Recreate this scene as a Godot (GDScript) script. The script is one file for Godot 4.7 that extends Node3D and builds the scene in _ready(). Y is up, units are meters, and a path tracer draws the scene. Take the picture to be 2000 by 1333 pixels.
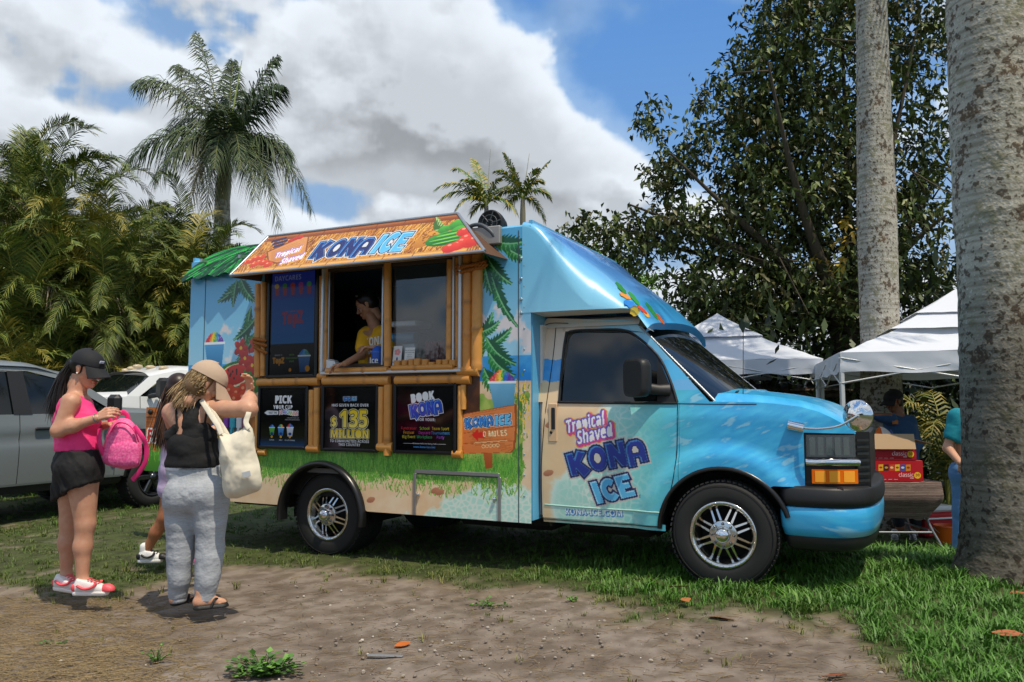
extends Node3D
# A shaved-ice truck parked on grass under palms, with people queueing at its window.
# All lengths in metres, y up. The truck has axes of its own: +x forward, +y up, +z out of the side that has the window.

const FOCAL := 1540.0
const PITCH := 0.07941
const EYE := 1.32
const YAW := 0.45728
const SIDE := 5.652

var rng := RandomNumberGenerator.new()
var taken := {}
var mats := {}
var truck: Node3D
var bark_noise := {}

# ---------------------------------------------------------------- points
func ray(px: float, py: float) -> Vector3:
	var x := (px - 1000.0) / FOCAL
	var y := (666.5 - py) / FOCAL
	return Vector3(x, y * cos(PITCH) + sin(PITCH), y * sin(PITCH) - cos(PITCH))

func W(px: float, py: float, depth: float) -> Vector3:
	var d := ray(px, py)
	return Vector3(0, EYE, 0) + d * (depth / -d.z)

func T(px: float, py: float, z := 0.06) -> Vector3:
	var d := ray(px, py)
	var l := Vector3(d.x * cos(YAW) + d.z * sin(YAW), d.y, -d.x * sin(YAW) + d.z * cos(YAW))
	return Vector3(0, EYE, SIDE) + l * ((z - SIDE) / l.z)

func T2(px: float, py: float, z := 0.06) -> Vector2:
	var p := T(px, py, z)
	return Vector2(p.x, p.y)

func to_photo(p: Vector3) -> Vector2:
	var q := p - Vector3(0, EYE, 0)
	var y := q.y * cos(PITCH) + q.z * sin(PITCH)
	var z := -q.y * sin(PITCH) + q.z * cos(PITCH)
	if z > -0.05:
		return Vector2(-9999, 9999)
	return Vector2(1000.0 + FOCAL * q.x / -z, 666.5 - FOCAL * y / -z)

func ground_y(x: float, z: float) -> float:
	var g := clampf(0.0236 * (x + 0.1), -0.06, 0.05)
	var drop := smoothstep(-6.3, -8.8, z) * smoothstep(1.6, 4.2, x)
	return g * (1.0 - drop) - 0.27 * drop

func G(px: float, py: float) -> Vector3:
	var d := ray(px, py)
	var y := 0.0
	var p := Vector3.ZERO
	for i in 8:
		p = Vector3(0, EYE, 0) + d * ((y - EYE) / d.y)
		y = ground_y(p.x, p.z)
	return p

# ---------------------------------------------------------------- materials
func hx(s: String) -> Color:
	return Color.html(s)

func lin(s: String) -> Color:
	return Color.html(s).srgb_to_linear()

func mat(key: String, color := "ffffff", rough := 0.6, metal := 0.0) -> StandardMaterial3D:
	if mats.has(key):
		return mats[key]
	var m := StandardMaterial3D.new()
	m.resource_name = key
	m.albedo_color = hx(color)
	m.roughness = rough
	m.metallic = metal
	mats[key] = m
	return m

func vmat(key: String, rough := 0.7, metal := 0.0) -> StandardMaterial3D:
	var m := mat(key, "ffffff", rough, metal)
	m.vertex_color_use_as_albedo = true
	return m

func noise_tex(freq: float, size := 256, oct := 4, kind := FastNoiseLite.TYPE_SIMPLEX_SMOOTH, sd := 1, ramp: Array = []) -> NoiseTexture2D:
	var n := FastNoiseLite.new()
	n.noise_type = kind
	n.frequency = freq
	n.seed = sd
	n.fractal_octaves = oct
	var t := NoiseTexture2D.new()
	t.width = size
	t.height = size
	t.seamless = true
	t.noise = n
	if ramp.size():
		var g := Gradient.new()
		g.offsets = PackedFloat32Array(ramp.map(func(r): return r[0]))
		g.colors = PackedColorArray(ramp.map(func(r): return hx(r[1])))
		t.color_ramp = g
	return t

func bump(m: StandardMaterial3D, freq: float, size: int, depth_cm: float, scale: float, world := false) -> void:
	m.heightmap_enabled = true
	m.heightmap_scale = depth_cm
	m.heightmap_texture = noise_tex(freq, size, 4)
	m.uv1_triplanar = true
	m.uv1_world_triplanar = world
	m.uv1_scale = Vector3.ONE * scale

func mottle(m: StandardMaterial3D, freq: float, scale: float, lo: String, hi: String, world := false, sd := 3) -> void:
	m.albedo_texture = noise_tex(freq, 256, 5, FastNoiseLite.TYPE_SIMPLEX_SMOOTH, sd, [[0.25, lo], [0.75, hi]])
	m.uv1_triplanar = true
	m.uv1_world_triplanar = world
	m.uv1_scale = Vector3.ONE * scale

# ---------------------------------------------------------------- mesh builder: shared vertices shade smooth, repeated ones shade flat
class MB:
	var v := PackedVector3Array()
	var uv := PackedVector2Array()
	var c := PackedColorArray()
	var ix := PackedInt32Array()
	var col := Color.WHITE
	var xf := Transform3D.IDENTITY
	func p(a: Vector3, t := Vector2.ZERO) -> int:
		v.append(xf * a)
		uv.append(t)
		c.append(col)
		return v.size() - 1
	func t3(a: int, b: int, d: int) -> void:
		ix.append(a); ix.append(b); ix.append(d)
	func tri(a: Vector3, b: Vector3, d: Vector3) -> void:
		t3(p(a), p(b), p(d))
	func quad(a: Vector3, b: Vector3, d: Vector3, e: Vector3) -> void:
		var i := p(a, Vector2(0, 1)); p(b, Vector2(0, 0)); p(d, Vector2(1, 0)); p(e, Vector2(1, 1))
		t3(i, i + 1, i + 2); t3(i, i + 2, i + 3)
	func grid(rows: Array, close_u := false, close_v := false, uvs: Array = [], flip := false) -> void:
		var m: int = rows[0].size()
		var base := v.size()
		for r in rows.size():
			for k in m:
				p(rows[r][k], uvs[r][k] if uvs.size() else Vector2(float(k) / maxf(1, m - 1), float(r) / maxf(1, rows.size() - 1)))
		var n := rows.size()
		for r in (n if close_v else n - 1):
			for k in (m if close_u else m - 1):
				var a := base + r * m + k
				var b := base + r * m + (k + 1) % m
				var d := base + ((r + 1) % n) * m + (k + 1) % m
				var e := base + ((r + 1) % n) * m + k
				if flip:
					t3(a, b, d); t3(a, d, e)
				else:
					t3(a, d, b); t3(a, e, d)
	func fan(ring: Array, flip := false) -> void:
		var o := Vector3.ZERO
		for q in ring: o += q
		o /= ring.size()
		var i := p(o)
		var f := v.size()
		for q in ring: p(q)
		var n := ring.size()
		for k in n:
			if flip: t3(i, f + (k + 1) % n, f + k)
			else: t3(i, f + k, f + (k + 1) % n)
	func box(o: Vector3, s: Vector3, bev := 0.0, b := Basis.IDENTITY) -> void:
		var h := s * 0.5
		if bev <= 0.0:
			for ax in 3:
				for sg: float in [-1.0, 1.0]:
					var n := Vector3.ZERO; n[ax] = sg
					var e1 := Vector3.ZERO; e1[(ax + 1) % 3] = 1
					var e2 := Vector3.ZERO; e2[(ax + 2) % 3] = 1
					var f := n * h; var g := e1 * h; var k := e2 * h
					if sg > 0: quad(o + b * (f - g - k), o + b * (f - g + k), o + b * (f + g + k), o + b * (f + g - k))
					else: quad(o + b * (f - g - k), o + b * (f + g - k), o + b * (f + g + k), o + b * (f - g + k))
			return
		bev = minf(bev, minf(h.x, minf(h.y, h.z)) * 0.98)
		var q := func(sx: float, sy: float, sz: float, ax: int) -> Vector3:
			var w := Vector3(sx * (h.x - bev), sy * (h.y - bev), sz * (h.z - bev))
			w[ax] = [sx, sy, sz][ax] * h[ax]
			return o + b * w
		for ax in 3:
			var a1 := (ax + 1) % 3
			var a2 := (ax + 2) % 3
			for sg: float in [-1.0, 1.0]:
				var s4 := []
				for e in [[-1.0, -1.0], [-1.0, 1.0], [1.0, 1.0], [1.0, -1.0]]:
					var w := [0.0, 0.0, 0.0]
					w[ax] = sg; w[a1] = e[0]; w[a2] = e[1]
					s4.append(q.call(w[0], w[1], w[2], ax))
				if sg > 0: quad(s4[0], s4[1], s4[2], s4[3])
				else: quad(s4[0], s4[3], s4[2], s4[1])
			for e in [[-1.0, -1.0], [-1.0, 1.0], [1.0, 1.0], [1.0, -1.0]]:
				var lo := [0.0, 0.0, 0.0]; var hi := [0.0, 0.0, 0.0]
				lo[ax] = -1.0; lo[a1] = e[0]; lo[a2] = e[1]
				hi[ax] = 1.0; hi[a1] = e[0]; hi[a2] = e[1]
				var A = q.call(lo[0], lo[1], lo[2], a1); var B = q.call(hi[0], hi[1], hi[2], a1)
				var C = q.call(hi[0], hi[1], hi[2], a2); var D = q.call(lo[0], lo[1], lo[2], a2)
				if e[0] * e[1] > 0: quad(A, B, C, D)
				else: quad(A, D, C, B)
		for sx in [-1.0, 1.0]:
			for sy in [-1.0, 1.0]:
				for sz in [-1.0, 1.0]:
					if sx * sy * sz > 0: tri(q.call(sx, sy, sz, 0), q.call(sx, sy, sz, 2), q.call(sx, sy, sz, 1))
					else: tri(q.call(sx, sy, sz, 0), q.call(sx, sy, sz, 1), q.call(sx, sy, sz, 2))
	func tube(path: Array, rad, sides := 8, caps := true, squash := 1.0, up := Vector3.ZERO) -> void:
		var rows := []
		var n := path.size()
		var last := Vector3.ZERO
		for i in n:
			var d: Vector3 = (path[mini(i + 1, n - 1)] - path[maxi(i - 1, 0)])
			d = d.normalized() if d.length() > 1e-7 else Vector3.UP
			var s: Vector3 = up if up != Vector3.ZERO else last
			if s == Vector3.ZERO: s = Vector3(0.13, 0.21, 0.97) if absf(d.z) < 0.9 else Vector3(0.97, 0.2, 0.1)
			s = (s - d * s.dot(d)).normalized()
			last = s
			var w := d.cross(s)
			var r: float = rad[i] if rad is Array or rad is PackedFloat32Array else rad
			var row := []
			for k in sides:
				var a := TAU * k / sides
				row.append(path[i] + (s * cos(a) * squash + w * sin(a)) * r)
			rows.append(row)
		grid(rows, true, false)
		if caps:
			fan(rows[0], false)
			fan(rows[n - 1], true)
	func lathe(prof: Array, o: Vector3, ax: Vector3, seg := 24, a0 := 0.0, a1 := TAU) -> void:
		var s := ax.cross(Vector3(0.0, 0.0, 1.0) if absf(ax.z) < 0.9 else Vector3(0, 1, 0)).normalized()
		var w := ax.cross(s)
		var rows := []
		var full := a1 - a0 > TAU - 0.001
		for q in prof:
			var row := []
			for k in (seg if full else seg + 1):
				var a := a0 + (a1 - a0) * k / seg
				row.append(o + ax * q.y + (s * cos(a) + w * sin(a)) * q.x)
			rows.append(row)
		grid(rows, full, false)
	func ball(o: Vector3, r: Vector3, seg := 12, b := Basis.IDENTITY) -> void:
		var rows := []
		var rings := maxi(4, seg / 2)
		for i in rings + 1:
			var t := PI * i / rings
			var row := []
			for k in seg:
				var a := TAU * k / seg
				row.append(o + b * (r * Vector3(sin(t) * cos(a), -cos(t), sin(t) * sin(a))))
			rows.append(row)
		grid(rows, true, false, [], true)
	func slab(poly: PackedVector2Array, o: Vector3, ex: Vector3, ey: Vector3, thick := 0.0, uvs = null) -> void:
		# a polygon laid in the plane of ex and ey, with its back a thickness behind it
		var id := Geometry2D.triangulate_polygon(poly)
		var nz := ex.cross(ey).normalized()
		var area := 0.0
		for i in poly.size(): area += poly[i].cross(poly[(i + 1) % poly.size()])
		var base := v.size()
		for q in poly: p(o + ex * q.x + ey * q.y, uvs.call(q) if uvs != null else q)
		for i in range(0, id.size(), 3):
			var a := poly[id[i]]; var b := poly[id[i + 1]]; var d := poly[id[i + 2]]
			if (b - a).cross(d - a) > 0: t3(base + id[i], base + id[i + 2], base + id[i + 1])
			else: t3(base + id[i], base + id[i + 1], base + id[i + 2])
		if thick > 0.0:
			for i in poly.size():
				var a := poly[i]; var b := poly[(i + 1) % poly.size()]
				if area < 0: var sw := a; a = b; b = sw
				var A := o + ex * a.x + ey * a.y; var B := o + ex * b.x + ey * b.y
				quad(A, B, B - nz * thick, A - nz * thick)
	func normals() -> PackedVector3Array:
		var n := PackedVector3Array()
		n.resize(v.size())
		for i in range(0, ix.size(), 3):
			var a := ix[i]; var b := ix[i + 1]; var d := ix[i + 2]
			var f := (v[d] - v[a]).cross(v[b] - v[a])
			n[a] += f; n[b] += f; n[d] += f
		for i in n.size():
			var l := n[i].length()
			n[i] = n[i] / l if l > 1e-12 else Vector3.UP
		return n
	func mesh() -> ArrayMesh:
		var a := []
		a.resize(Mesh.ARRAY_MAX)
		a[Mesh.ARRAY_VERTEX] = v
		a[Mesh.ARRAY_NORMAL] = normals()
		a[Mesh.ARRAY_TEX_UV] = uv
		a[Mesh.ARRAY_COLOR] = c
		a[Mesh.ARRAY_INDEX] = ix
		var m := ArrayMesh.new()
		m.add_surface_from_arrays(Mesh.PRIMITIVE_TRIANGLES, a)
		return m

# ---------------------------------------------------------------- nodes
func numbered(called: String) -> String:
	if not taken.has(called):
		taken[called] = 0
		return called
	taken[called] += 1
	return "%s_%03d" % [called, taken[called]]

func tag(o: Node3D, label: String, category: String, group := "", kind := "") -> Node3D:
	if label: o.set_meta("label", label)
	if category: o.set_meta("category", category)
	if group: o.set_meta("group", group)
	if kind: o.set_meta("kind", kind)
	return o

func thing(called: String, label: String, category: String, at := Vector3.ZERO, turn := 0.0, group := "") -> Node3D:
	var o := Node3D.new()
	o.name = numbered(called)
	add_child(o)
	o.position = at
	o.rotation.y = turn
	return tag(o, label, category, group)

func holder(called: String, parent: Node3D, at := Vector3.ZERO) -> Node3D:
	var o := Node3D.new()
	o.name = called
	o.position = at
	parent.add_child(o, true)
	return o

func put(mesh: Mesh, called: String, m: Material, parent: Node3D = null, kind := "") -> MeshInstance3D:
	var o := MeshInstance3D.new()
	o.mesh = mesh
	o.material_override = m
	if parent == null:
		o.name = numbered(called)
		add_child(o)
	else:
		o.name = called
		parent.add_child(o, true)
	if kind: o.set_meta("kind", kind)
	return o

func part(b: MB, called: String, m: Material, parent: Node3D = null, kind := "") -> MeshInstance3D:
	return put(b.mesh(), called, m, parent, kind)

func bez(a: Vector3, b: Vector3, c: Vector3, d: Vector3, n := 8) -> Array:
	var r := []
	for i in n + 1:
		r.append(a.bezier_interpolate(b, c, d, float(i) / n))
	return r

func spline(pts: Array, per := 5) -> Array:
	var r := []
	for i in pts.size() - 1:
		var a = pts[maxi(i - 1, 0)]; var d = pts[mini(i + 2, pts.size() - 1)]
		for k in per:
			r.append(pts[i].cubic_interpolate(pts[i + 1], a, d, float(k) / per))
	r.append(pts[pts.size() - 1])
	return r

func lerp_table(t: Array, x: float) -> float:
	if x <= t[0][0]: return t[0][1]
	for i in t.size() - 1:
		if x <= t[i + 1][0]:
			return lerpf(t[i][1], t[i + 1][1], (x - t[i][0]) / (t[i + 1][0] - t[i][0]))
	return t[t.size() - 1][1]

# ---------------------------------------------------------------- flat print: polygons and lettering filled into an image
class Pad:
	var im: Image
	var lo: Vector2
	var k: Vector2          # pixels per metre (y downwards in the image)
	var w: int
	var h: int
	func _init(width: int, height: int, low: Vector2, high: Vector2, back: Color) -> void:
		w = width; h = height; lo = low
		k = Vector2(width / (high.x - low.x), height / (high.y - low.y))
		im = Image.create(w, h, false, Image.FORMAT_RGB8)
		im.fill(back)
	func px(q: Vector2) -> Vector2:
		return Vector2((q.x - lo.x) * k.x, h - (q.y - lo.y) * k.y)
	func fill(contours: Array, a: Color, b = null) -> void:
		var ps := []
		var y0 := 1e9; var y1 := -1e9
		for ct in contours:
			var r := PackedVector2Array()
			for q in ct:
				var z := px(q)
				r.append(z)
				y0 = minf(y0, z.y); y1 = maxf(y1, z.y)
			ps.append(r)
		for y in range(maxi(0, int(floor(y0))), mini(h - 1, int(ceil(y1))) + 1):
			var yc := y + 0.5
			var xs := []
			for r: PackedVector2Array in ps:
				var n := r.size()
				for i in n:
					var p0 := r[i]; var p1 := r[(i + 1) % n]
					if (p0.y <= yc) != (p1.y <= yc):
						xs.append(p0.x + (yc - p0.y) / (p1.y - p0.y) * (p1.x - p0.x))
			xs.sort()
			var cl: Color = a if b == null else a.lerp(b, clampf((yc - y0) / maxf(1.0, y1 - y0), 0, 1))
			for i in range(0, xs.size() - 1, 2):
				var xa := maxi(0, int(round(xs[i]))); var xb := mini(w, int(round(xs[i + 1])))
				if xb > xa: im.fill_rect(Rect2i(xa, y, xb - xa, 1), cl)
	func poly(pts: Array, a: Color, b = null) -> void:
		fill([pts], a, b)
	func rect(x0: float, y0: float, x1: float, y1: float, a: Color, b = null) -> void:
		fill([[Vector2(x0, y0), Vector2(x1, y0), Vector2(x1, y1), Vector2(x0, y1)]], a, b)
	func oval(o: Vector2, r: Vector2, a: Color, b = null, turn := 0.0) -> void:
		var q := []
		for i in 28:
			q.append(o + (r * Vector2(cos(TAU * i / 28), sin(TAU * i / 28))).rotated(turn))
		fill([q], a, b)
	func line(p0: Vector2, p1: Vector2, t: float, a: Color, tip := 1.0) -> void:
		var n := (p1 - p0).orthogonal().normalized() * t * 0.5
		fill([[p0 - n, p0 + n, p1 + n * tip, p1 - n * tip]], a)
	func tex() -> ImageTexture:
		return ImageTexture.create_from_image(im)

func write_along(pad: Pad, text: String, a: Vector2, b: Vector2, high: float, c: Color, lean := 0.0, fat := 0.0) -> void:
	write(pad, text, a, high, c, 0.0, -a.distance_to(b), (b - a).angle(), lean, fat)

var fonts := {}
func glyphs(text: String, bold := true, serif := false) -> Array:
	# contours of a line of text, one unit high from baseline to capital top; last entry is the width
	var key := "%s%s" % [bold, serif]
	if not fonts.has(key):
		var f := SystemFont.new()
		f.font_names = PackedStringArray(["Droid Serif" if serif else "Droid Sans"])
		f.font_weight = 700 if bold else 400
		fonts[key] = f
	var rid: RID = fonts[key].get_rids()[0]
	var ts := TextServerManager.get_primary_interface()
	var x := 0.0
	var out := []
	for i in text.length():
		var gi := ts.font_get_glyph_index(rid, 128, text.unicode_at(i), 0)
		var g: Dictionary = ts.font_get_glyph_contours(rid, 128, gi)
		var start := 0
		if g.has("contours"):
			for e in g.contours:
				var q := PackedVector2Array()
				for j in range(start, e + 1):
					q.append(Vector2(x + g.points[j].x, -g.points[j].y) / 92.0)
				start = e + 1
				if q.size() > 2: out.append(q)
		x += ts.font_get_glyph_advance(rid, 128, gi).x
	return [out, x / 92.0]

func write(pad: Pad, text: String, at: Vector2, high: float, c: Color, align := 0.5, squeeze := 1.0, turn := 0.0, lean := 0.0, fat := 0.0, bold := true, c2 = null) -> void:
	var g := glyphs(text, bold)
	if squeeze < 0.0: squeeze = -squeeze / (g[1] * high)
	var out := []
	for q in g[0]:
		var r := PackedVector2Array()
		for z in q:
			var m: Vector2 = z - Vector2(g[1] * align, 0)
			r.append(at + (Vector2((m.x + m.y * lean) * squeeze, m.y) * high).rotated(turn))
		if fat != 0.0:
			var ccw := not Geometry2D.is_polygon_clockwise(r)
			var grown := Geometry2D.offset_polygon(r, fat, Geometry2D.JOIN_ROUND)
			for e in grown:
				if grown.size() and ccw == (not Geometry2D.is_polygon_clockwise(e)): pad.fill([e], c, c2)
		else:
			out.append(r)
	if out.size(): pad.fill(out, c, c2)

# chunky letters of the truck's lettering, drawn by hand: outer outline, then holes
func chunky(ch: String) -> Array:
	match ch:
		"K": return [[Vector2(.02, 0), Vector2(-.04, 1), Vector2(.28, 1.02), Vector2(.29, .66), Vector2(.55, 1.06), Vector2(.92, .93), Vector2(.56, .52), Vector2(.98, .08), Vector2(.62, -.16), Vector2(.3, .34), Vector2(.3, 0)]]
		"O":
			var o := []; var i := []
			for k in 18:
				o.append(Vector2(.44 + .44 * cos(TAU * k / 18), .5 + .5 * sin(TAU * k / 18)))
				i.append(Vector2(.43 + .17 * cos(TAU * k / 18), .5 + .21 * sin(TAU * k / 18)))
			return [o, i]
		"N": return [[Vector2(0, 0), Vector2(.02, 1), Vector2(.3, 1), Vector2(.6, .5), Vector2(.6, 1), Vector2(.88, 1), Vector2(.86, 0), Vector2(.6, 0), Vector2(.29, .5), Vector2(.28, 0)]]
		"A": return [[Vector2(0, -.1), Vector2(0, .62), Vector2(.08, .86), Vector2(.26, 1), Vector2(.62, 1), Vector2(.8, .86), Vector2(.88, .62), Vector2(.88, 0.02), Vector2(.6, 0.02), Vector2(.6, .28), Vector2(.28, .28), Vector2(.28, -.1)], [Vector2(.29, .46), Vector2(.58, .46), Vector2(.58, .62), Vector2(.5, .75), Vector2(.37, .75), Vector2(.29, .62)]]
		"I": return [[Vector2(0, 0), Vector2(0, 1), Vector2(.32, 1), Vector2(.32, 0)]]
		"C":
			var o := []
			for k in 15: o.append(Vector2(.45 + .45 * cos(0.75 + 4.8 * k / 14), .5 + .52 * sin(0.75 + 4.8 * k / 14)))
			for k in range(14, -1, -1): o.append(Vector2(.45 + .18 * cos(0.75 + 4.8 * k / 14), .5 + .22 * sin(0.75 + 4.8 * k / 14)))
			return [o]
		"E": return [[Vector2(0, 0), Vector2(0, 1), Vector2(.72, 1), Vector2(.74, .78), Vector2(.3, .78), Vector2(.3, .62), Vector2(.62, .62), Vector2(.62, .4), Vector2(.3, .4), Vector2(.3, .22), Vector2(.76, .22), Vector2(.74, 0)]]
	return []

func emblem(pad: Pad, word: String, at: Vector2, to: Vector2, high: float, lean := 0.0, scheme := 0, gap := 0.07, swell := 0.0, rim := 1.0) -> void:
	# lettering in three layers: pale rim, dark outline, coloured face with a lighter edge
	var sets := []
	var turn := (to - at).angle()
	var total := -gap
	for i in word.length():
		var far := 0.0
		for q in chunky(word[i])[0]: far = maxf(far, q.x)
		total += far + gap
	var sq := at.distance_to(to) / (total * high)
	var x := 0.0
	for i in word.length():
		var s := chunky(word[i])
		var wide := 0.0
		for q in s[0]: wide = maxf(wide, q.x)
		var t := float(i) / maxf(1, word.length() - 1)
		var grow := 1.0 + swell * (1.0 - 4.0 * (t - 0.5) * (t - 0.5))
		var rs := []
		for ct in s:
			var r := PackedVector2Array()
			for q in ct: r.append(at + (Vector2((x + q.x) * sq + q.y * lean, q.y * grow) * high).rotated(turn))
			rs.append(r)
		sets.append([rs, word[i]])
		x += wide + gap
	var ice := word.begins_with("ICE")
	var pale: Color = [hx("d9dde4"), hx("c9c4bb"), hx("e3e3ea"), hx("d9dde4")][scheme]
	var dark: Color = [hx("141c46"), hx("1a2458"), hx("1a2670"), hx("141c46")][scheme]
	var face: Color = hx("4fb4e8") if ice else [hx("262f72"), hx("2a3a9a"), hx("2d57d0"), hx("2f7fd6")][scheme]
	var edge: Color = hx("9fdcf6") if ice else [hx("4f93dd"), hx("4a86c4"), hx("6aa2f0"), hx("7cc2f2")][scheme]
	for layer in 2:
		for s in sets:
			for e in Geometry2D.offset_polygon(s[0][0], high * [0.17, 0.10][layer] * rim, Geometry2D.JOIN_MITER):
				pad.fill([e], [pale, dark][layer])
	for s in sets:
		for e in Geometry2D.offset_polygon(s[0][0], high * 0.02, Geometry2D.JOIN_MITER): pad.fill([e], edge)
		var inner := []
		for q in s[0][0]: inner.append(q + (Vector2(0.05 * minf(1.0, sq), -0.05) * high).rotated(turn))
		var cut := Geometry2D.intersect_polygons(s[0][0], PackedVector2Array(inner))
		for e in cut: pad.fill([e], face, face.lightened(0.12) if ice else face.darkened(0.12))
		if s[0].size() > 1:
			for e in Geometry2D.offset_polygon(s[0][1], high * 0.04, Geometry2D.JOIN_ROUND): pad.fill([e], dark)
			pad.fill([s[0][1]], pale)

# ---------------------------------------------------------------- the scene, from the light to the litter
func _ready() -> void:
	rng.seed = 7
	var cam := Camera3D.new()
	cam.name = "camera"
	cam.position = Vector3(0, EYE, 0)
	cam.rotation.x = PITCH
	cam.fov = rad_to_deg(2.0 * atan(666.5 / FOCAL))
	cam.near = 0.05
	cam.far = 600.0
	add_child(cam)
	cam.current = true
	var env := Environment.new()
	env.background_mode = Environment.BG_SKY
	env.tonemap_mode = Environment.TONE_MAPPER_LINEAR
	env.tonemap_exposure = 1.0
	env.background_energy_multiplier = 1.0
	env.ambient_light_source = Environment.AMBIENT_SOURCE_SKY
	env.sdfgi_enabled = true
	env.ssao_enabled = true
	env.ssil_enabled = true
	var sky := Sky.new()
	sky.sky_material = sky_material()
	env.sky = sky
	var we := WorldEnvironment.new()
	we.name = "environment"
	we.environment = env
	add_child(we)
	var sun := DirectionalLight3D.new()
	sun.name = "sun"
	sun.light_color = Color(1.0, 0.95, 0.86)
	sun.light_energy = 1.2
	sun.light_angular_distance = 0.5
	sun.shadow_enabled = true
	var forward := Vector3(cos(YAW), 0, sin(YAW))
	var outward := Vector3(-sin(YAW), 0, cos(YAW))
	var towards := (forward * 0.36 + outward * 0.20 + Vector3.UP * 0.86).normalized()
	add_child(sun)
	sun.look_at_from_position(towards * 50.0, Vector3.ZERO, Vector3(0, 0, 1))
	var t0 := Time.get_ticks_msec()
	build_ground()
	build_truck()
	print("truck ", Time.get_ticks_msec() - t0)
	build_trees()
	print("trees ", Time.get_ticks_msec() - t0)
	build_tents()
	build_pickups()
	print("pickups ", Time.get_ticks_msec() - t0)
	build_people()
	print("people ", Time.get_ticks_msec() - t0)
	build_litter()
	print("litter ", Time.get_ticks_msec() - t0)

# ---------------------------------------------------------------- sky: blue air with tall broken cumulus
func field(size: int, freq: float, sd: int, oct := 5) -> PackedByteArray:
	var n := FastNoiseLite.new()
	n.noise_type = FastNoiseLite.TYPE_SIMPLEX_SMOOTH
	n.frequency = freq
	n.seed = sd
	n.fractal_octaves = oct
	n.fractal_gain = 0.5
	return n.get_seamless_image(size, size, false, false, 0.15).get_data()

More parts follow.
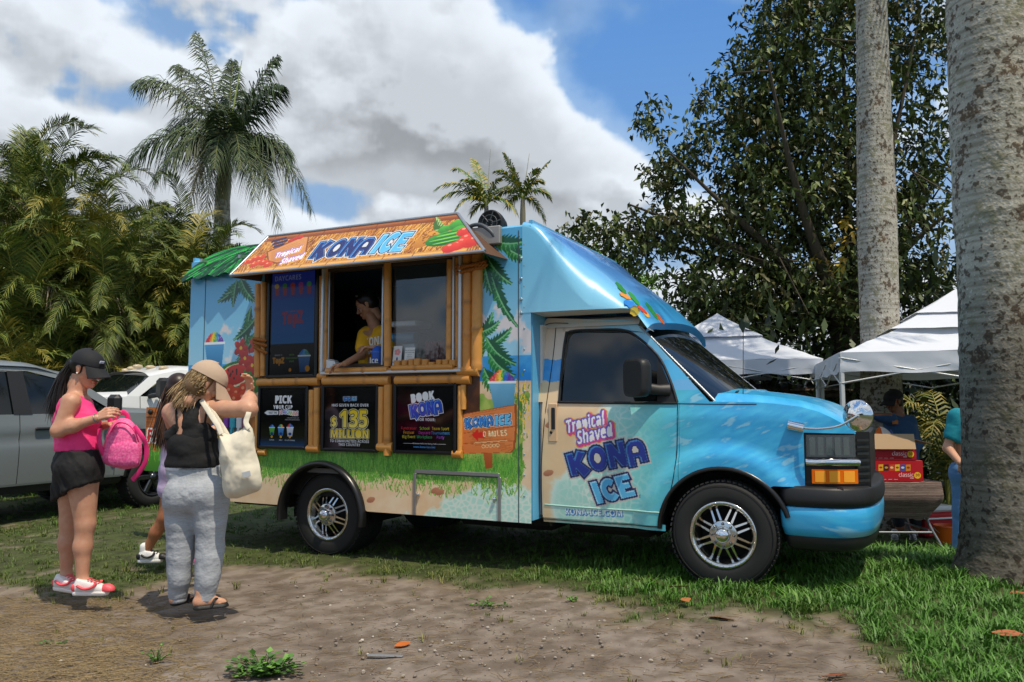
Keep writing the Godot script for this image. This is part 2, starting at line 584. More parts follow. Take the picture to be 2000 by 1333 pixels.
func sky_material() -> PanoramaSkyMaterial:
	var S := 512
	var f1 := field(S, 0.006, 11, 6)
	var f2 := field(S, 0.016, 5, 5)
	# cloud banks and gaps: azimuth, elevation (degrees), half widths, strength
	var banks := [
		[-13.0, 20.0, 20.0, 8.5, 0.9], [-31.0, 17.0, 9.0, 9.0, 0.35], [-2.0, 21.0, 9.0, 7.0, 0.6], [0.0, 16.0, 9.0, 5.0, 0.55], [-24.0, 13.0, 12.0, 5.0, 0.7], [7.0, 14.5, 7.0, 4.5, 0.45],
		[-8.0, 10.5, 12.0, 3.0, 0.5], [12.0, 8.0, 12.0, 5.0, 0.6], [26.0, 12.0, 12.0, 12.0, 0.5], [-31.0, 23.0, 5.0, 4.0, 0.2], [0.0, 4.0, 80.0, 3.5, 0.35],
		[9.5, 24.5, 12.0, 5.0, -1.15], [15.0, 20.0, 8.0, 5.5, -0.8], [-31.0, 28.0, 4.5, 2.2, -1.0], [-27.5, 19.5, 4.0, 2.0, -0.75], [-13.5, 14.0, 5.5, 2.2, -0.75], [-7.0, 16.0, 4.4, 1.8, -0.5], [-22.0, 24.0, 5.0, 2.0, -0.35], [11.0, 10.5, 4.0, 1.5, -0.5], [1.0, 28.0, 2.5, 2.0, -0.5]]
	var density := func(az: float, el: float) -> float:
		var w := 1.0 / maxf(0.16, sin(deg_to_rad(maxf(el, 3.0))) + 0.1)
		var qx := az * 8.0; var qy := el * 11.0
		var i := posmod(int(qx), S) + S * posmod(int(qy), S)
		var warp: float = f2[i] / 255.0 - 0.5
		var jx := posmod(int(qx * 0.42 + warp * 26.0), S); var jy := posmod(int(qy * 0.42 + warp * 20.0 + 90), S)
		var big: float = f1[jx + S * jy] / 255.0
		var c := 0.03
		for b in banks:
			var dx: float = (az - b[0]) / b[2]; var dy: float = (el - b[1]) / b[3]
			var e := dx * dx + dy * dy
			if e < 4.0: c += b[4] * exp(-e * 1.3)
		if absf(az) > 34.0 or el > 33.0:
			var far := clampf(maxf((absf(az) - 34.0) / 14.0, (el - 33.0) / 12.0), 0, 1)
			c = lerpf(c, 0.24, far)
		var fz: float = f2[posmod(int(qx * 1.7), S) + S * posmod(int(qy * 1.7), S)] / 255.0 - 0.5
		return c + fz * 0.22 + (big - 0.5) * 1.25 + warp * 0.6
	var shade := func(az: float, el: float, d: float, up: float) -> Color:
		var e := clampf(el / 30.0, 0, 1)
		var air := Color(0.66, 0.79, 0.91).lerp(Color(0.36, 0.57, 0.84), pow(e, 0.75)).lerp(Color(0.20, 0.38, 0.70), clampf((el - 28.0) / 50.0, 0, 1))
		var cover := smoothstep(0.0, 0.38, d)
		var veil := smoothstep(-0.45, 0.15, d) * 0.34
		var thick := smoothstep(0.35, 1.5, d)
		var relief := clampf((d - up) * 0.4, -0.09, 0.09)
		var lightness := lerpf(0.885, 0.735, thick) + relief
		lightness = lerpf(lightness, 0.82, smoothstep(12.0, 3.0, el) * 0.6)
		var cl := Color(lightness * 0.965, lightness * 0.995, lightness * 1.03)
		return air.lerp(cl, clampf(maxf(cover, veil), 0, 1))
	var small := Image.create(512, 256, false, Image.FORMAT_RGB8)
	for y in 256:
		var el := 90.0 - (y + 0.5) / 256.0 * 180.0
		for x in 512:
			var az := wrapf((x + 0.5) / 512.0 * 360.0, -180.0, 180.0)
			if el < -1.0:
				small.set_pixel(x, y, Color(0.45, 0.50, 0.48))
			else:
				small.set_pixel(x, y, shade.call(az, el, density.call(az, el), density.call(az + 1.2, el + 2.4)))
	var W0 := 2048
	small.resize(W0 * 2, W0, Image.INTERPOLATE_CUBIC)
	# the part that the photograph looks at, at full fineness
	var k := W0 / 180.0
	var a0 := -40.0; var a1 := 40.0; var e0 := 2.0; var e1 := 36.0
	var ww := int((a1 - a0) * k); var hh := int((e1 - e0) * k)
	var dens := PackedFloat32Array()
	dens.resize(ww * hh)
	for y in hh:
		for x in ww:
			dens[y * ww + x] = density.call(a0 + x / k, e1 - y / k)
	for y in hh:
		for x in ww:
			var up := dens[clampi(y - 22, 0, hh - 1) * ww + clampi(x + 11, 0, ww - 1)]
			var c: Color = shade.call(a0 + x / k, e1 - y / k, dens[y * ww + x], up)
			var edge := minf(minf(x, ww - 1 - x), y) / 60.0
			var gx := posmod(int((a0 + x / k) / 360.0 * W0 * 2), W0 * 2); var gy := int((90.0 - (e1 - y / k)) * k)
			if edge < 1.0: c = small.get_pixel(gx, gy).lerp(c, edge)
			small.set_pixel(gx, gy, c)
	var m := PanoramaSkyMaterial.new()
	m.panorama = ImageTexture.create_from_image(small)
	return m

# ---------------------------------------------------------------- ground and grass
var dirt_line := [[-400, 1120], [0, 1150], [110, 1172], [235, 1176], [320, 1150], [440, 1118], [600, 1122], [800, 1142], [950, 1160], [1080, 1162], [1180, 1190], [1250, 1212], [1330, 1206], [1450, 1212], [1560, 1235], [1660, 1240], [1700, 1285], [1760, 1340], [2000, 1560], [2600, 2400]]
var patch_noise := FastNoiseLite.new()

func grassiness(p: Vector3) -> float:
	# below 0 bare earth, above 0 grass, in metres from the worn edge
	var q := to_photo(p)
	var per := FOCAL * EYE / maxf(1.0, p.z * p.z)            # photograph rows per metre of depth here
	var n := patch_noise.get_noise_2d(p.x * 3.0, p.z * 3.0) * 0.42 + patch_noise.get_noise_2d(p.x * 11.0, p.z * 11.0) * 0.28
	var d := (lerp_table(dirt_line, q.x) - q.y) / per + n
	# worn, half-bald ground between the queue and the pickup
	if q.x < 330 and q.y > 1000: d = minf(d, 0.62 + n * 1.9)
	return d

func build_ground() -> void:
	patch_noise.noise_type = FastNoiseLite.TYPE_SIMPLEX_SMOOTH
	patch_noise.frequency = 0.5
	patch_noise.seed = 9
	patch_noise.fractal_octaves = 3
	var xs := []; var zs := []
	for i in 16: xs.append(-130.0 + 122.0 * pow(i / 16.0, 0.5))
	for i in 251: xs.append(-7.5 + i * 0.06)
	for i in range(1, 17): xs.append(7.5 + 122.0 * pow(i / 16.0, 2.0))
	for i in 8: zs.append(14.0 - i * 2.1)
	for i in 150: zs.append(-2.8 - i * 0.06)
	for i in range(0, 22): zs.append(-11.9 - 128.0 * pow(i / 21.0, 2.2))
	var b := MB.new()
	var fine := FastNoiseLite.new()
	fine.frequency = 1.0
	fine.seed = 3
	fine.fractal_octaves = 4
	var rows := []
	var cols := []
	var earth := lin("7e7267"); var pale := lin("8c8177"); var damp := lin("6b5e52"); var straw := lin("897a60"); var turf := lin("444c20")
	for z in zs:
		var row := []
		for x in xs:
			var y := ground_y(x, z)
			var p := Vector3(x, y, z)
			var g := grassiness(p) if absf(x) < 9 and z < -2 and z > -14 else 1.0
			var n := fine.get_noise_2d(x, z); var n2 := fine.get_noise_2d(x * 4.0 + 50.0, z * 4.0)
			y += n * 0.018 + n2 * 0.007 + smoothstep(-0.1, 0.5, g) * 0.012
			row.append(Vector3(x, y, z))
			var c := earth.lerp(pale, clampf(n * 0.7 + 0.25, 0, 1)).lerp(damp, clampf(-n * 0.9 + n2 * 0.7, 0, 0.7))
			c = c.lerp(straw, smoothstep(-0.35, 0.1, g) * 0.55 * clampf(0.6 + n2 * 2.0, 0, 1))
			c = c.lerp(turf, smoothstep(-0.05, 0.45, g))
			cols.append(c)
		rows.append(row)
	b.grid(rows)
	for i in cols.size(): b.c[i] = cols[i]
	var m := vmat("earth", 0.95)
	mottle(m, 0.02, 0.9, "c8c2ba", "ffffff", true, 6)
	m.heightmap_enabled = true
	m.heightmap_scale = 0.8
	m.heightmap_texture = noise_tex(0.05, 256, 5, FastNoiseLite.TYPE_SIMPLEX_SMOOTH, 12)
	part(b, "ground", m).set_meta("kind", "structure")
	# grass: small tufts of blades, scattered thinly over worn ground and thickly elsewhere
	for kind in 3:
		var t := MB.new()
		for i in 11:
			var a := rng.randf() * TAU
			var o := Vector3(rng.randf_range(-.035, .035), -.01, rng.randf_range(-.035, .035))
			var h: float = rng.randf_range(.035, .085) * [1.0, 0.7, 1.25][kind]
			var lean := Vector3(cos(a), 0, sin(a)) * h * rng.randf_range(0.3, 1.1)
			var w: Vector3 = Vector3(-sin(a), 0, cos(a)) * rng.randf_range(.0022, .0042) * [1.0, .8, 1.2][kind]
			var m0 := o + Vector3.UP * h * 0.62 + lean * 0.35
			var tip := o + Vector3.UP * h * rng.randf_range(0.75, 1.0) + lean
			t.col = Color.WHITE * rng.randf_range(0.7, 1.15)
			if i % 5 == 4: t.col = Color(1.5, 1.25, 0.8)
			var k := t.p(o - w); t.p(o + w); t.p(m0 - w * 0.8); t.p(m0 + w * 0.8); t.p(tip)
			t.t3(k, k + 2, k + 1); t.t3(k + 1, k + 2, k + 3); t.t3(k + 2, k + 4, k + 3)
		var places := []; var tints := []
		for zone in [[-2.9, -4.6, 520], [-4.6, -6.5, 430], [-6.5, -9.0, 210], [-9.0, -15.0, 80]]:
			var x1: float = -zone[1] * 0.72
			var count := int((zone[0] - zone[1]) * x1 * 2.0 * zone[2] / 3.0 * 2.0)
			for i in count:
				var p := Vector3(rng.randf_range(-x1, x1), 0, rng.randf_range(zone[1], zone[0]))
				p.y = ground_y(p.x, p.z)
				var g := grassiness(p)
				var thick := clampf(g * 1.7 + 0.12, 0.02, 1.0) * clampf(0.75 + patch_noise.get_noise_2d(p.x * 7.0 + 30.0, p.z * 7.0) * 1.2, 0.15, 1.0)
				if g < -0.7: thick = 0.002
				if rng.randf() > thick: continue
				var n := patch_noise.get_noise_2d(p.x * 5.0 + 70.0, p.z * 5.0)
				var lush := smoothstep(-0.5, 1.4, p.x) * smoothstep(0.1, 0.6, g)
				if p.z < -9.0: lush = 0.4
				var s := rng.randf_range(0.55, 1.1) * lerpf(0.60, 1.2, lush) * (0.85 + 0.5 * n)
				places.append(Transform3D(Basis(Vector3.UP, rng.randf() * TAU).scaled(Vector3(s * 1.1, s, s * 1.1)), p + Vector3(0, 0.008, 0)))
				var c := lin("5a7226").lerp(lin("56862a"), lush).lerp(lin("8a8040"), clampf(0.22 - g * 0.5 + n * 0.8 - lush * 0.2, 0, 0.8))
				tints.append(c * rng.randf_range(0.62, 1.12))
		var mm := MultiMesh.new()
		mm.transform_format = MultiMesh.TRANSFORM_3D
		mm.use_colors = true
		var gm := vmat("grass_blade", 0.55)
		gm.backlight_enabled = true
		gm.backlight = Color(0.25, 0.35, 0.08)
		mm.mesh = t.mesh()
		mm.instance_count = places.size()
		for i in places.size():
			mm.set_instance_transform(i, places[i])
			mm.set_instance_color(i, tints[i])
		var o := MultiMeshInstance3D.new()
		o.name = numbered("grass")
		o.multimesh = mm
		o.material_override = gm
		add_child(o)
		tag(o, ["short green grass growing on the lawn round the truck", "fine worn grass between the bare patches", "long lush grass blades beside the front wheel"][kind], "grass", "", "stuff")

# ---------------------------------------------------------------- the printed film on the truck's side
func palm_print(pad: Pad, root: Vector2, tip: Vector2, sag: float, wide: float, dark: Color, light: Color, teeth := 9) -> void:
	# a broad cartoon palm leaf: a bent spine with a torn edge on either side
	var mid := (root + tip) * 0.5 + (tip - root).orthogonal().normalized() * sag
	var up := []; var down := []; var spine := []
	for i in teeth * 2 + 1:
		var t := float(i) / (teeth * 2)
		var q := root.lerp(mid, t).lerp(mid.lerp(tip, t), t)
		var d := (mid - root).lerp(tip - mid, t).normalized()
		var w := wide * sin(PI * pow(t, 0.75)) * (1.0 if i % 2 == 1 else 0.55) + 0.004
		var n := d.orthogonal()
		var back := d * wide * (0.35 if i % 2 == 1 else -0.1)
		spine.append(q)
		up.append(q + n * w + back)
		down.append(q - n * w + back)
	down.reverse()
	pad.fill([up + down], dark)
	var upper := up.duplicate()
	var sp := spine.duplicate()
	sp.reverse()
	pad.fill([upper + sp], light, dark)
	for i in range(1, spine.size() - 1):
		pad.line(spine[i], spine[i].lerp(up[i], 0.85), 0.008, light.lightened(0.25), 0.2)
	for i in spine.size() - 1:
		pad.line(spine[i], spine[i + 1], 0.012, light.lightened(0.35))

func grass_print(pad: Pad, xs: Array, count: int, high: float, cols: Array) -> void:
	for i in count:
		var s := rng.randf()
		var k := s * (xs.size() - 1)
		var q: Vector2 = xs[int(k)].lerp(xs[mini(int(k) + 1, xs.size() - 1)], fmod(k, 1.0)) + Vector2(0, rng.randf_range(-0.10, 0.06))
		var tip := q + Vector2(rng.randf_range(-0.05, 0.05), high * rng.randf_range(0.5, 1.2))
		pad.line(q, tip, rng.randf_range(0.006, 0.012), cols[rng.randi() % cols.size()], 0.1)

func cup_print(pad: Pad, o: Vector2, s: float, cup: Color, lean := 0.0, balls: Array = []) -> void:
	var cols := balls if balls.size() else [hx("d8262c"), hx("f0902a"), hx("f0d030"), hx("4fae3c"), hx("2a6fce"), hx("6a3aa6")]
	for i in 7:
		var x := (i - 3) / 3.0
		pad.oval(o + Vector2(x * s * 0.30, s * 0.28), Vector2(s * 0.16, s * (0.42 - 0.2 * x * x)), cols[i * cols.size() / 7])
	for i in 60:
		var a := rng.randf_range(-1, 1); var b := rng.randf_range(0, 1)
		pad.oval(o + Vector2(a * s * 0.40 * sqrt(1.0 - b * b), s * (0.26 + b * 0.40)), Vector2.ONE * s * 0.035, cols[clampi(int((a + 1) * 0.5 * cols.size()), 0, cols.size() - 1)].lightened(rng.randf_range(-0.1, 0.4)))
	pad.poly([o + Vector2(-.5 * s, .28 * s), o + Vector2(.5 * s, .28 * s), o + Vector2((.34 + lean) * s, -.75 * s), o + Vector2((-.34 + lean) * s, -.75 * s)], cup.lightened(0.15), cup.darkened(0.2))
	pad.poly([o + Vector2(-.54 * s, .32 * s), o + Vector2(.54 * s, .32 * s), o + Vector2(.53 * s, .22 * s), o + Vector2(-.53 * s, .22 * s)], hx("e8f2f6"))

func wrap_pad() -> Pad:
	var pw := 1280; var ph := 530
	var pad := Pad.new(pw, ph, Vector2(-6.45, 0.3), Vector2(-0.05, 2.95), Color.WHITE)
	var S := 512
	var fine := field(S, 0.03, 21, 4)
	var soft := field(S, 0.008, 22, 4)
	var cn := FastNoiseLite.new()
	cn.noise_type = FastNoiseLite.TYPE_CELLULAR
	cn.cellular_return_type = FastNoiseLite.RETURN_DISTANCE2_SUB
	cn.frequency = 0.03
	cn.seed = 4
	cn.fractal_type = FastNoiseLite.FRACTAL_NONE
	var cell := cn.get_seamless_image(S, S).get_data()
	var sandy := hx("e4c29a"); var pale_sand := hx("ead4b4"); var aqua := hx("aee2d4"); var teal := hx("5cc6d0"); var blue := hx("3aabe2"); var deep := hx("1f86d0")
	var surf := [[1060, 985], [1085, 930], [1112, 905], [1122, 860], [1130, 830], [1165, 805], [1190, 790], [1240, 770]]
	var data := PackedByteArray()
	data.resize(pw * ph * 3)
	for y in ph:
		var Y := 0.3 + (ph - y - 0.5) / ph * 2.65
		for x in pw:
			var U := -6.45 + (x + 0.5) / pw * 6.4
			var i := (x % S) + S * (y % S)
			var f := fine[i] / 255.0 - 0.5
			var s := soft[(x * 2 % S) + S * (y * 2 % S)] / 255.0 - 0.5
			var c: Color
			if U < -2.585:
				if Y > 1.70:
					c = hx_sky.lerp(hx_haze, clampf((2.6 - Y) / 0.9, 0, 1))
					var cl := smoothstep(0.02, 0.20, s * 0.9 + 0.22 - absf(Y - 1.88) * 1.6 - (0.12 if U < -5.6 else 0.0))
					c = c.lerp(hx_cloud, cl * 0.85)
				elif Y > 1.50 + (0.06 if U < -5.4 else 0.0):
					c = hx("3f9fe0").lerp(hx("1f7fd0"), clampf((1.7 - Y) * 5.0 + f, 0, 1))
				elif Y > 1.38 + s * 0.15:
					c = pale_sand.lerp(hx("c79a6a"), clampf(0.5 + f, 0, 1))
				elif Y > 0.80 + s * 0.1 and (U > -3.4 and U < -2.68 + s * 0.3 or U < -5.4):
					c = hx("a9bd5c").lerp(hx("6d9a3c"), clampf(0.5 + f * 1.4 + s, 0, 1))
				elif Y > 0.72 + s * 0.12 and U < -2.66:
					c = hx("5f9c34").lerp(hx("3f7a28"), clampf(0.5 + f * 2.0, 0, 1))
				else:
					c = sandy.lerp(pale_sand, clampf(0.5 + f * 0.8 + s, 0, 1))
				if Y < 0.72 and U > -3.75:
					var line: float = 0.42 + 0.30 * smoothstep(-3.75, -3.0, U) + s * 0.16 - 0.03
					if Y < line:
						var w := smoothstep(0.0, 0.05, line - Y)
						var net := 1.0 - smoothstep(20.0, 90.0, cell[((x * 3) % S) + S * ((y * 4) % S)])
						c = c.lerp(aqua.lerp(hx("e4efe6"), clampf(net + 0.15, 0, 1) * 0.8), 0.55 * w + 0.4)
				if U > -5.36 and U < -3.04 and Y > 0.93:
					c = hx("5b3417").lerp(hx("3a2110"), clampf(0.5 + f * 1.6, 0, 1))
			else:
				# the cab: sand and surf on the door, running into deep blue over the wing and bonnet
				var d := 5.652 - 0.0
				var lx := U * cos(YAW) + d * sin(YAW); var lz := U * sin(YAW) - d * cos(YAW)
				var py := 789.0 - FOCAL * (Y - EYE) / -lz
				var pxx := 1000.0 + FOCAL * lx / -lz
				var edge := lerp_surf(py, surf) + s * 46.0 + f * 10.0
				if py < 640.0 + s * 40.0:
					c = hx("8fd0ea").lerp(hx("d9c2ad"), clampf((1190.0 - pxx) / 90.0 + s, 0, 1))
				elif py < 700.0 + s * 12.0:
					c = hx("e2cdb8").lerp(hx("79c4ea"), smoothstep(1130.0, 1230.0, pxx))
				elif py < 745.0 + s * 14.0:
					c = hx("2f8fe0").lerp(hx("5fb4ec"), clampf(0.5 + f, 0, 1))
					c = c.lerp(hx("58bdf0"), smoothstep(1130.0, 1260.0, pxx))
				else:
					c = sandy.lerp(hx("eacb9f"), clampf(0.5 + f + s, 0, 1))
					c = c.lerp(hx("6fb7ea"), smoothstep(1150.0, 1230.0, pxx) * smoothstep(800.0, 780.0, py))
				var in_sea := smoothstep(-6.0, 14.0, pxx - edge) if py > 762.0 else 0.0
				if in_sea > 0.0:
					var t := clampf((pxx - 1130.0) / 360.0, 0, 1)
					var rot := (x * 0.42 + y * 0.95) * 1.7; var along := (x * 0.95 - y * 0.42) * 0.5
					var st := fine[posmod(int(along), S) + S * posmod(int(rot * 1.3), S)] / 255.0 - 0.5
					var w := aqua.lerp(teal, smoothstep(0.1, 0.5, t)).lerp(blue, smoothstep(0.35, 0.8, t))
					w = w.lerp(deep, clampf(st * 1.1 + s * 0.6, 0, 0.7) * smoothstep(0.2, 0.7, t))
					w = w.lerp(hx("57c8ee"), clampf(-st * 1.6, 0, 0.6) * smoothstep(0.2, 0.6, t))
					var net := 1.0 - smoothstep(10.0, 80.0, cell[((x * 3 + int(s * 60)) % S) + S * ((y * 3) % S)])
					var foam := clampf(net * 0.9, 0, 1) * smoothstep(0.5, 0.05, t) * (0.6 + s)
					foam = maxf(foam, smoothstep(34.0, 4.0, pxx - edge) * 0.7)
					foam = maxf(foam, smoothstep(0.13, 0.3, st + s * 0.55 - 0.05) * 0.45 * smoothstep(0.3, 0.6, t))
					w = w.lerp(hx("eef3ea"), clampf(foam, 0, 0.8))
					c = c.lerp(w, in_sea)
			var o := (y * pw + x) * 3
			data[o] = int(clampf(c.r, 0, 1) * 255.0)
			data[o + 1] = int(clampf(c.g, 0, 1) * 255.0)
			data[o + 2] = int(clampf(c.b, 0, 1) * 255.0)
	pad.im = Image.create_from_data(pw, ph, false, Image.FORMAT_RGB8, data)
	var gd := hx("12522c"); var gl := hx("2f9a3a")
	# palm leaves beside the window
	for l in [[[985, 480], [1040, 505], 0.04, .07], [[960, 470], [1030, 470], 0.05, .08], [[950, 520], [985, 585], 0.05, .09], [[955, 505], [1012, 640], 0.10, .06], [[950, 500], [1000, 555], 0.05, .07], [[945, 495], [960, 570], 0.03, .06],
		[[935, 665], [962, 610], 0.03, .05], [[935, 650], [975, 628], 0.03, .05], [[945, 680], [1000, 640], 0.04, .05], [[950, 660], [1008, 712], 0.07, .08], [[955, 690], [1005, 735], 0.05, .08], [[945, 720], [985, 770], 0.05, .08], [[940, 700], [930, 630], 0.03, .05], [[950, 740], [1000, 765], 0.03, .06]]:
		palm_print(pad, T2(l[0][0], l[0][1]), T2(l[1][0], l[1][1]), l[2], l[3], gd, gl)
	for l in [[[470, 548], [425, 590], -0.05, .07], [[480, 548], [440, 575], -0.04, .07], [[470, 545], [500, 590], 0.05, .07], [[462, 548], [455, 600], 0.02, .05], [[490, 600], [478, 690], 0.03, .06], [[500, 620], [455, 665], -0.04, .06], [[498, 650], [462, 705], -0.04, .07]]:
		palm_print(pad, T2(l[0][0], l[0][1]), T2(l[1][0], l[1][1]), l[2], l[3], hx("0f4a34"), hx("2a8040"))
	# yellow flowers on the hill, a cup of coloured ice, fruit
	for i in 160:
		var q := T2(1012, 800) + Vector2(rng.randfn(0, 0.06), rng.randfn(0, 0.10))
		if q.x < -2.6: pad.line(q, q + Vector2(rng.randf_range(-.02, .02), .04), 0.012, [hx("e6b52c"), hx("7d9a30"), hx("5f8a2c"), hx("f0cf48")][rng.randi() % 4], 0.3)
	for i in 90:
		var q := T2(395, 745) + Vector2(rng.randfn(0, 0.10), rng.randfn(0, 0.07))
		pad.oval(q, Vector2(.014, .012), [hx("e6c22c"), hx("86a838"), hx("f0d860")][rng.randi() % 3])
	cup_print(pad, T2(418, 685), 0.26, hx("2f8fd0"), 0.05)
	cup_print(pad, T2(980, 763), 0.24, hx("5aa9d4"), 0.1)
	var m := T2(455, 738)
	pad.oval(m, Vector2(.25, .15), hx("2f7a32"), hx("174a20"), 0.2)
	pad.oval(m + Vector2(.02, .02), Vector2(.20, .11), hx("e8e0b0"), null, 0.2)
	pad.oval(m + Vector2(.02, .025), Vector2(.18, .095), hx("e0382e"), hx("c02820"), 0.2)
	for i in 12: pad.oval(m + Vector2(rng.randf_range(-.12, .14), rng.randf_range(-.02, .08)), Vector2(.009, .014), hx("24100c"))
	for q in [[448, 765], [462, 770], [476, 762], [440, 778], [458, 782], [474, 778], [486, 772]]:
		pad.oval(T2(q[0], q[1]), Vector2(.075, .07), hx("e8502a"), hx("c03018"))
		pad.oval(T2(q[0] - 2, q[1] - 4), Vector2(.02, .015), hx("f4a070"))
	for q in [[492, 742], [486, 730], [497, 756]]: pad.oval(T2(q[0], q[1]), Vector2(.07, .06), hx("4f9a3a"), hx("2a6a2a"))
	for q in [[478, 700], [500, 676], [470, 680], [492, 714]]:
		for k in 5: pad.oval(T2(q[0], q[1]) + Vector2(.05, 0).rotated(TAU * k / 5), Vector2(.045, .03), hx("d83a2e"), hx("b02424"), TAU * k / 5)
		pad.oval(T2(q[0], q[1]), Vector2(.018, .018), hx("f0c83c"))
	# the grass below the boards
	var greens := [hx("5fa638"), hx("52983a"), hx("7db64a"), hx("4a8a34"), hx("6cae42")]
	var along := []
	for k in 24: along.append(Vector2(-6.3 + k * 0.158, 0.76 + 0.03 * sin(k * 1.7)))
	grass_print(pad, along, 3200, 0.13, greens)
	along = []
	for k in 24: along.append(Vector2(-6.3 + k * 0.158, 0.66 + 0.05 * sin(k * 2.3)))
	grass_print(pad, along, 700, 0.08, [hx("7fb84a"), hx("a9c86a"), hx("5f9c34")])
	# the wooden sign with the arrow
	var brd := hx("d9793a"); var brk := hx("9c4a1e")
	pad.poly([T2(944, 885), T2(961, 883), T2(962, 915), T2(948, 916)], hx("b8602c"), hx("a04f22"))
	for r in [[[895, 812], [1005, 792], [1006, 832], [899, 848]], [[900, 848], [1006, 834], [1004, 864], [902, 868]], [[903, 868], [1003, 862], [1003, 876], [997, 884], [906, 886]]]:
		var q := []
		for e in r: q.append(T2(e[0], e[1]))
		var o := Vector2.ZERO
		for e in q: o += e / q.size()
		var g := []
		for e in q: g.append(o + (e - o) * 1.07)
		pad.poly(g, brk)
		pad.poly(q, brd.lightened(0.08), brd)
		for k in 7:
			var a: Vector2 = q[0].lerp(q[3], (k + 0.5) / 7.0); var b: Vector2 = q[1].lerp(q[2], (k + 0.5) / 7.0)
			pad.line(a.lerp(b, rng.randf() * 0.3), a.lerp(b, rng.randf_range(0.6, 1.0)), 0.006, brd.darkened(0.12))
	emblem(pad, "KONA", T2(909, 837), T2(963, 831), 0.075, 0.02, 3, 0.08, 0.0, 0.8)
	emblem(pad, "ICE", T2(968, 832), T2(998, 829), 0.078, 0.06, 3, 0.08, 0.0, 0.8)
	var ar := T2(921, 850)
	pad.poly([ar, ar + Vector2(.06, .05), ar + Vector2(.06, .022), ar + Vector2(.12, .026), ar + Vector2(.12, -.022), ar + Vector2(.06, -.022), ar + Vector2(.06, -.05)], hx("d8281e"))
	write_along(pad, "0 MILES", T2(943, 854), T2(991, 851.5), 0.045, hx("efe3b8"))
	pad.line(T2(925, 866), T2(990, 861), 0.005, hx("e8d8a8"))
	for k in 5: pad.oval(T2(944 + k * 7, 872.5 - k * 0.5), Vector2(.018, .014), hx("e8cf9c"))
	for k in 5: pad.oval(T2(944 + k * 7, 872.5 - k * 0.5), Vector2(.012, .008), brd)
	# the door: lettering over the surf
	var dz := -0.04
	var rose := hx("d84a8c"); var plum := hx("6a5ab8")
	for w in [["Tropical", [1106, 847], [1181, 829]], ["Shaved", [1127, 869], [1197, 852]]]:
		var a0 := T2(w[1][0], w[1][1], dz); var b0 := T2(w[2][0], w[2][1], dz)
		for q in 2: write_along(pad, w[0], a0 + Vector2(.006, -.006), b0 + Vector2(.006, -.006), .098, [hx("e8a83c"), rose][q], .26, [.026, .018][q])
		write_along(pad, w[0], a0 + Vector2(-.006, .003), b0 + Vector2(-.006, .003), .098, plum, .26, .009)
		write_along(pad, w[0], a0, b0, .098, hx("f4f0f4"), .26, .001)
	emblem(pad, "KONA", T2(1115, 930, dz), T2(1264, 901, dz), 0.165, -0.02, 1, 0.06, 0.12, 0.95)
	emblem(pad, "ICE", T2(1166, 985, dz), T2(1241, 968, dz), 0.165, -0.10, 1, 0.10, 0.0, 0.95)
	write(pad, "\u00ae", T2(1247, 973, dz), 0.024, hx("28406a"))
	write_along(pad, "KONA-ICE.COM", T2(1101, 1006, dz) + Vector2(.004, -.004), T2(1215, 1010, dz) + Vector2(.004, -.004), 0.045, hx("3f7fc0"), 0.0, 0.004)
	write_along(pad, "KONA-ICE.COM", T2(1101, 1006, dz), T2(1215, 1010, dz), 0.045, hx("e4eff2"))
	# a shell and pebbles on the sand
	for q in [[1072, 830], [1068, 925], [700, 985], [735, 975], [860, 957], [868, 960]]:
		pad.oval(T2(q[0], q[1], -0.02), Vector2(.045, .024), hx("c58a68"), hx("a56a50"), 0.3)
	return pad

var hx_sky := Color.html("58aede")
var hx_haze := Color.html("9ed2ea")
var hx_cloud := Color.html("ecd9d6")

func lerp_surf(py: float, t: Array) -> float:
	# x of the surf's edge at a height in the photograph (the table runs upwards)
	if py >= t[0][1]: return t[0][0]
	for i in t.size() - 1:
		if py >= t[i + 1][1]:
			return lerpf(t[i][0], t[i + 1][0], (t[i][1] - py) / float(t[i][1] - t[i + 1][1]))
	return t[t.size() - 1][0] + (t[t.size() - 1][1] - py) * 4.0

# ---------------------------------------------------------------- the truck
const FRONT_AXLE := -1.145
const REAR_AXLE := -4.63
const MID := -1.0

func wuv(u: float, y: float) -> Vector2:
	return Vector2((u + 6.45) / 6.4, 1.0 - (y - 0.3) / 2.65)

func cab_z(u: float, y: float) -> float:
	# where the cab's side lies: a little barrel, leaning in above the belt, rounding off to the nose
	var z := -0.05
	if y > 1.335: z -= (y - 1.335) * 0.20
	z -= 0.10 * pow(maxf(0.0, 0.85 - y), 2.0)
	z -= 0.02 * smoothstep(1.22, 1.335, y)
	if u > -0.62:
		var t := clampf((u + 0.62) / 0.50, 0.0, 1.0)
		z -= 0.46 * (1.0 - sqrt(maxf(0.0, 1.0 - t * t)))
	var d := Vector2(u - FRONT_AXLE, y - 0.40).length()
	if y > 0.36: z += 0.045 * smoothstep(0.66, 0.54, d) * smoothstep(-0.4, -0.62, u)
	return z

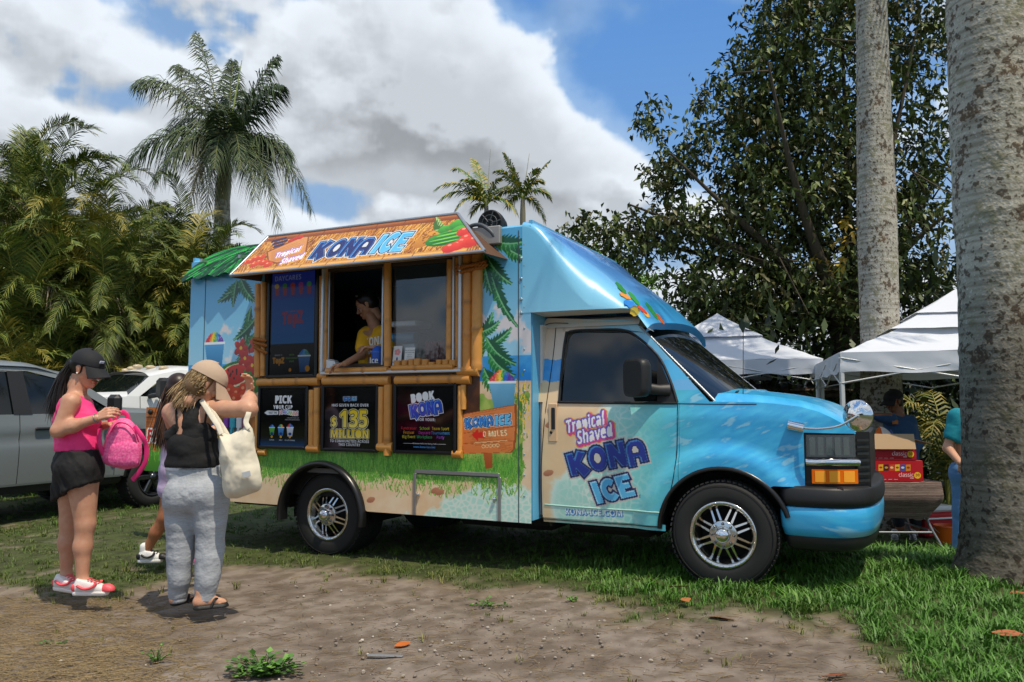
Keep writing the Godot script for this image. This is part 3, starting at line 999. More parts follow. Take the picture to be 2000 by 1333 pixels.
func bamboo(a: Vector3, b: Vector3, r: float, parent: Node3D, called := "bamboo_pole") -> void:
	var m := MB.new()
	var n := maxi(3, int(a.distance_to(b) / 0.03))
	var first := rng.randf_range(0.05, 0.25)
	var gap := rng.randf_range(0.26, 0.38)
	var path := []; var rad := []; var tone := []
	var base := lin("cf8a3c").lerp(lin("dea052"), rng.randf())
	for i in n + 1:
		var l := a.distance_to(b) * i / n
		var q := absf(fposmod(l - first + gap * 0.5, gap) - gap * 0.5)
		path.append(a.lerp(b, float(i) / n))
		rad.append(r * (1.0 + 0.16 * exp(-pow(q / 0.014, 2.0)) - 0.05 * exp(-pow((q - 0.03) / 0.02, 2.0))))
		tone.append(base.lerp(lin("7a4a1c"), 0.6 * exp(-pow(q / 0.010, 2.0))))
	m.tube(path, rad, 10)
	for i in m.v.size():
		var k := clampi(int(i / 10.0), 0, n)
		m.c[i] = tone[k] * rng.randf_range(0.93, 1.05)
		m.c[i].a = 1.0
	part(m, called, vmat("bamboo", 0.38), parent)

func local_plane(px: float, py: float, o: Vector3, n: Vector3) -> Vector3:
	var e := T(px, py, 0.0) - Vector3(0, EYE, SIDE)
	var t := (o - Vector3(0, EYE, SIDE)).dot(n) / e.dot(n)
	return Vector3(0, EYE, SIDE) + e * t

func wheel(parent: Node3D, at: Vector3, dish: float) -> void:
	var w := holder("wheel", parent, at)
	var tyre := MB.new()
	tyre.lathe([Vector2(.19, -.22), Vector2(.30, -.232), Vector2(.352, -.215), Vector2(.370, -.18), Vector2(.373, -.11), Vector2(.370, -.045), Vector2(.352, -.008), Vector2(.325, .006), Vector2(.27, .008), Vector2(.232, -.002), Vector2(.222, -.02), Vector2(.222, -.20)], Vector3.ZERO, Vector3(0, 0, 1), 48)
	for k in 60:
		var a := TAU * k / 60
		for s in [-0.165, -0.055]:
			tyre.box(Vector3(cos(a) * .370, sin(a) * .370, s), Vector3(.010, .026, .090), 0.0, Basis(Vector3(0, 0, 1), a) * Basis(Vector3(1, 0, 0), 0.25 * signf(s + 0.11)))
	tyre.lathe([Vector2(.338, .0055), Vector2(.341, .0095), Vector2(.345, .0045)], Vector3.ZERO, Vector3(0, 0, 1), 48)
	part(tyre, "tyre", mat("tyre_rubber", "20201f", 0.78), w)
	var rim := MB.new()
	var al := mat("polished_rim", "d9d7d2", 0.16, 1.0)
	rim.lathe([Vector2(.170, -.10), Vector2(.174, -.055), Vector2(.190, -.040), Vector2(.197, -.018), Vector2(.204, -.004), Vector2(.216, .004), Vector2(.228, .004), Vector2(.232, -.004), Vector2(.230, -.012)].map(func(q): return q), Vector3.ZERO, Vector3(0, 0, 1), 56)
	for k in 32:
		var a := TAU * k / 32
		rim.lathe([Vector2(.0048, .0), Vector2(.004, .004), Vector2(.001, .005)], Vector3(cos(a) * .217, sin(a) * .217, .0035), Vector3(0, 0, 1), 6)
	part(rim, "rim", al, w)
	var back := MB.new()
	back.lathe([Vector2(.0, -.17), Vector2(.175, -.16), Vector2(.175, -.10)].map(func(q): return q), Vector3.ZERO, Vector3(0, 0, 1), 32)
	part(back, "brake_drum", mat("brake_black", "141414", 0.7), w)
	for k in 8:
		var s := MB.new()
		var a := TAU * (k + 0.5) / 8
		var bz := Basis(Vector3(0, 0, 1), a)
		for sg: float in [-1.0, 1.0]:
			var p0 := Vector3(.075, sg * .022, -.030 + dish); var p1 := Vector3(.178, sg * .020, -.050)
			var row := []
			for e in [p0, p1]:
				var wd := .0085 if e == p0 else .006
				row.append([bz * (e + Vector3(0, -wd, -.035)), bz * (e + Vector3(0, -wd, 0)), bz * (e + Vector3(0, wd, 0)), bz * (e + Vector3(0, wd, -.035))])
			for j in 4:
				s.quad(row[0][j], row[1][j], row[1][(j + 1) % 4], row[0][(j + 1) % 4])
		part(s, "spoke", al, w)
	var hub := MB.new()
	hub.lathe([Vector2(.098, -.07 + dish), Vector2(.098, -.032 + dish), Vector2(.090, -.024 + dish), Vector2(.054, -.022 + dish)], Vector3.ZERO, Vector3(0, 0, 1), 32)
	part(hub, "hub", al, w)
	var cap := MB.new()
	cap.lathe([Vector2(.054, -.03 + dish), Vector2(.053, .010 + dish), Vector2(.047, .026 + dish), Vector2(.034, .036 + dish), Vector2(.016, .041 + dish), Vector2(.0005, .042 + dish)], Vector3.ZERO, Vector3(0, 0, 1), 28)
	part(cap, "centre_cap", mat("chrome", "e6e6e6", 0.05, 1.0), w)
	for k in 8:
		var a := TAU * k / 8
		var nut := MB.new()
		nut.lathe([Vector2(.011, -.024 + dish), Vector2(.010, -.004 + dish), Vector2(.005, .001 + dish), Vector2(.0003, .002 + dish)], Vector3(cos(a) * .076, sin(a) * .076, 0), Vector3(0, 0, 1), 6)
		part(nut, "lug_nut", mat("dark_chrome", "8a8a8c", 0.2, 1.0), w)

func framed(called: String, lo: Vector2, hi: Vector2, z: float, rail: float, pic: Texture2D, frame_mat: Material, glossy := 0.08, lit := 0.0) -> void:
	var f := holder(called, truck)
	var fr := MB.new()
	var c := (lo + hi) * 0.5
	var s := hi - lo
	for sx in [-1.0, 1.0]:
		fr.box(Vector3(c.x + sx * (s.x - rail) * 0.5, c.y, z), Vector3(rail, s.y, .034), .008)
		fr.box(Vector3(c.x, c.y + sx * (s.y - rail) * 0.5, z), Vector3(s.x - rail * 2.0, rail, .034), .008)
	part(fr, "frame", frame_mat, f)
	var sheet := MB.new()
	sheet.box(Vector3(c.x, c.y, z - 0.006), Vector3(s.x - rail * 1.4, s.y - rail * 1.4, .010))
	for i in sheet.v.size():
		sheet.uv[i] = Vector2((sheet.v[i].x - c.x) / (s.x - rail * 1.4) + 0.5, 0.5 - (sheet.v[i].y - c.y) / (s.y - rail * 1.4))
	var m := StandardMaterial3D.new()
	m.albedo_texture = pic
	m.roughness = glossy
	if lit > 0.0:
		m.emission_enabled = true
		m.emission = Color.WHITE
		m.emission_operator = BaseMaterial3D.EMISSION_OP_MULTIPLY
		m.emission_texture = pic
		m.emission_energy_multiplier = lit
		m.albedo_color = Color(0.35, 0.35, 0.35)
		m.metallic_specular = 0.3
	part(sheet, "screen" if lit > 0.0 else "poster", m, f)

func posters() -> void:
	var black := mat("frame_black", "0d0d0e", 0.35)
	# menu screen with a printed strip below it
	var a := T2(522, 532, .1); var b := T2(617, 742, .1)
	var lo := Vector2(a.x, 1.555); var hi := Vector2(b.x, 2.56)
	var p := Pad.new(320, 500, lo, hi, hx("08090c"))
	var w := hi.x - lo.x
	var X := func(t: float) -> float: return lo.x + w * t
	p.rect(X.call(.05), 1.86, X.call(.95), 2.55, hx("1f4fb0"), hx("1a6fb8"))
	p.rect(X.call(.05), 2.30, X.call(.95), 2.55, hx("3040a8"), hx("3a4fa6"))
	write(p, "DAYCARES", Vector2(X.call(.10), 2.475), .05, hx("8890c8"), 0.0, 1.0)
	for k in 5:
		p.poly([Vector2(X.call(.1 + k * .17), 2.43), Vector2(X.call(.2 + k * .17), 2.44), Vector2(X.call(.19 + k * .17), 2.33), Vector2(X.call(.13 + k * .17), 2.33)], hx("a03a4a"))
		p.oval(Vector2(X.call(.15 + k * .17), 2.425), Vector2(.03, .025), [hx("b89a3a"), hx("4a8a4a"), hx("b04a3a"), hx("a04a8a"), hx("4a9a6a")][k])
	write(p, "THE FLAVOR THAT", Vector2(X.call(.5), 2.165), .016, hx("b06a88"))
	write(p, "TopZ", Vector2(X.call(.5), 2.055), .115, hx("a04a72"), 0.5, 0.72, 0.03, 0.0, 0.006)
	p.rect(X.call(.05), 1.56, X.call(.95), 1.83, hx("0b0c12"))
	write(p, "MAKE IT", Vector2(X.call(.22), 1.745), .018, hx("a8a8b0"))
	write(p, "TopZ", Vector2(X.call(.22), 1.675), .055, hx("c88a2a"), 0.5, 0.85, 0.0, 0.0, 0.004)
	for k in 3: write(p, ["WITH", "SOUR CANDY", "POPS"][k], Vector2(X.call(.50), 1.745 - k * .032), .018, hx("5f9a3a"))
	p.oval(Vector2(X.call(.47), 1.61), Vector2(.018, .018), hx("d08a2a"))
	cup_print(p, Vector2(X.call(.76), 1.70), .15, hx("2a62a8"), 0.0, [hx("2f7fd0"), hx("4fa0e0"), hx("2a8a8a")])
	p.oval(Vector2(X.call(.83), 1.62), Vector2(.03, .03), hx("d0902a"))
	framed("menu_screen", lo, hi, .085, .03, p.tex(), black, 0.12, 0.10)
	# three framed notices
	a = T2(506, 756, .08); b = T2(601, 879, .08)
	lo = Vector2(a.x, .91); hi = Vector2(b.x, 1.485)
	p = Pad.new(420, 420, lo, hi, hx("0b0b0d"))
	w = hi.x - lo.x
	var cx := (lo.x + hi.x) * 0.5
	p.rect(lo.x, lo.y, hi.x, lo.y + .10, hx("0b0b0d"), hx("1f4f86"))
	write(p, "PICK", Vector2(cx, 1.335), .072, hx("f2f2f0"), 0.5, 0.95, 0.0, 0.0, 0.004)
	write(p, "YOUR CUP", Vector2(cx, 1.278), .036, hx("f2f2f0"), 0.5, 1.0, 0.0, 0.0, 0.001)
	p.poly([Vector2(cx - .24, 1.238), Vector2(cx - .20, 1.262), Vector2(cx - .06, 1.258), Vector2(cx - .06, 1.222), Vector2(cx - .20, 1.218)], hx("eef0f0"))
	write(p, "VISIT THE", Vector2(cx - .13, 1.231), .020, hx("15151a"), 0.5, 0.85)
	var fl := "FLAVORWAVE"
	for k in fl.length():
		var q := Vector2(cx - .035 + k * .024, 1.222 + .008 * sin(k * 0.6))
		write(p, fl[k], q, .040, hx("f4f4f4"), 0.5, 0.8, 0.0, 0.0, 0.006)
		write(p, fl[k], q, .040, [hx("d8262c"), hx("c83a9a"), hx("6a4ab8"), hx("2f6fce"), hx("3aa6c8"), hx("4fae3c"), hx("b0c030"), hx("f0a02a"), hx("e05a2a"), hx("d8262c")][k], 0.5, 0.8)
	write(p, "A FLAVOR TOUR CUP!", Vector2(cx + .13, 1.185), .011, hx("b8b8bc"))
	write(p, "THE FLAVOR INFORMATION", Vector2(cx + .12, 1.168), .010, hx("b8b8bc"))
	for k in 3:
		cup_print(p, Vector2(cx - .135 + k * .115, 1.075), .07 + k * .008, [hx("58b83c"), hx("3f8fd8"), hx("dfe6ee")][k], 0.0, [[hx("2a6fce"), hx("3f8fe0")], [hx("2f7fd0"), hx("4fae3c"), hx("e8c838"), hx("e86a2a")], [hx("d8262c"), hx("d84a3a"), hx("2a6fce"), hx("3a7fd8")]][k])
		p.oval(Vector2(cx - .135 + k * .115, 1.035), Vector2(.020, .014), hx("1f3f8a"))
		p.oval(Vector2(cx - .135 + k * .115, 1.005), Vector2(.014, .012), hx("e8a82a"))
		write(p, ["CLASSIC", "KING", "COLOR CHANGE"][k], Vector2(cx - .135 + k * .115, .968), .012, hx("c8d4e4"))
	framed("notice_board", lo, hi, .085, .028, p.tex(), black)
	a = T2(630, 753, .08); b = T2(739, 884, .08)
	lo = Vector2(a.x, .905); hi = Vector2(b.x, 1.49)
	p = Pad.new(440, 420, lo, hi, hx("0b0b0d"))
	cx = (lo.x + hi.x) * 0.5
	emblem(p, "KONA", Vector2(cx - .075, 1.36), Vector2(cx + .005, 1.36), .032, 0.0, 3)
	emblem(p, "ICE", Vector2(cx + .022, 1.36), Vector2(cx + .075, 1.36), .032, 0.0, 3)
	write(p, "HAS GIVEN BACK OVER", Vector2(cx, 1.302), .027, hx("e8e8ea"), 0.5, 1.05)
	var gold := hx("f2cf2e")
	for q in 3:
		var fat: float = [0.016, 0.010, 0.003][q]
		var cl: Color = [hx("f0e6b0"), hx("17120a"), gold][q]
		write(p, "$", Vector2(cx - .185, 1.115), .085, cl, 0.5, 0.95, 0.0, 0.0, fat, true, gold.lightened(0.35) if q == 2 else null)
		write(p, "135", Vector2(cx + .045, 1.110), .155, cl, 0.5, 0.92, 0.0, 0.0, fat, true, gold.lightened(0.35) if q == 2 else null)
		write(p, "MILLION", Vector2(cx, 1.012), .072, cl, 0.5, 1.04, 0.0, 0.0, fat * 0.75, true, gold.lightened(0.35) if q == 2 else null)
	write(p, "TO COMMUNITIES ACROSS", Vector2(cx, .968), .025, hx("e8e8ea"), 0.5, 1.02)
	write(p, "THIS COUNTRY", Vector2(cx, .936), .025, hx("e8e8ea"), 0.5, 1.02)
	framed("notice_board", lo, hi, .085, .028, p.tex(), black)
	a = T2(770, 752, .08); b = T2(892, 889, .08)
	lo = Vector2(a.x, .905); hi = Vector2(b.x, 1.49)
	p = Pad.new(440, 420, lo, hi, hx("0c0b0e"))
	cx = (lo.x + hi.x) * 0.5
	write_along(p, "BOOK", T2(801, 785, .08), T2(850, 777, .08), .072, hx("f2f2f0"), 0.0, 0.004)
	emblem(p, "KONA", T2(802, 816, .08), T2(866, 804, .08), .105, 0.0, 2, 0.06, 0.1, 0.9)
	write(p, "FOR YOUR:", Vector2(cx + .02, 1.175), .026, hx("e8e8ea"))
	for k in 9:
		write(p, ["Fundraiser", "School", "Team Sport", "Festival", "Daycare", "Tournament", "Big Event", "Workplace", "Party"][k], Vector2(cx - .165 + (k % 3) * .165, 1.098 - int(k / 3) * .038), .026, [hx("d83a3a"), hx("b8d83a"), hx("e8c83a"), hx("f0a03a"), hx("d04ab0"), hx("4a9ae0"), hx("e8d84a"), hx("3ab06a"), hx("b05ad8")][k], 0.5, 0.95, 0.0, 0.0, 0.0, false)
	p.line(Vector2(cx - .22, .975), Vector2(cx - .11, .975), .003, hx("d8d8dc"))
	p.line(Vector2(cx + .11, .975), Vector2(cx + .22, .975), .003, hx("d8d8dc"))
	write(p, "Wherever Folks Are Having Fun!", Vector2(cx, .970), .012, hx("d8d8dc"), 0.5, 0.95)
	write(p, "www.kona-ice.com", Vector2(cx, .937), .018, hx("4a9ae0"))
	framed("notice_board", lo, hi, .085, .028, p.tex(), black)

func awning_sign() -> void:
	var o := Vector3(-5.40, 2.475, .45)
	var up := Vector3(0, .415, -.36)
	var ey := up.normalized()
	var nz := Vector3(1, 0, 0).cross(ey)
	var hgt := up.length()
	var at := func(px: float, py: float) -> Vector2:
		var q := local_plane(px, py, o, nz) - o
		return Vector2(q.x, q.dot(ey))
	var c0: Vector2 = at.call(450, 537); var c1: Vector2 = at.call(948, 488); var c2: Vector2 = at.call(894, 417); var c3: Vector2 = at.call(521, 466)
	var pad := Pad.new(1100, 250, Vector2(c0.x, -0.02), Vector2(c1.x, c2.y + 0.02), hx("c8802c"))
	# thatch, a bamboo rail above and below, boards and fruit
	for i in 5200:
		var q := Vector2(rng.randf_range(c0.x, c1.x), rng.randf_range(0.02, c2.y))
		var l := rng.randf_range(0.05, 0.16)
		pad.line(q, q + Vector2(rng.randf_range(-.5, .2) * l, -l), rng.randf_range(.004, .010), [hx("e0a040"), hx("b86a1e"), hx("f0c060"), hx("8a4a14"), hx("d8923a"), hx("6a3410")][rng.randi() % 6], 0.4)
	var H: float = c2.y
	for k in 2:
		var y0: float = [0.0, H - .085][k]; var y1: float = [0.065, H][k]
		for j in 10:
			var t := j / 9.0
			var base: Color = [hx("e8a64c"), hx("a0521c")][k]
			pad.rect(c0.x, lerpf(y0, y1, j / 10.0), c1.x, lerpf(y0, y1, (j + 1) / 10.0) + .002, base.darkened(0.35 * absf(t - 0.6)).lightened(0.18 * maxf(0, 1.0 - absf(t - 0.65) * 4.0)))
		for j in 9: pad.line(Vector2(c0.x + 0.2 + j * 0.29, y0), Vector2(c0.x + 0.21 + j * 0.29, y1), .008, hx("7a3c12"))
	var bd := hx("d48a48")
	pad.poly([at.call(520, 492), at.call(590, 461), at.call(604, 460), at.call(597, 503), at.call(540, 516), at.call(522, 512)], hx("8a4a1e"))
	pad.poly([at.call(523, 493), at.call(590, 464), at.call(601, 463), at.call(594, 501), at.call(541, 513), at.call(525, 509)], bd.lightened(0.1), bd)
	for k in 9:
		var a: Vector2 = at.call(526, 495 + k * 2); var b: Vector2 = at.call(596, 468 + k * 4)
		pad.line(a.lerp(b, .05), a.lerp(b, rng.randf_range(.6, .98)), .006, bd.darkened(0.18))
	for k in 16: pad.oval(at.call(533 + (k % 6) * 4.6 - (k / 6) * -2.0, 472 + (k / 6) * 5.0 - (k % 6) * 1.2), Vector2(.022, .022), hx("2c2038"), hx("453058"))
	for q in [[568, 470], [577, 466], [586, 464]]: pad.oval(at.call(q[0], q[1]), Vector2(.035, .028), hx("d83a2a"), hx("a82a1c"))
	for q in [[480, 513], [490, 510], [500, 505], [507, 512], [515, 513], [496, 517], [523, 517], [510, 503]]:
		pad.oval(at.call(q[0], q[1]), Vector2(.05, .042), hx("e0522a"), hx("b83418"))
		pad.oval(at.call(q[0] - 1.5, q[1] - 2.5), Vector2(.012, .009), hx("f6b078"))
	for k in 5:
		for q in [[465, 524], [922, 482]]:
			pad.line(at.call(q[0] - 10 + k * 5, q[1] + 8), at.call(q[0] - 3 + k * 5, q[1] - 9), .016, hx("b0702a"))
			pad.line(at.call(q[0] - 9 + k * 5, q[1] + 8), at.call(q[0] - 2 + k * 5, q[1] - 9), .005, hx("6a3a12"))
	# pineapple, melon, apples
	pad.oval(at.call(838, 466), Vector2(.15, .085), hx("e0a03a"), hx("b8742a"), 0.7)
	for k in 40: pad.oval(at.call(838 + rng.randf_range(-13, 13), 466 + rng.randf_range(-10, 10)), Vector2(.010, .008), hx("8a5418"))
	for k in 6: palm_print(pad, at.call(850, 450), at.call(852 + k * 4, 424 + k * 4), .02, .035, hx("3f6a22"), hx("86a83c"), 3)
	for q in [[868, 448, .06], [880, 444, .05], [894, 438, .075], [896, 450, .07]]: pad.oval(at.call(q[0], q[1]), Vector2(q[2], q[2] * 0.9), hx("58b83c"), hx("2f7a2a"))
	pad.oval(at.call(874, 465), Vector2(.20, .095), hx("4fae36"), hx("1f6a24"), 0.16)
	for k in 7: pad.oval(at.call(874, 465) + Vector2(0, .075 - k * .025), Vector2(.17 - absf(k - 3) * .025, .006), hx("92d85a") if k % 2 else hx("1c5a20"), null, 0.16)
	for q in [[908, 452], [912, 466], [903, 474], [893, 480], [918, 474], [880, 484], [926, 470]]:
		pad.oval(at.call(q[0], q[1]), Vector2(.075, .065), hx("e84a34"), hx("c0281c"))
		pad.oval(at.call(q[0] - 2, q[1] - 5), Vector2(.018, .013), hx("f49a84"))
	for w in [["Tropical", [535, 505], [584, 491]], ["Shaved", [545, 517], [590, 505]]]:
		var a0: Vector2 = at.call(w[1][0], w[1][1]); var b0: Vector2 = at.call(w[2][0], w[2][1])
		write_along(pad, w[0], a0 + Vector2(.010, -.002), b0 + Vector2(.010, -.002), .078, hx("f0b83c"), .22, .012)
		write_along(pad, w[0], a0 + Vector2(-.004, .004), b0 + Vector2(-.004, .004), .078, hx("6f8ee0"), .22, .012)
		write_along(pad, w[0], a0, b0, .078, hx("c85a9a"), .22, .008)
		write_along(pad, w[0], a0, b0, .078, hx("f6f2f6"), .22, .002)
	emblem(pad, "KONA", at.call(602, 505), at.call(712, 497), .225, .05, 0, .07, .08, .6)
	emblem(pad, "ICE", at.call(721, 495), at.call(782, 490), .245, .10, 0, .11, .06, .6)
	write(pad, "\u00ae", at.call(784, 489), .035, hx("d8c8a8"))
	var m := StandardMaterial3D.new()
	m.albedo_texture = pad.tex()
	m.roughness = 0.35
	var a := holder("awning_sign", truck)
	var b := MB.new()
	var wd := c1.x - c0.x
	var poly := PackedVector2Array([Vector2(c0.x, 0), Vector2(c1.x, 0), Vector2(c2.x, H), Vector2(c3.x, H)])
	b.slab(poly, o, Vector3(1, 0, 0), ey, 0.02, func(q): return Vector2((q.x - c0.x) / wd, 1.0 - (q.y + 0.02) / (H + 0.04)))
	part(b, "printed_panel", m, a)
	var al := mat("brushed_aluminium", "b4b6b8", 0.35, 0.9)
	for e in [[0, 1], [1, 2], [2, 3], [3, 0]]:
		var r := MB.new()
		var p0 := o + Vector3(1, 0, 0) * poly[e[0]].x + ey * poly[e[0]].y; var p1 := o + Vector3(1, 0, 0) * poly[e[1]].x + ey * poly[e[1]].y
		r.tube([p0, p1], 0.013, 8)
		part(r, "edge_rail", al, a)
	var under := MB.new()
	var pts := []
	for q in poly: pts.append(o + Vector3(1, 0, 0) * q.x + ey * q.y - nz * 0.025)
	under.quad(pts[0], pts[1], pts[2], pts[3])
	# closed cheeks at either end and the soffit back to the wall
	var L := Vector3(c0.x - 5.40, 2.475, .05); var R := Vector3(c1.x - 5.40, 2.475, .05)
	under.tri(pts[0], pts[3], Vector3(pts[3].x, pts[3].y, .05)); under.tri(pts[0], Vector3(pts[3].x, pts[3].y, .05), L)
	under.tri(pts[1], Vector3(pts[2].x, pts[2].y, .05), pts[2]); under.tri(pts[1], R, Vector3(pts[2].x, pts[2].y, .05))
	part(under, "backing", mat("awning_back", "5a3c28", 0.8), a)

func build_truck() -> void:
	truck = thing("ice_truck", "blue shaved ice truck with beach print and open serving window on the grass", "truck", Vector3(SIDE * sin(YAW), 0, -SIDE * cos(YAW)), -YAW)
	var film := StandardMaterial3D.new()
	film.resource_name = "printed_film"
	film.albedo_texture = wrap_pad().tex()
	film.roughness = 0.28
	film.clearcoat_enabled = true
	film.clearcoat = 0.35
	film.clearcoat_roughness = 0.08
	var al := mat("brushed_aluminium", "b4b6b8", 0.35, 0.9)
	var steel := mat("white_frame", "d4d6d6", 0.3, 0.3)
	var blackp := mat("black_plastic", "1c1c1d", 0.5)
	var dark := mat("under_black", "0c0c0c", 0.8)
	var chrome := mat("chrome", "e6e6e6", 0.05, 1.0)
	var blue := mat("sky_paint", "62b6e2", 0.25)
	blue.clearcoat_enabled = true
	blue.clearcoat = 0.5
	# ---- serving box: the near side with its window cut out and the arch over the rear wheel
	var UL := -6.33; var UR := -2.585; var YT := 2.73; var YB := 0.40
	var win := Rect2(-4.60, 1.66, 1.28, 0.86)
	var us := [UL, -6.08]
	var k := -5.9
	while k < UR - 0.03:
		us.append(k)
		k += 0.052
	for e in [win.position.x, win.end.x, UR]: us.append(e)
	us.sort()
	var arch := func(u: float) -> float:
		var d := absf(u - REAR_AXLE)
		return maxf(YB, 0.335 + sqrt(maxf(0.0, 0.455 * 0.455 - d * d))) if d < 0.455 else YB
	var side := MB.new(); var inner := MB.new()
	for i in us.size() - 1:
		var u0: float = us[i]; var u1: float = us[i + 1]
		if u1 - u0 < 0.0005: continue
		var mid := (u0 + u1) * 0.5
		var open := mid > win.position.x and mid < win.end.x
		for seg in ([[-1.0, win.position.y], [win.end.y, YT]] if open else [[-1.0, YT]]):
			var y0: float = arch.call(u0) if seg[0] < 0 else seg[0]; var y1: float = arch.call(u1) if seg[0] < 0 else seg[0]
			var n := side.p(Vector3(u0, y0, .06), wuv(u0, y0)); side.p(Vector3(u0, seg[1], .06), wuv(u0, seg[1])); side.p(Vector3(u1, seg[1], .06), wuv(u1, seg[1])); side.p(Vector3(u1, y1, .06), wuv(u1, y1))
			side.t3(n, n + 1, n + 2); side.t3(n, n + 2, n + 3)
			inner.quad(Vector3(u1, maxf(.7, y1), .0), Vector3(u1, seg[1], .0), Vector3(u0, seg[1], .0), Vector3(u0, maxf(.7, y0), .0))
	part(side, "side_panel", film, truck)
	var lining := mat("lining_grey", "72757a", 0.7)
	inner.box(Vector3((UL + UR) / 2, .72, -.99), Vector3(UR - UL - .06, .04, 1.95))
	inner.box(Vector3((UL + UR) / 2, 2.72, -.99), Vector3(UR - UL - .06, .03, 1.95))
	inner.box(Vector3((UL + UR) / 2, 1.7, -1.98), Vector3(UR - UL - .06, 2.0, .03))
	inner.box(Vector3(UL + .05, 1.7, -.99), Vector3(.03, 2.0, 1.9))
	inner.box(Vector3(UR - .05, 1.7, -.99), Vector3(.03, 2.0, 1.9))
	part(inner, "inner_lining", lining, truck)
	var shell := MB.new()
	shell.box(Vector3((UL + UR) / 2, YT - .012, -1.0), Vector3(UR - UL, .06, 2.115), .02)
	shell.box(Vector3((UL + UR) / 2, 1.6, -2.04), Vector3(UR - UL, 2.36, .03))
	shell.box(Vector3(UL + .012, 1.6, -.99), Vector3(.03, 2.36, 2.06))
	shell.box(Vector3(UR - .012, 1.6, -.99), Vector3(.03, 2.36, 2.06))
	part(shell, "box_shell", blue, truck)
	for u in [T2(397, 700).x, T2(1013, 700).x]:
		var seam := MB.new()
		seam.box(Vector3(u, 1.55, .061), Vector3(.006, 2.3, .004))
		part(seam, "panel_seam", mat("seam_dark", "3a4a50", 0.7), truck)
	for col in [1024]:
		var n := 14
		for j in n:
			var q := T2(col, 478 + j * 41.0)
			if q.y < 0.45 or q.y > 2.6: continue
			var rv := MB.new()
			rv.ball(Vector3(q.x, q.y, .060), Vector3(.009, .009, .005), 8)
			part(rv, "rivet", mat("rivet_steel", "9ab4be", 0.3, 0.6), truck)
	# ---- reveals, jambs and glass of the window
	var wf := holder("serving_window", truck)
	var frame := MB.new()
	var fl := T2(629, 730, .1).x; var fr := T2(899, 730, .1).x
	frame.box(Vector3((fl + fr) / 2, 1.590, .10), Vector3(fr - fl + .02, .026, .05), .006)
	frame.box(Vector3(fl, 2.08, .10), Vector3(.024, .96, .05), .006)
	frame.box(Vector3(fr, 2.08, .10), Vector3(.024, .96, .05), .006)
	frame.box(Vector3(fr - .075, 2.10, .085), Vector3(.014, .92, .03), .004)
	frame.box(Vector3((fl + fr) / 2, 2.545, .09), Vector3(fr - fl, .024, .05), .006)
	part(frame, "frame", steel, wf)
	var jamb := MB.new()
	for e in [win.position.x, win.end.x]: jamb.box(Vector3(e, win.get_center().y, .028), Vector3(.03, win.size.y + .03, .07))
	for e in [win.position.y - .004, win.end.y]: jamb.box(Vector3(win.get_center().x, e, .028), Vector3(win.size.x, .03, .068))
	part(jamb, "jamb", mat("jamb_dark", "3a2a1c", 0.6), wf)
	for x in [747, 641]:
		var rail := MB.new()
		rail.box(Vector3(T2(x, 620).x, 2.08, .05), Vector3(.021, .86, .03), .004)
		part(rail, "sliding_rail", al, wf)
	var glass := MB.new()
	var g0 := T2(765, 620).x
	glass.box(Vector3((g0 + win.end.x) / 2, win.get_center().y, .035), Vector3(win.end.x - g0, win.size.y, .006))
	var gm := mat("window_glass", "6a7a80", 0.02)
	gm.albedo_color = Color(0.25, 0.30, 0.32, 0.25)
	gm.transparency = BaseMaterial3D.TRANSPARENCY_ALPHA
	gm.metallic_specular = 0.7
	part(glass, "pane", gm, wf)
	# ---- bamboo
	var bz := .07
	for b in [[895, 504, 895, 716, .026], [914, 498, 913, 722, .045], [933, 494, 931, 724, .047], [636, 524, 635, 720, .024], [757, 512, 757, 716, .034], [879, 508, 877, 714, .028],
		[505, 555, 503, 738, .036], [515, 552, 514, 735, .030], [627, 540, 626, 742, .018],
		[609, 762, 608, 875, .030], [619, 758, 618, 880, .030], [745, 756, 744, 870, .030], [758, 752, 757, 890, .038], [899, 754, 898, 884, .022], [905, 752, 905, 800, .024],
		[505, 748, 624, 745, .040], [633, 745, 762, 744, .042], [774, 744, 920, 741, .042], [896, 724, 937, 725, .045], [622, 736, 640, 735, .03],
		[601, 876, 624, 877, .036], [739, 873, 768, 874, .040], [885, 887, 903, 888, .034], [506, 884, 520, 884, .03], [503, 790, 502, 880, .03]]:
		bamboo(T(b[0], b[1], bz), T(b[2], b[3], bz), b[4], truck)
	bamboo(T(638, 726, .10), T(758, 723, .10), .030, truck, "bamboo_sill")
	bamboo(T(766, 720, .11), T(886, 717, .11), .026, truck, "bamboo_sill")
	bamboo(T(758, 724, .09), T(895, 722, .09), .022, truck, "bamboo_sill")
	for x in [777, 791, 804, 816, 831, 844, 858, 871, 885]:
		var s := MB.new()
		var q := T(x, 715, .09)
		s.col = lin("c98a3e")
		var hgt := rng.randf_range(.03, .065)
		s.tube([q, q + Vector3(0, hgt, 0)], rng.randf_range(.028, .036), 12)
		part(s, "bamboo_stub", vmat("bamboo", 0.38), truck)
	for w in [[[890, 528], [950, 511]], [[891, 521], [952, 518]], [[892, 535], [948, 521]], [[494, 668], [520, 676]], [[495, 677], [520, 690]], [[494, 662], [519, 666]]]:
		var rope := MB.new()
		rope.col = lin("a8652a")
		var a := T(w[0][0], w[0][1], .105); var b := T(w[1][0], w[1][1], .105)
		for st in 2:
			var path := []
			for j in 25:
				var t := j / 24.0
				var ph := t * TAU * 5.0 + st * PI
				path.append(a.lerp(b, t) + Vector3(0, sin(ph) * .008, cos(ph) * .008 + .02 * sin(t * PI)))
			rope.tube(path, .010, 6)
		part(rope, "rope", vmat("rope", 0.8), truck)
	posters()
	awning_sign()
	# ---- green palm trim over the rear corner of the roof
	var trim := PackedVector2Array()
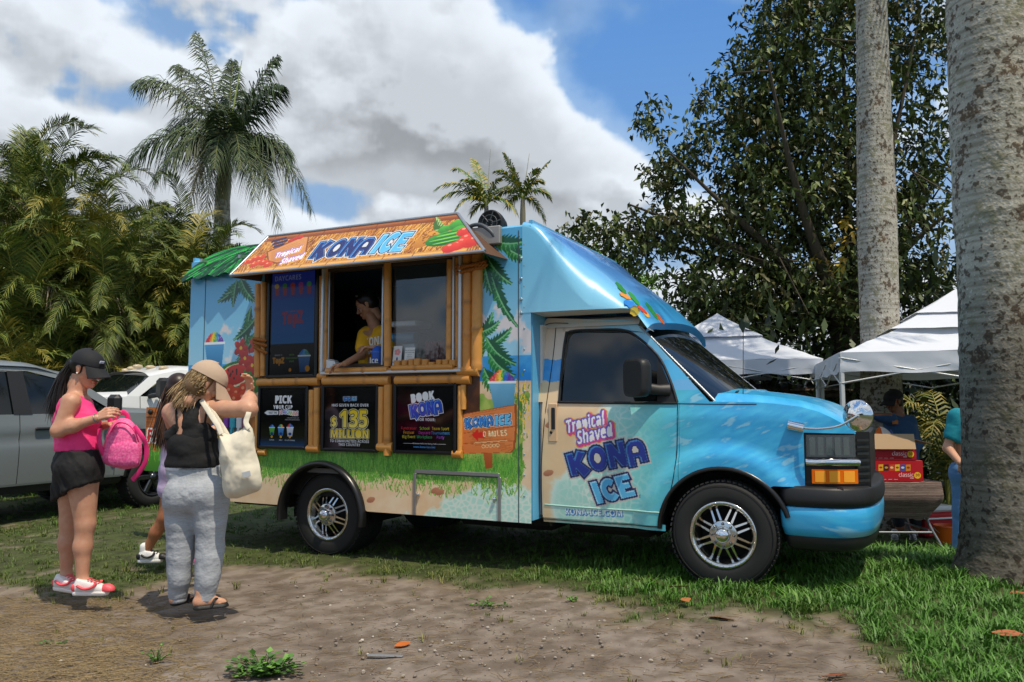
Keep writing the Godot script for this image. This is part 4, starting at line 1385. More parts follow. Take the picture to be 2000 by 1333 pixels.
	for q in [[520, 500], [488, 515], [470, 528], [452, 536], [436, 531], [420, 541], [404, 536], [388, 546], [372, 541], [356, 553], [353, 545], [362, 527], [378, 508], [402, 490], [432, 479], [462, 474], [490, 471], [506, 470], [540, 462]]: trim.append(T2(q[0], q[1], .16))
	var tp := Pad.new(320, 140, Vector2(-6.5, 2.3), Vector2(-4.9, 3.0), hx("0c3a22"))
	for i in 240:
		var root := T2(540 - rng.randf() * 60, 470 + rng.randf() * 12, .16)
		var tip := T2(rng.randf_range(345, 520), rng.randf_range(515, 560), .16)
		var mid := (root + tip) * .5 + Vector2(-.05, .14)
		var cl: Color = [hx("0f5a2c"), hx("1f9a3a"), hx("35c04a"), hx("0a3018"), hx("0a3018"), hx("17703a")][rng.randi() % 6]
		for j in 6:
			var t0 := j / 6.0; var t1 := (j + 1) / 6.0
			tp.line(root.lerp(mid, t0).lerp(mid.lerp(tip, t0), t0), root.lerp(mid, t1).lerp(mid.lerp(tip, t1), t1), .012, cl)
	var tm := StandardMaterial3D.new()
	tm.albedo_texture = tp.tex()
	tm.roughness = 0.35
	var tb := MB.new()
	tb.slab(trim, Vector3(0, 0, .16), Vector3(1, 0, 0), Vector3(0, 1, 0), .04, func(q): return Vector2((q.x + 6.5) / 1.6, 1.0 - (q.y - 2.3) / 0.7))
	for i in tb.v.size():
		tb.v[i].z += (2.55 - tb.v[i].y) * 0.45
	part(tb, "palm_leaf_trim", tm, truck)
	var brk := MB.new()
	for u in [-6.1, -5.6, -5.2]: brk.box(Vector3(u, 2.72, .09), Vector3(.03, .03, .12))
	part(brk, "trim_bracket", al, truck)
	# ---- roof speaker on its bracket, with hose
	var sp := holder("roof_speaker", truck)
	var so := T(957, 437, .02)
	var can := MB.new()
	can.lathe([Vector2(.0005, -.16), Vector2(.085, -.15), Vector2(.112, -.05), Vector2(.116, .0), Vector2(.108, .012), Vector2(.098, .004)], so, Vector3(0, 0, 1), 28)
	part(can, "can", blackp, sp)
	var cone := MB.new()
	cone.lathe([Vector2(.098, .002), Vector2(.04, -.04), Vector2(.025, -.03), Vector2(.0005, -.02)], so, Vector3(0, 0, 1), 28)
	part(cone, "cone", mat("speaker_cone", "2a2c2e", 0.5), sp)
	var grille := MB.new()
	for j in 6:
		var a := TAU * j / 6 + 0.2
		grille.tube([so + Vector3(cos(a) * .02, sin(a) * .02, .010), so + Vector3(cos(a) * .105, sin(a) * .105, .008)], .005, 5)
	for r in [.03, .07]:
		var ring := []
		for j in 21: ring.append(so + Vector3(cos(TAU * j / 20) * r, sin(TAU * j / 20) * r, .010))
		grille.tube(ring, .004, 5, false)
	part(grille, "grille", mat("speaker_grille", "4a4e52", 0.4), sp)
	var mount := MB.new()
	var m0 := T(929, 466, .03); var m1 := T(984, 462, .03)
	mount.box((m0 + m1) * .5 + Vector3(0, .0, .05), Vector3(m1.x - m0.x, .15, .05), .008)
	part(mount, "roof_bracket", mat("bracket_grey", "9a9894", 0.5, 0.3), truck)
	var hose := MB.new()
	hose.tube(spline([T(908, 452, .10), T(922, 441, .10), T(940, 440, .10), T(958, 452, .10), T(966, 463, .09), T(974, 472, .07)], 5), .017, 8)
	part(hose, "hose", mat("hose_grey", "4a5058", 0.5), truck)
	# ---- service hatch in the lower side
	var hatch := holder("service_hatch", truck)
	var c0 := T2(811, 921); var c1 := T2(976, 1012)
	var hf := MB.new()
	hf.box(Vector3((c0.x + c1.x) / 2, c0.y, .066), Vector3(c1.x - c0.x, .03, .012), .003)
	for x in [c0.x, c1.x]: hf.box(Vector3(x, (c0.y + .40) / 2 - .008, .066), Vector3(.028, c0.y - .416, .012), .003)
	part(hf, "frame", al, hatch)
	for q in [[818, 966], [967, 975]]:
		var lk := MB.new()
		lk.lathe([Vector2(.012, .0), Vector2(.016, .006), Vector2(.016, .02), Vector2(.010, .026), Vector2(.0005, .027)], T(q[0], q[1]), Vector3(0, 0, 1), 16)
		part(lk, "latch", chrome, hatch)
	var gapm := MB.new()
	gapm.box(Vector3((c0.x + c1.x) / 2, c0.y - .02, .0615), Vector3(c1.x - c0.x - .03, .006, .003))
	part(gapm, "door_gap", mat("seam_dark", "3a4a50", 0.7), hatch)
	# ---- flavour taps at the tail, with its door swung open past the corner
	var tapb := holder("flavour_station", truck)
	var orange := mat("orange_board", "c8762e", 0.55)
	mottle(orange, 0.03, 1.5, "b0c0c0", "ffffff")
	var fs := MB.new()
	var sx0 := -6.24; var sx1 := T2(504, 840).x
	fs.box(Vector3((sx0 + sx1) / 2, 1.27, .075), Vector3(sx1 - sx0, .07, .05), .008)
	fs.box(Vector3(sx1 - .04, 1.02, .075), Vector3(.08, .44, .05), .008)
	fs.box(Vector3(sx0 + .04, 1.02, .075), Vector3(.08, .44, .05), .008)
	fs.box(Vector3((sx0 + sx1) / 2, .80, .085), Vector3(sx1 - sx0, .05, .09), .008)
	part(fs, "board_frame", orange, tapb)
	var rec := MB.new()
	rec.box(Vector3((sx0 + sx1) / 2, 1.03, .064), Vector3(sx1 - sx0 - .1, .44, .01))
	part(rec, "back_plate", mat("tap_steel", "8f9496", 0.35, 0.5), tapb)
	for j in 8:
		var tap := MB.new()
		var x := lerpf(sx0 + .13, sx1 - .13, j / 7.0)
		tap.box(Vector3(x, 1.14, .085), Vector3(.065, .10, .03), .008)
		tap.tube([Vector3(x, 1.10, .09), Vector3(x, 1.04, .10), Vector3(x, .99, .10)], .014, 8)
		part(tap, "tap", mat("tap_%d" % j, ["c83a3a", "3a9a4a", "3a6ac8", "c8a83a", "8a3aa8", "3aa8b8", "d8d8d8", "c84a8a"][j], 0.4), tapb)
	var door := holder("open_door", truck)
	var dl := T2(284, 840, .10); var du := T2(284, 796, .10).y; var db := T2(284, 920, .10).y
	var dd := Pad.new(256, 300, Vector2(dl.x, db), Vector2(-6.30, du), hx("c8702a"))
	for i in 60:
		var y := rng.randf_range(db, du)
		dd.line(Vector2(dl.x, y), Vector2(-6.3, y + rng.randf_range(-.01, .01)), .004, hx("a85a20"))
	for y in [du - .10, du - .30]: dd.line(Vector2(dl.x, y), Vector2(-6.3, y), .012, hx("6a3a18"))
	dd.rect(dl.x, db, -6.3, db + .2, hx("5fa030"), hx("3f7a24"))
	var gx := []
	for j in 6: gx.append(Vector2(dl.x + j * .12, db + .18))
	grass_print(dd, gx, 160, .10, [hx("5fae36"), hx("86c24a"), hx("3f8a2a")])
	var fw := "FLAVORWAVE"
	for j in 10:
		var q := Vector2(dl.x + .06 + j * .075, db + .29)
		write(dd, fw[j], q, .12, hx("f4f0ea"), 0.5, 0.75, 0.0, 0.0, 0.022)
		write(dd, fw[j], q, .12, [hx("d8262c"), hx("e0522a"), hx("4a4ab8"), hx("2f6fce"), hx("3aa6c8"), hx("4fae3c"), hx("b0c030"), hx("f0a02a"), hx("e05a2a"), hx("d8262c")][j], 0.5, 0.75, 0.0, 0.0, 0.004)
	var dm := StandardMaterial3D.new()
	dm.albedo_texture = dd.tex()
	dm.roughness = 0.4
	var dp := MB.new()
	dp.slab(PackedVector2Array([Vector2(dl.x, db), Vector2(-6.345, db), Vector2(-6.345, du), Vector2(dl.x, du)]), Vector3(0, 0, .10), Vector3(1, 0, 0), Vector3(0, 1, 0), .03, func(q): return Vector2((q.x - dl.x) / (-6.30 - dl.x), 1.0 - (q.y - db) / (du - db)))
	part(dp, "door_panel", dm, door)
	var knob := MB.new()
	knob.ball(T(293, 805, .115), Vector3(.03, .03, .02), 12)
	part(knob, "knob", blackp, door)
	# ---- fender over the rear wheel, wheels, chassis
	var fend := MB.new()
	var rows := []
	for q in [[.425, .02], [.432, .09], [.445, .115], [.468, .112], [.482, .085], [.485, .055]]:
		var row := []
		for j in 33:
			var a := lerpf(-0.14, PI + 0.14, j / 32.0)
			row.append(Vector3(REAR_AXLE + cos(a) * q[0], .335 + sin(a) * q[0], q[1]))
		rows.append(row)
	fend.grid(rows)
	part(fend, "rear_fender", mat("fender_black", "161617", 0.3), truck)
	for a in [[FRONT_AXLE, .409], [REAR_AXLE, .336]]:
		wheel(truck, Vector3(a[0], a[1], 0.0 if a[0] > -2 else -.02), 0.012 if a[0] > -2 else 0.035)
		for z in ([-2.0] if a[0] > -2 else [-1.75, -2.0, -.28]):
			var far := MB.new()
			far.lathe([Vector2(.0005, -.11), Vector2(.35, -.11), Vector2(.372, -.08), Vector2(.372, .08), Vector2(.35, .11), Vector2(.0005, .11)], Vector3(a[0], a[1], z), Vector3(0, 0, 1), 32)
			part(far, "far_wheel", mat("tyre_rubber", "20201f", 0.78), truck)
	var ch := MB.new()
	ch.box(Vector3(-3.3, .52, -1.0), Vector3(5.6, .22, .9))
	ch.box(Vector3(-4.6, .60, -1.0), Vector3(3.4, .22, 1.9))
	ch.box(Vector3(-3.0, .40, -.55), Vector3(.9, .22, .5), .04)
	ch.box(Vector3(-2.05, .38, -.35), Vector3(.7, .14, .25), .04)
	ch.box(Vector3(-5.7, .42, -.5), Vector3(.8, .2, .4), .04)
	ch.tube([Vector3(REAR_AXLE, .336, -.2), Vector3(REAR_AXLE, .336, -1.9)], .07, 10)
	ch.tube([Vector3(FRONT_AXLE, .40, -.2), Vector3(FRONT_AXLE, .40, -1.9)], .06, 10)
	ch.box(Vector3(-1.1, .72, -1.0), Vector3(1.4, .5, 1.35))
	part(ch, "chassis", dark, truck)
	for e in [[FRONT_AXLE, .409, .50], [REAR_AXLE, .336, .44]]:
		var well := MB.new()
		well.lathe([Vector2(e[2], -.55), Vector2(e[2], -.085)], Vector3(e[0], e[1], 0), Vector3(0, 0, 1), 24, -PI / 2 - 1.7, -PI / 2 + 1.7)
		well.box(Vector3(e[0], .7, -.56), Vector3(1.0, .7, .02))
		part(well, "wheel_well", dark, truck)
	build_cab(film)

func cab_patch(lo: Callable, hi: Callable, u0: float, u1: float, nu: int, nv: int, off := 0.0) -> MB:
	# a piece of the cab's skin between two curves of height over u
	var b := MB.new()
	var rows := []; var uvs := []
	for r in nv + 1:
		var row := []; var uvr := []
		for k in nu + 1:
			var u := lerpf(u0, u1, float(k) / nu)
			var y: float = lerpf(lo.call(u), hi.call(u), float(r) / nv)
			row.append(Vector3(u, y, cab_z(u, y) + off))
			uvr.append(wuv(u, y))
		rows.append(row); uvs.append(uvr)
	b.grid(rows, false, false, uvs)
	return b

func on_cab(px: float, py: float, off := 0.0) -> Vector3:
	var q := T(px, py, -.05)
	for i in 4: q = T(px, py, cab_z(q.x, q.y))
	return q + Vector3(0, 0, off)

func skin_strip(pts: Array, wide: float, off: float) -> MB:
	# a seam or a bead that follows the cab's side through photographed points
	var b := MB.new()
	var path := []
	for q in spline(pts.map(func(p): return on_cab(p[0], p[1])), 4): path.append(Vector3(q.x, q.y, cab_z(q.x, q.y) + off))
	b.tube(path, wide, 6)
	return b

func plan_sweep(path: Array, prof: Array) -> MB:
	# a profile of (outward, height) carried along a path of (u, z) in plan
	var b := MB.new()
	var rows := []
	for q in prof:
		var row := []
		for i in path.size():
			var d: Vector2 = (path[mini(i + 1, path.size() - 1)] - path[maxi(i - 1, 0)]).normalized()
			var n := Vector2(-d.y, d.x)
			var o: Vector2 = path[i] + n * q.x
			row.append(Vector3(o.x, q.y, o.y))
		rows.append(row)
	b.grid(rows)
	return b

func build_cab(film: StandardMaterial3D) -> void:
	var blackp := mat("black_plastic", "1c1c1d", 0.5)
	var chrome := mat("chrome", "e6e6e6", 0.05, 1.0)
	var glass := mat("tinted_glass", "0b0f12", 0.03)
	glass.metallic_specular = 0.6
	var seam := mat("seam_black", "0a0c0e", 0.8)
	var blue := mat("nose_paint", "2a9fdc", 0.22)
	blue.clearcoat_enabled = true
	blue.clearcoat = 0.6
	var hood_side := [[-1.22, 1.335], [-.95, 1.332], [-.80, 1.322], [-.62, 1.30], [-.50, 1.265], [-.42, 1.225], [-.34, 1.175], [-.28, 1.13]]
	var arch := func(u: float) -> float:
		var d := absf(u - FRONT_AXLE)
		return maxf(.435, 0.409 + sqrt(maxf(0.0, 0.455 * 0.455 - d * d)) + .012) if d < 0.455 else .435
	var belt := func(_u: float) -> float: return 1.335
	var edge := func(u: float) -> float: return lerp_table(hood_side, u)
	# door and cab side below the belt, then wing, then the strip above the lamps
	part(cab_patch(func(u): return arch.call(u), belt, -2.545, -1.455, 34, 16), "door", film, truck)
	part(cab_patch(func(u): return maxf(arch.call(u), 0.76 if u > -0.8 else 0.0), edge, -1.452, -.60, 30, 18), "wing", film, truck)
	part(cab_patch(func(u): return 1.125 - (u + .6) * 0.02, edge, -.60, -.285, 16, 6), "wing_tip", film, truck)
	part(cab_patch(func(_u): return .40, func(_u): return .445, -2.545, -1.56, 20, 2, -.012), "sill", film, truck)
	# frame of the door glass: a band behind, one above, the windscreen pillar in front
	var up := MB.new()
	var quad_on := func(pts: Array) -> void:
		var n := up.v.size()
		for q in pts:
			var c := on_cab(q[0], q[1])
			up.p(c, wuv(c.x, c.y))
		up.t3(n, n + 1, n + 2); up.t3(n, n + 2, n + 3)
	quad_on.call([[1044, 786], [1056, 634], [1102, 637], [1092, 785]])
	quad_on.call([[1056, 634], [1070, 622], [1236, 626], [1102, 648]])
	quad_on.call([[1102, 648], [1236, 626], [1262, 650], [1222, 644]])
	quad_on.call([[1222, 644], [1262, 650], [1324, 717], [1284, 694]])
	quad_on.call([[1284, 694], [1324, 717], [1388, 787], [1323, 788]])
	quad_on.call([[1100, 637], [1104, 637], [1104, 650], [1096, 700]])
	part(up, "window_surround", film, truck)
	var roof := MB.new()
	var rows := []
	for e in [[-.17, 1.93], [-.22, 1.99], [-.40, 2.03], [-1.0, 2.05], [-1.6, 2.03], [-1.78, 1.99], [-1.83, 1.93]]:
		rows.append([Vector3(-1.78, e[1], e[0]), Vector3(-2.6, e[1], e[0])])
	roof.grid(rows)
	roof.box(Vector3(-2.57, 1.2, -1.0), Vector3(.02, 1.5, 1.8))
	roof.box(Vector3(-2.0, .88, -1.92), Vector3(1.1, .88, .03))
	part(roof, "cab_roof", mat("cab_beige", "e6e0d6", 0.4), truck)
	var dg := MB.new()
	var gp := PackedVector2Array()
	for q in [[1093, 784], [1105, 660], [1112, 649], [1215, 645], [1235, 652], [1282, 692], [1323, 788]]: gp.append(T2(q[0], q[1], -.10))
	dg.slab(gp, Vector3.ZERO, Vector3(1, 0, 0), Vector3(0, 1, 0))
	for i in dg.v.size(): dg.v[i].z = cab_z(dg.v[i].x, dg.v[i].y) - .012
	part(dg, "door_glass", glass, truck)
	var gr := skin_strip([[1093, 784], [1098, 720], [1105, 662], [1116, 648], [1165, 645], [1213, 645], [1240, 655], [1284, 694], [1308, 740], [1323, 786]], .011, .003)
	var base := skin_strip([[1090, 786], [1170, 787], [1250, 788], [1324, 788]], .011, .004)
	for q in base.ix: gr.ix.append(q + gr.v.size())
	gr.v.append_array(base.v); gr.uv.append_array(base.uv); gr.c.append_array(base.c)
	part(gr, "window_seal", blackp, truck)
	var sail := MB.new()
	var sp := []
	for q in [[1284, 694], [1323, 788], [1284, 787]]: sp.append(on_cab(q[0], q[1], .006))
	sail.tri(sp[0], sp[1], sp[2])
	part(sail, "mirror_plate", blackp, truck)
	# seams
	var sm := MB.new()
	for s in [[[1060, 640], [1058, 700], [1048, 800], [1038, 900], [1040, 1008]], [[1060, 640], [1075, 632], [1110, 632]], [[1086, 640], [1080, 700], [1066, 800], [1058, 900], [1058, 1012]], [[1324, 790], [1323, 860], [1316, 930], [1302, 985], [1285, 1030]], [[1060, 1014], [1170, 1022], [1284, 1030]], [[1323, 789], [1400, 790], [1478, 790]]]:
		var b := skin_strip(s, .0035, .0)
		for q in b.ix: sm.ix.append(q + sm.v.size())
		sm.v.append_array(b.v); sm.uv.append_array(b.uv); sm.c.append_array(b.c)
	part(sm, "door_gap", seam, truck)
	var crease := skin_strip([[1064, 986], [1170, 994], [1290, 1002]], .006, -.001)
	part(crease, "door_crease", film_plain("crease_paint", "a9d2c4"), truck)
	# handle
	var hd := holder("door_handle", truck)
	var hb := MB.new()
	hb.box(on_cab(1080, 826, .0), Vector3(.075, .30, .012), .006)
	part(hb, "escutcheon", film_plain("handle_sand", "d8b48c"), hd)
	var hk := MB.new()
	hk.box(on_cab(1081, 818, .006), Vector3(.032, .17, .010), .004)
	hk.ball(on_cab(1077, 845, .006), Vector3(.013, .013, .008), 10)
	part(hk, "grip", blackp, hd)
	# arch lip in front wing
	var lip := MB.new()
	rows = []
	for q in [[.430, -.12], [.440, .0], [.452, .012], [.470, .006], [.476, -.01]]:
		var row := []
		for j in 29:
			var a := lerpf(0.32, PI - 0.02, j / 28.0)
			var c := Vector2(FRONT_AXLE + cos(a) * q[0], .409 + sin(a) * q[0])
			row.append(Vector3(c.x, c.y, cab_z(c.x, c.y) + q[1]))
		rows.append(row)
	lip.grid(rows)
	part(lip, "arch_lip", mat("fender_black", "161617", 0.3), truck)
	# bonnet
	var hood := MB.new()
	rows = []
	var uvs := []
	for i in 25:
		var t := i / 24.0
		var u := lerpf(-1.21, -.285, t)
		var ys := lerp_table(hood_side, u)
		var z0 := cab_z(u, ys)
		var row := []; var ur := []
		for j in 21:
			var s := j / 20.0
			var z := lerpf(z0, -2.0 - z0, s)
			var l := 1.0 - absf(s * 2.0 - 1.0)
			var crown := (0.065 * smoothstep(0.0, 0.12, l) + 0.035 * smoothstep(0.15, 0.5, l)) * (1.0 - 0.5 * t)
			row.append(Vector3(u + 0.055 * pow(l, 0.7) * smoothstep(0.6, 1.0, t) + 0.20 * l * smoothstep(0.3, 0.0, t), ys + crown - 0.02 * pow(t, 9.0), z))
			ur.append(wuv(u + 0.05 * sin(z * 2.0), 1.30 - absf(z) * 0.25))
		rows.append(row); uvs.append(ur)
	hood.grid(rows, false, false, uvs, true)
	part(hood, "bonnet", film, truck)
	# nose: black surround, lamps, chrome bar, grille slats
	var sur := cab_patch(func(_u): return .755, func(_u): return 1.13, -.605, -.20, 20, 4, -.022)
	sur.box(Vector3(-.26, .945, -1.0), Vector3(.10, .37, 1.48), .02)
	part(sur, "nose_surround", mat("grille_black", "121213", 0.45), truck)
	var lamp := holder("headlight", truck)
	part(cab_patch(func(_u): return .965, func(_u): return 1.105, -.578, -.30, 14, 4, -.016), "reflector", mat("lamp_dark", "4a4e54", 0.2, 0.8), lamp)
	for j in 5:
		var rib := cab_patch(func(_u): return .975, func(_u): return 1.095, -.565 + j * .052, -.53 + j * .052, 2, 2, -.008)
		part(rib, "reflector_rib", mat("lamp_rib", "82888e", 0.12, 0.9), lamp)
	var lens := cab_patch(func(_u): return .962, func(_u): return 1.110, -.585, -.285, 14, 4, .008)
	var lm := mat("lamp_lens", "c8d0d6", 0.03)
	lm.albedo_color = Color(0.7, 0.75, 0.8, 0.12)
	lm.transparency = BaseMaterial3D.TRANSPARENCY_ALPHA
	part(lens, "lens", lm, lamp)
	part(skin_strip([[1574, 904], [1600, 904], [1630, 904], [1660, 904], [1676, 904]], .030, -.014), "chrome_bar", chrome, truck)
	var amb := mat("amber_lens", "f08a18", 0.12)
	amb.albedo_texture = noise_tex(0.06, 64, 1, FastNoiseLite.TYPE_CELLULAR, 2, [[0.2, "f0b890"], [0.7, "ffffff"]])
	part(cab_patch(func(_u): return .785, func(_u): return .880, -.555, -.275, 14, 3, .004), "turn_lamp", amb, truck)
	for j in 3:
		part(cab_patch(func(_u): return .795, func(_u): return .870, -.535 + j * .088, -.47 + j * .088, 3, 2, .006), "lamp_facet", mat("amber_bright", "ffa838", 0.1), truck)
	for j in 7:
		var sl := cab_patch(func(_u): return .795 + j * .045, func(_u): return .812 + j * .045, -.275, -.203, 8, 1, .0)
		part(sl, "grille_slat", mat("slat_grey", "2a2c2e", 0.4), truck)
	# bumper
	var path := []
	for q in [[-.735, -.14], [-.72, -.075], [-.66, -.05], [-.50, -.045], [-.40, -.065], [-.31, -.13], [-.24, -.26], [-.20, -.50], [-.185, -.80], [-.18, -1.0]]: path.append(Vector2(q[0], q[1]))
	for i in range(8, -1, -1): path.append(Vector2(path[i].x, -2.0 - path[i].y))
	var smooth := spline(path, 4)
	part(plan_sweep(smooth, [[-.10, .775], [.02, .765], [.045, .745], [.05, .68], [.045, .645], [.02, .625]].map(func(q): return Vector2(q[0], q[1]))), "bumper_cap", blackp, truck)
	var bb := plan_sweep(smooth, [[.015, .628], [.035, .622], [.040, .57], [.035, .49], [.018, .435], [-.03, .425]].map(func(q): return Vector2(q[0], q[1])))
	for i in bb.v.size(): bb.uv[i] = wuv(-.9 + bb.v[i].x * .5 + bb.v[i].z * .22, 1.25 - (bb.v[i].y - .4) * 0.8)
	part(bb, "bumper", film, truck)
	part(plan_sweep(smooth, [[.0, .437], [.012, .43], [.0, .36], [-.04, .335]].map(func(q): return Vector2(q[0], q[1]))), "air_dam", blackp, truck)
	# windscreen between the bonnet and the fairing, scuttle, wipers, aerial
	var ws := MB.new()
	rows = []
	for r in 9:
		var row := []
		for k in 17:
			var s := k / 16.0
			var l := 1.0 - pow(absf(s * 2.0 - 1.0), 2.2)
			var lo := Vector3(-1.20 + .22 * l, 1.335 + .03 * l, lerpf(-.10, -1.90, s))
			var hi := Vector3(-1.775 + .12 * l, 1.905 + .03 * l, lerpf(-.20, -1.80, s))
			row.append(lo.lerp(hi, r / 8.0))
		rows.append(row)
	ws.grid(rows)
	part(ws, "windscreen", glass, truck)
	var edge_bead := MB.new()
	var bead := []
	for r in 9: bead.append(rows[r][0] + Vector3(.0, .004, .008))
	edge_bead.tube(bead, .012, 6)
	part(edge_bead, "screen_trim", mat("trim_silver", "8a9094", 0.3, 0.6), truck)
	var cowl := MB.new()
	var c_rows := [[], []]
	for k in 17:
		c_rows[0].append(rows[0][k] + Vector3(.10 + .03 * sin(PI * k / 16.0), .035 * sin(PI * k / 16.0) + .002, 0))
		c_rows[1].append(rows[0][k] + Vector3(-.02, .022, 0))
	cowl.grid(c_rows)
	part(cowl, "scuttle", blackp, truck)
	for wz in [[-.42, -.95], [-1.15, -1.6]]:
		var wb := MB.new()
		wb.tube(spline([Vector3(-1.08, 1.40, wz[0] + .15), Vector3(-1.10, 1.425, (wz[0] + wz[1]) / 2), Vector3(-1.06, 1.41, wz[1])], 5), .012, 6)
		wb.tube([Vector3(-.96, 1.39, wz[0] - .2), Vector3(-1.09, 1.44, (wz[0] + wz[1]) / 2)], .010, 6)
		part(wb, "wiper", blackp, truck)
	var aer := MB.new()
	var ab := T(1452, 786, -.20)
	aer.tube([ab, ab + Vector3(0, .05, 0)], [.016, .008], 10)
	aer.tube([ab + Vector3(0, .04, 0), T(1452, 640, -.20)], .0028, 6)
	part(aer, "aerial", blackp, truck)
	# door mirror
	var dm := holder("door_mirror", truck)
	var mh := MB.new()
	var mo := on_cab(1259, 740, .16)
	var mrows := []
	for e in [[-.10, .86], [-.085, .97], [-.03, 1.0], [.03, .98], [.075, .84], [.085, .5]]:
		var row := []
		for k in 24:
			var a := TAU * k / 24
			var c := cos(a); var s := sin(a)
			var pw := 0.42
			row.append(mo + Vector3(e[0] * 0.55, signf(s) * pow(absf(s), pw) * .142 * e[1], signf(c) * pow(absf(c), pw) * .125 * e[1]).rotated(Vector3.UP, 0.95))
		mrows.append(row)
	mh.grid(mrows, true)
	mh.fan(mrows[0], false)
	mh.fan(mrows[5], true)
	part(mh, "housing", blackp, dm)
	var arm := MB.new()
	arm.tube([mo + Vector3(.0, -.07, -.02), on_cab(1290, 762, .05), on_cab(1306, 762, .0)], [.045, .04, .05], 10, true, 0.7)
	part(arm, "arm", blackp, dm)
	# round chrome mirror on the wing
	var cm := holder("round_mirror", truck)
	var mm := MB.new()
	mm.tube([on_cab(1540, 830, .02), on_cab(1571, 836, .02)], .034, 16, true, 0.8)
	part(mm, "mount", chrome, cm)
	var rod := MB.new()
	var disc := T(1677, 812, .02)
	rod.tube(spline([on_cab(1570, 836, .03), T(1600, 838, .03), T(1640, 832, .05), disc + Vector3(.0, .0, .05)], 5), .008, 8)
	part(rod, "rod", chrome, cm)
	var face := MB.new()
	var ax := Vector3(-.42, -.02, .9).normalized()
	face.lathe([Vector2(.0005, -.030), Vector2(.06, -.022), Vector2(.098, .0), Vector2(.104, .008), Vector2(.100, .014), Vector2(.094, .014), Vector2(.075, .026), Vector2(.045, .035), Vector2(.0005, .039)], disc, ax, 36)
	part(face, "disc", chrome, cm)
	fairing()

func film_plain(key: String, c: String) -> StandardMaterial3D:
	var m := mat(key, c, 0.3)
	m.clearcoat_enabled = true
	m.clearcoat = 0.3
	return m

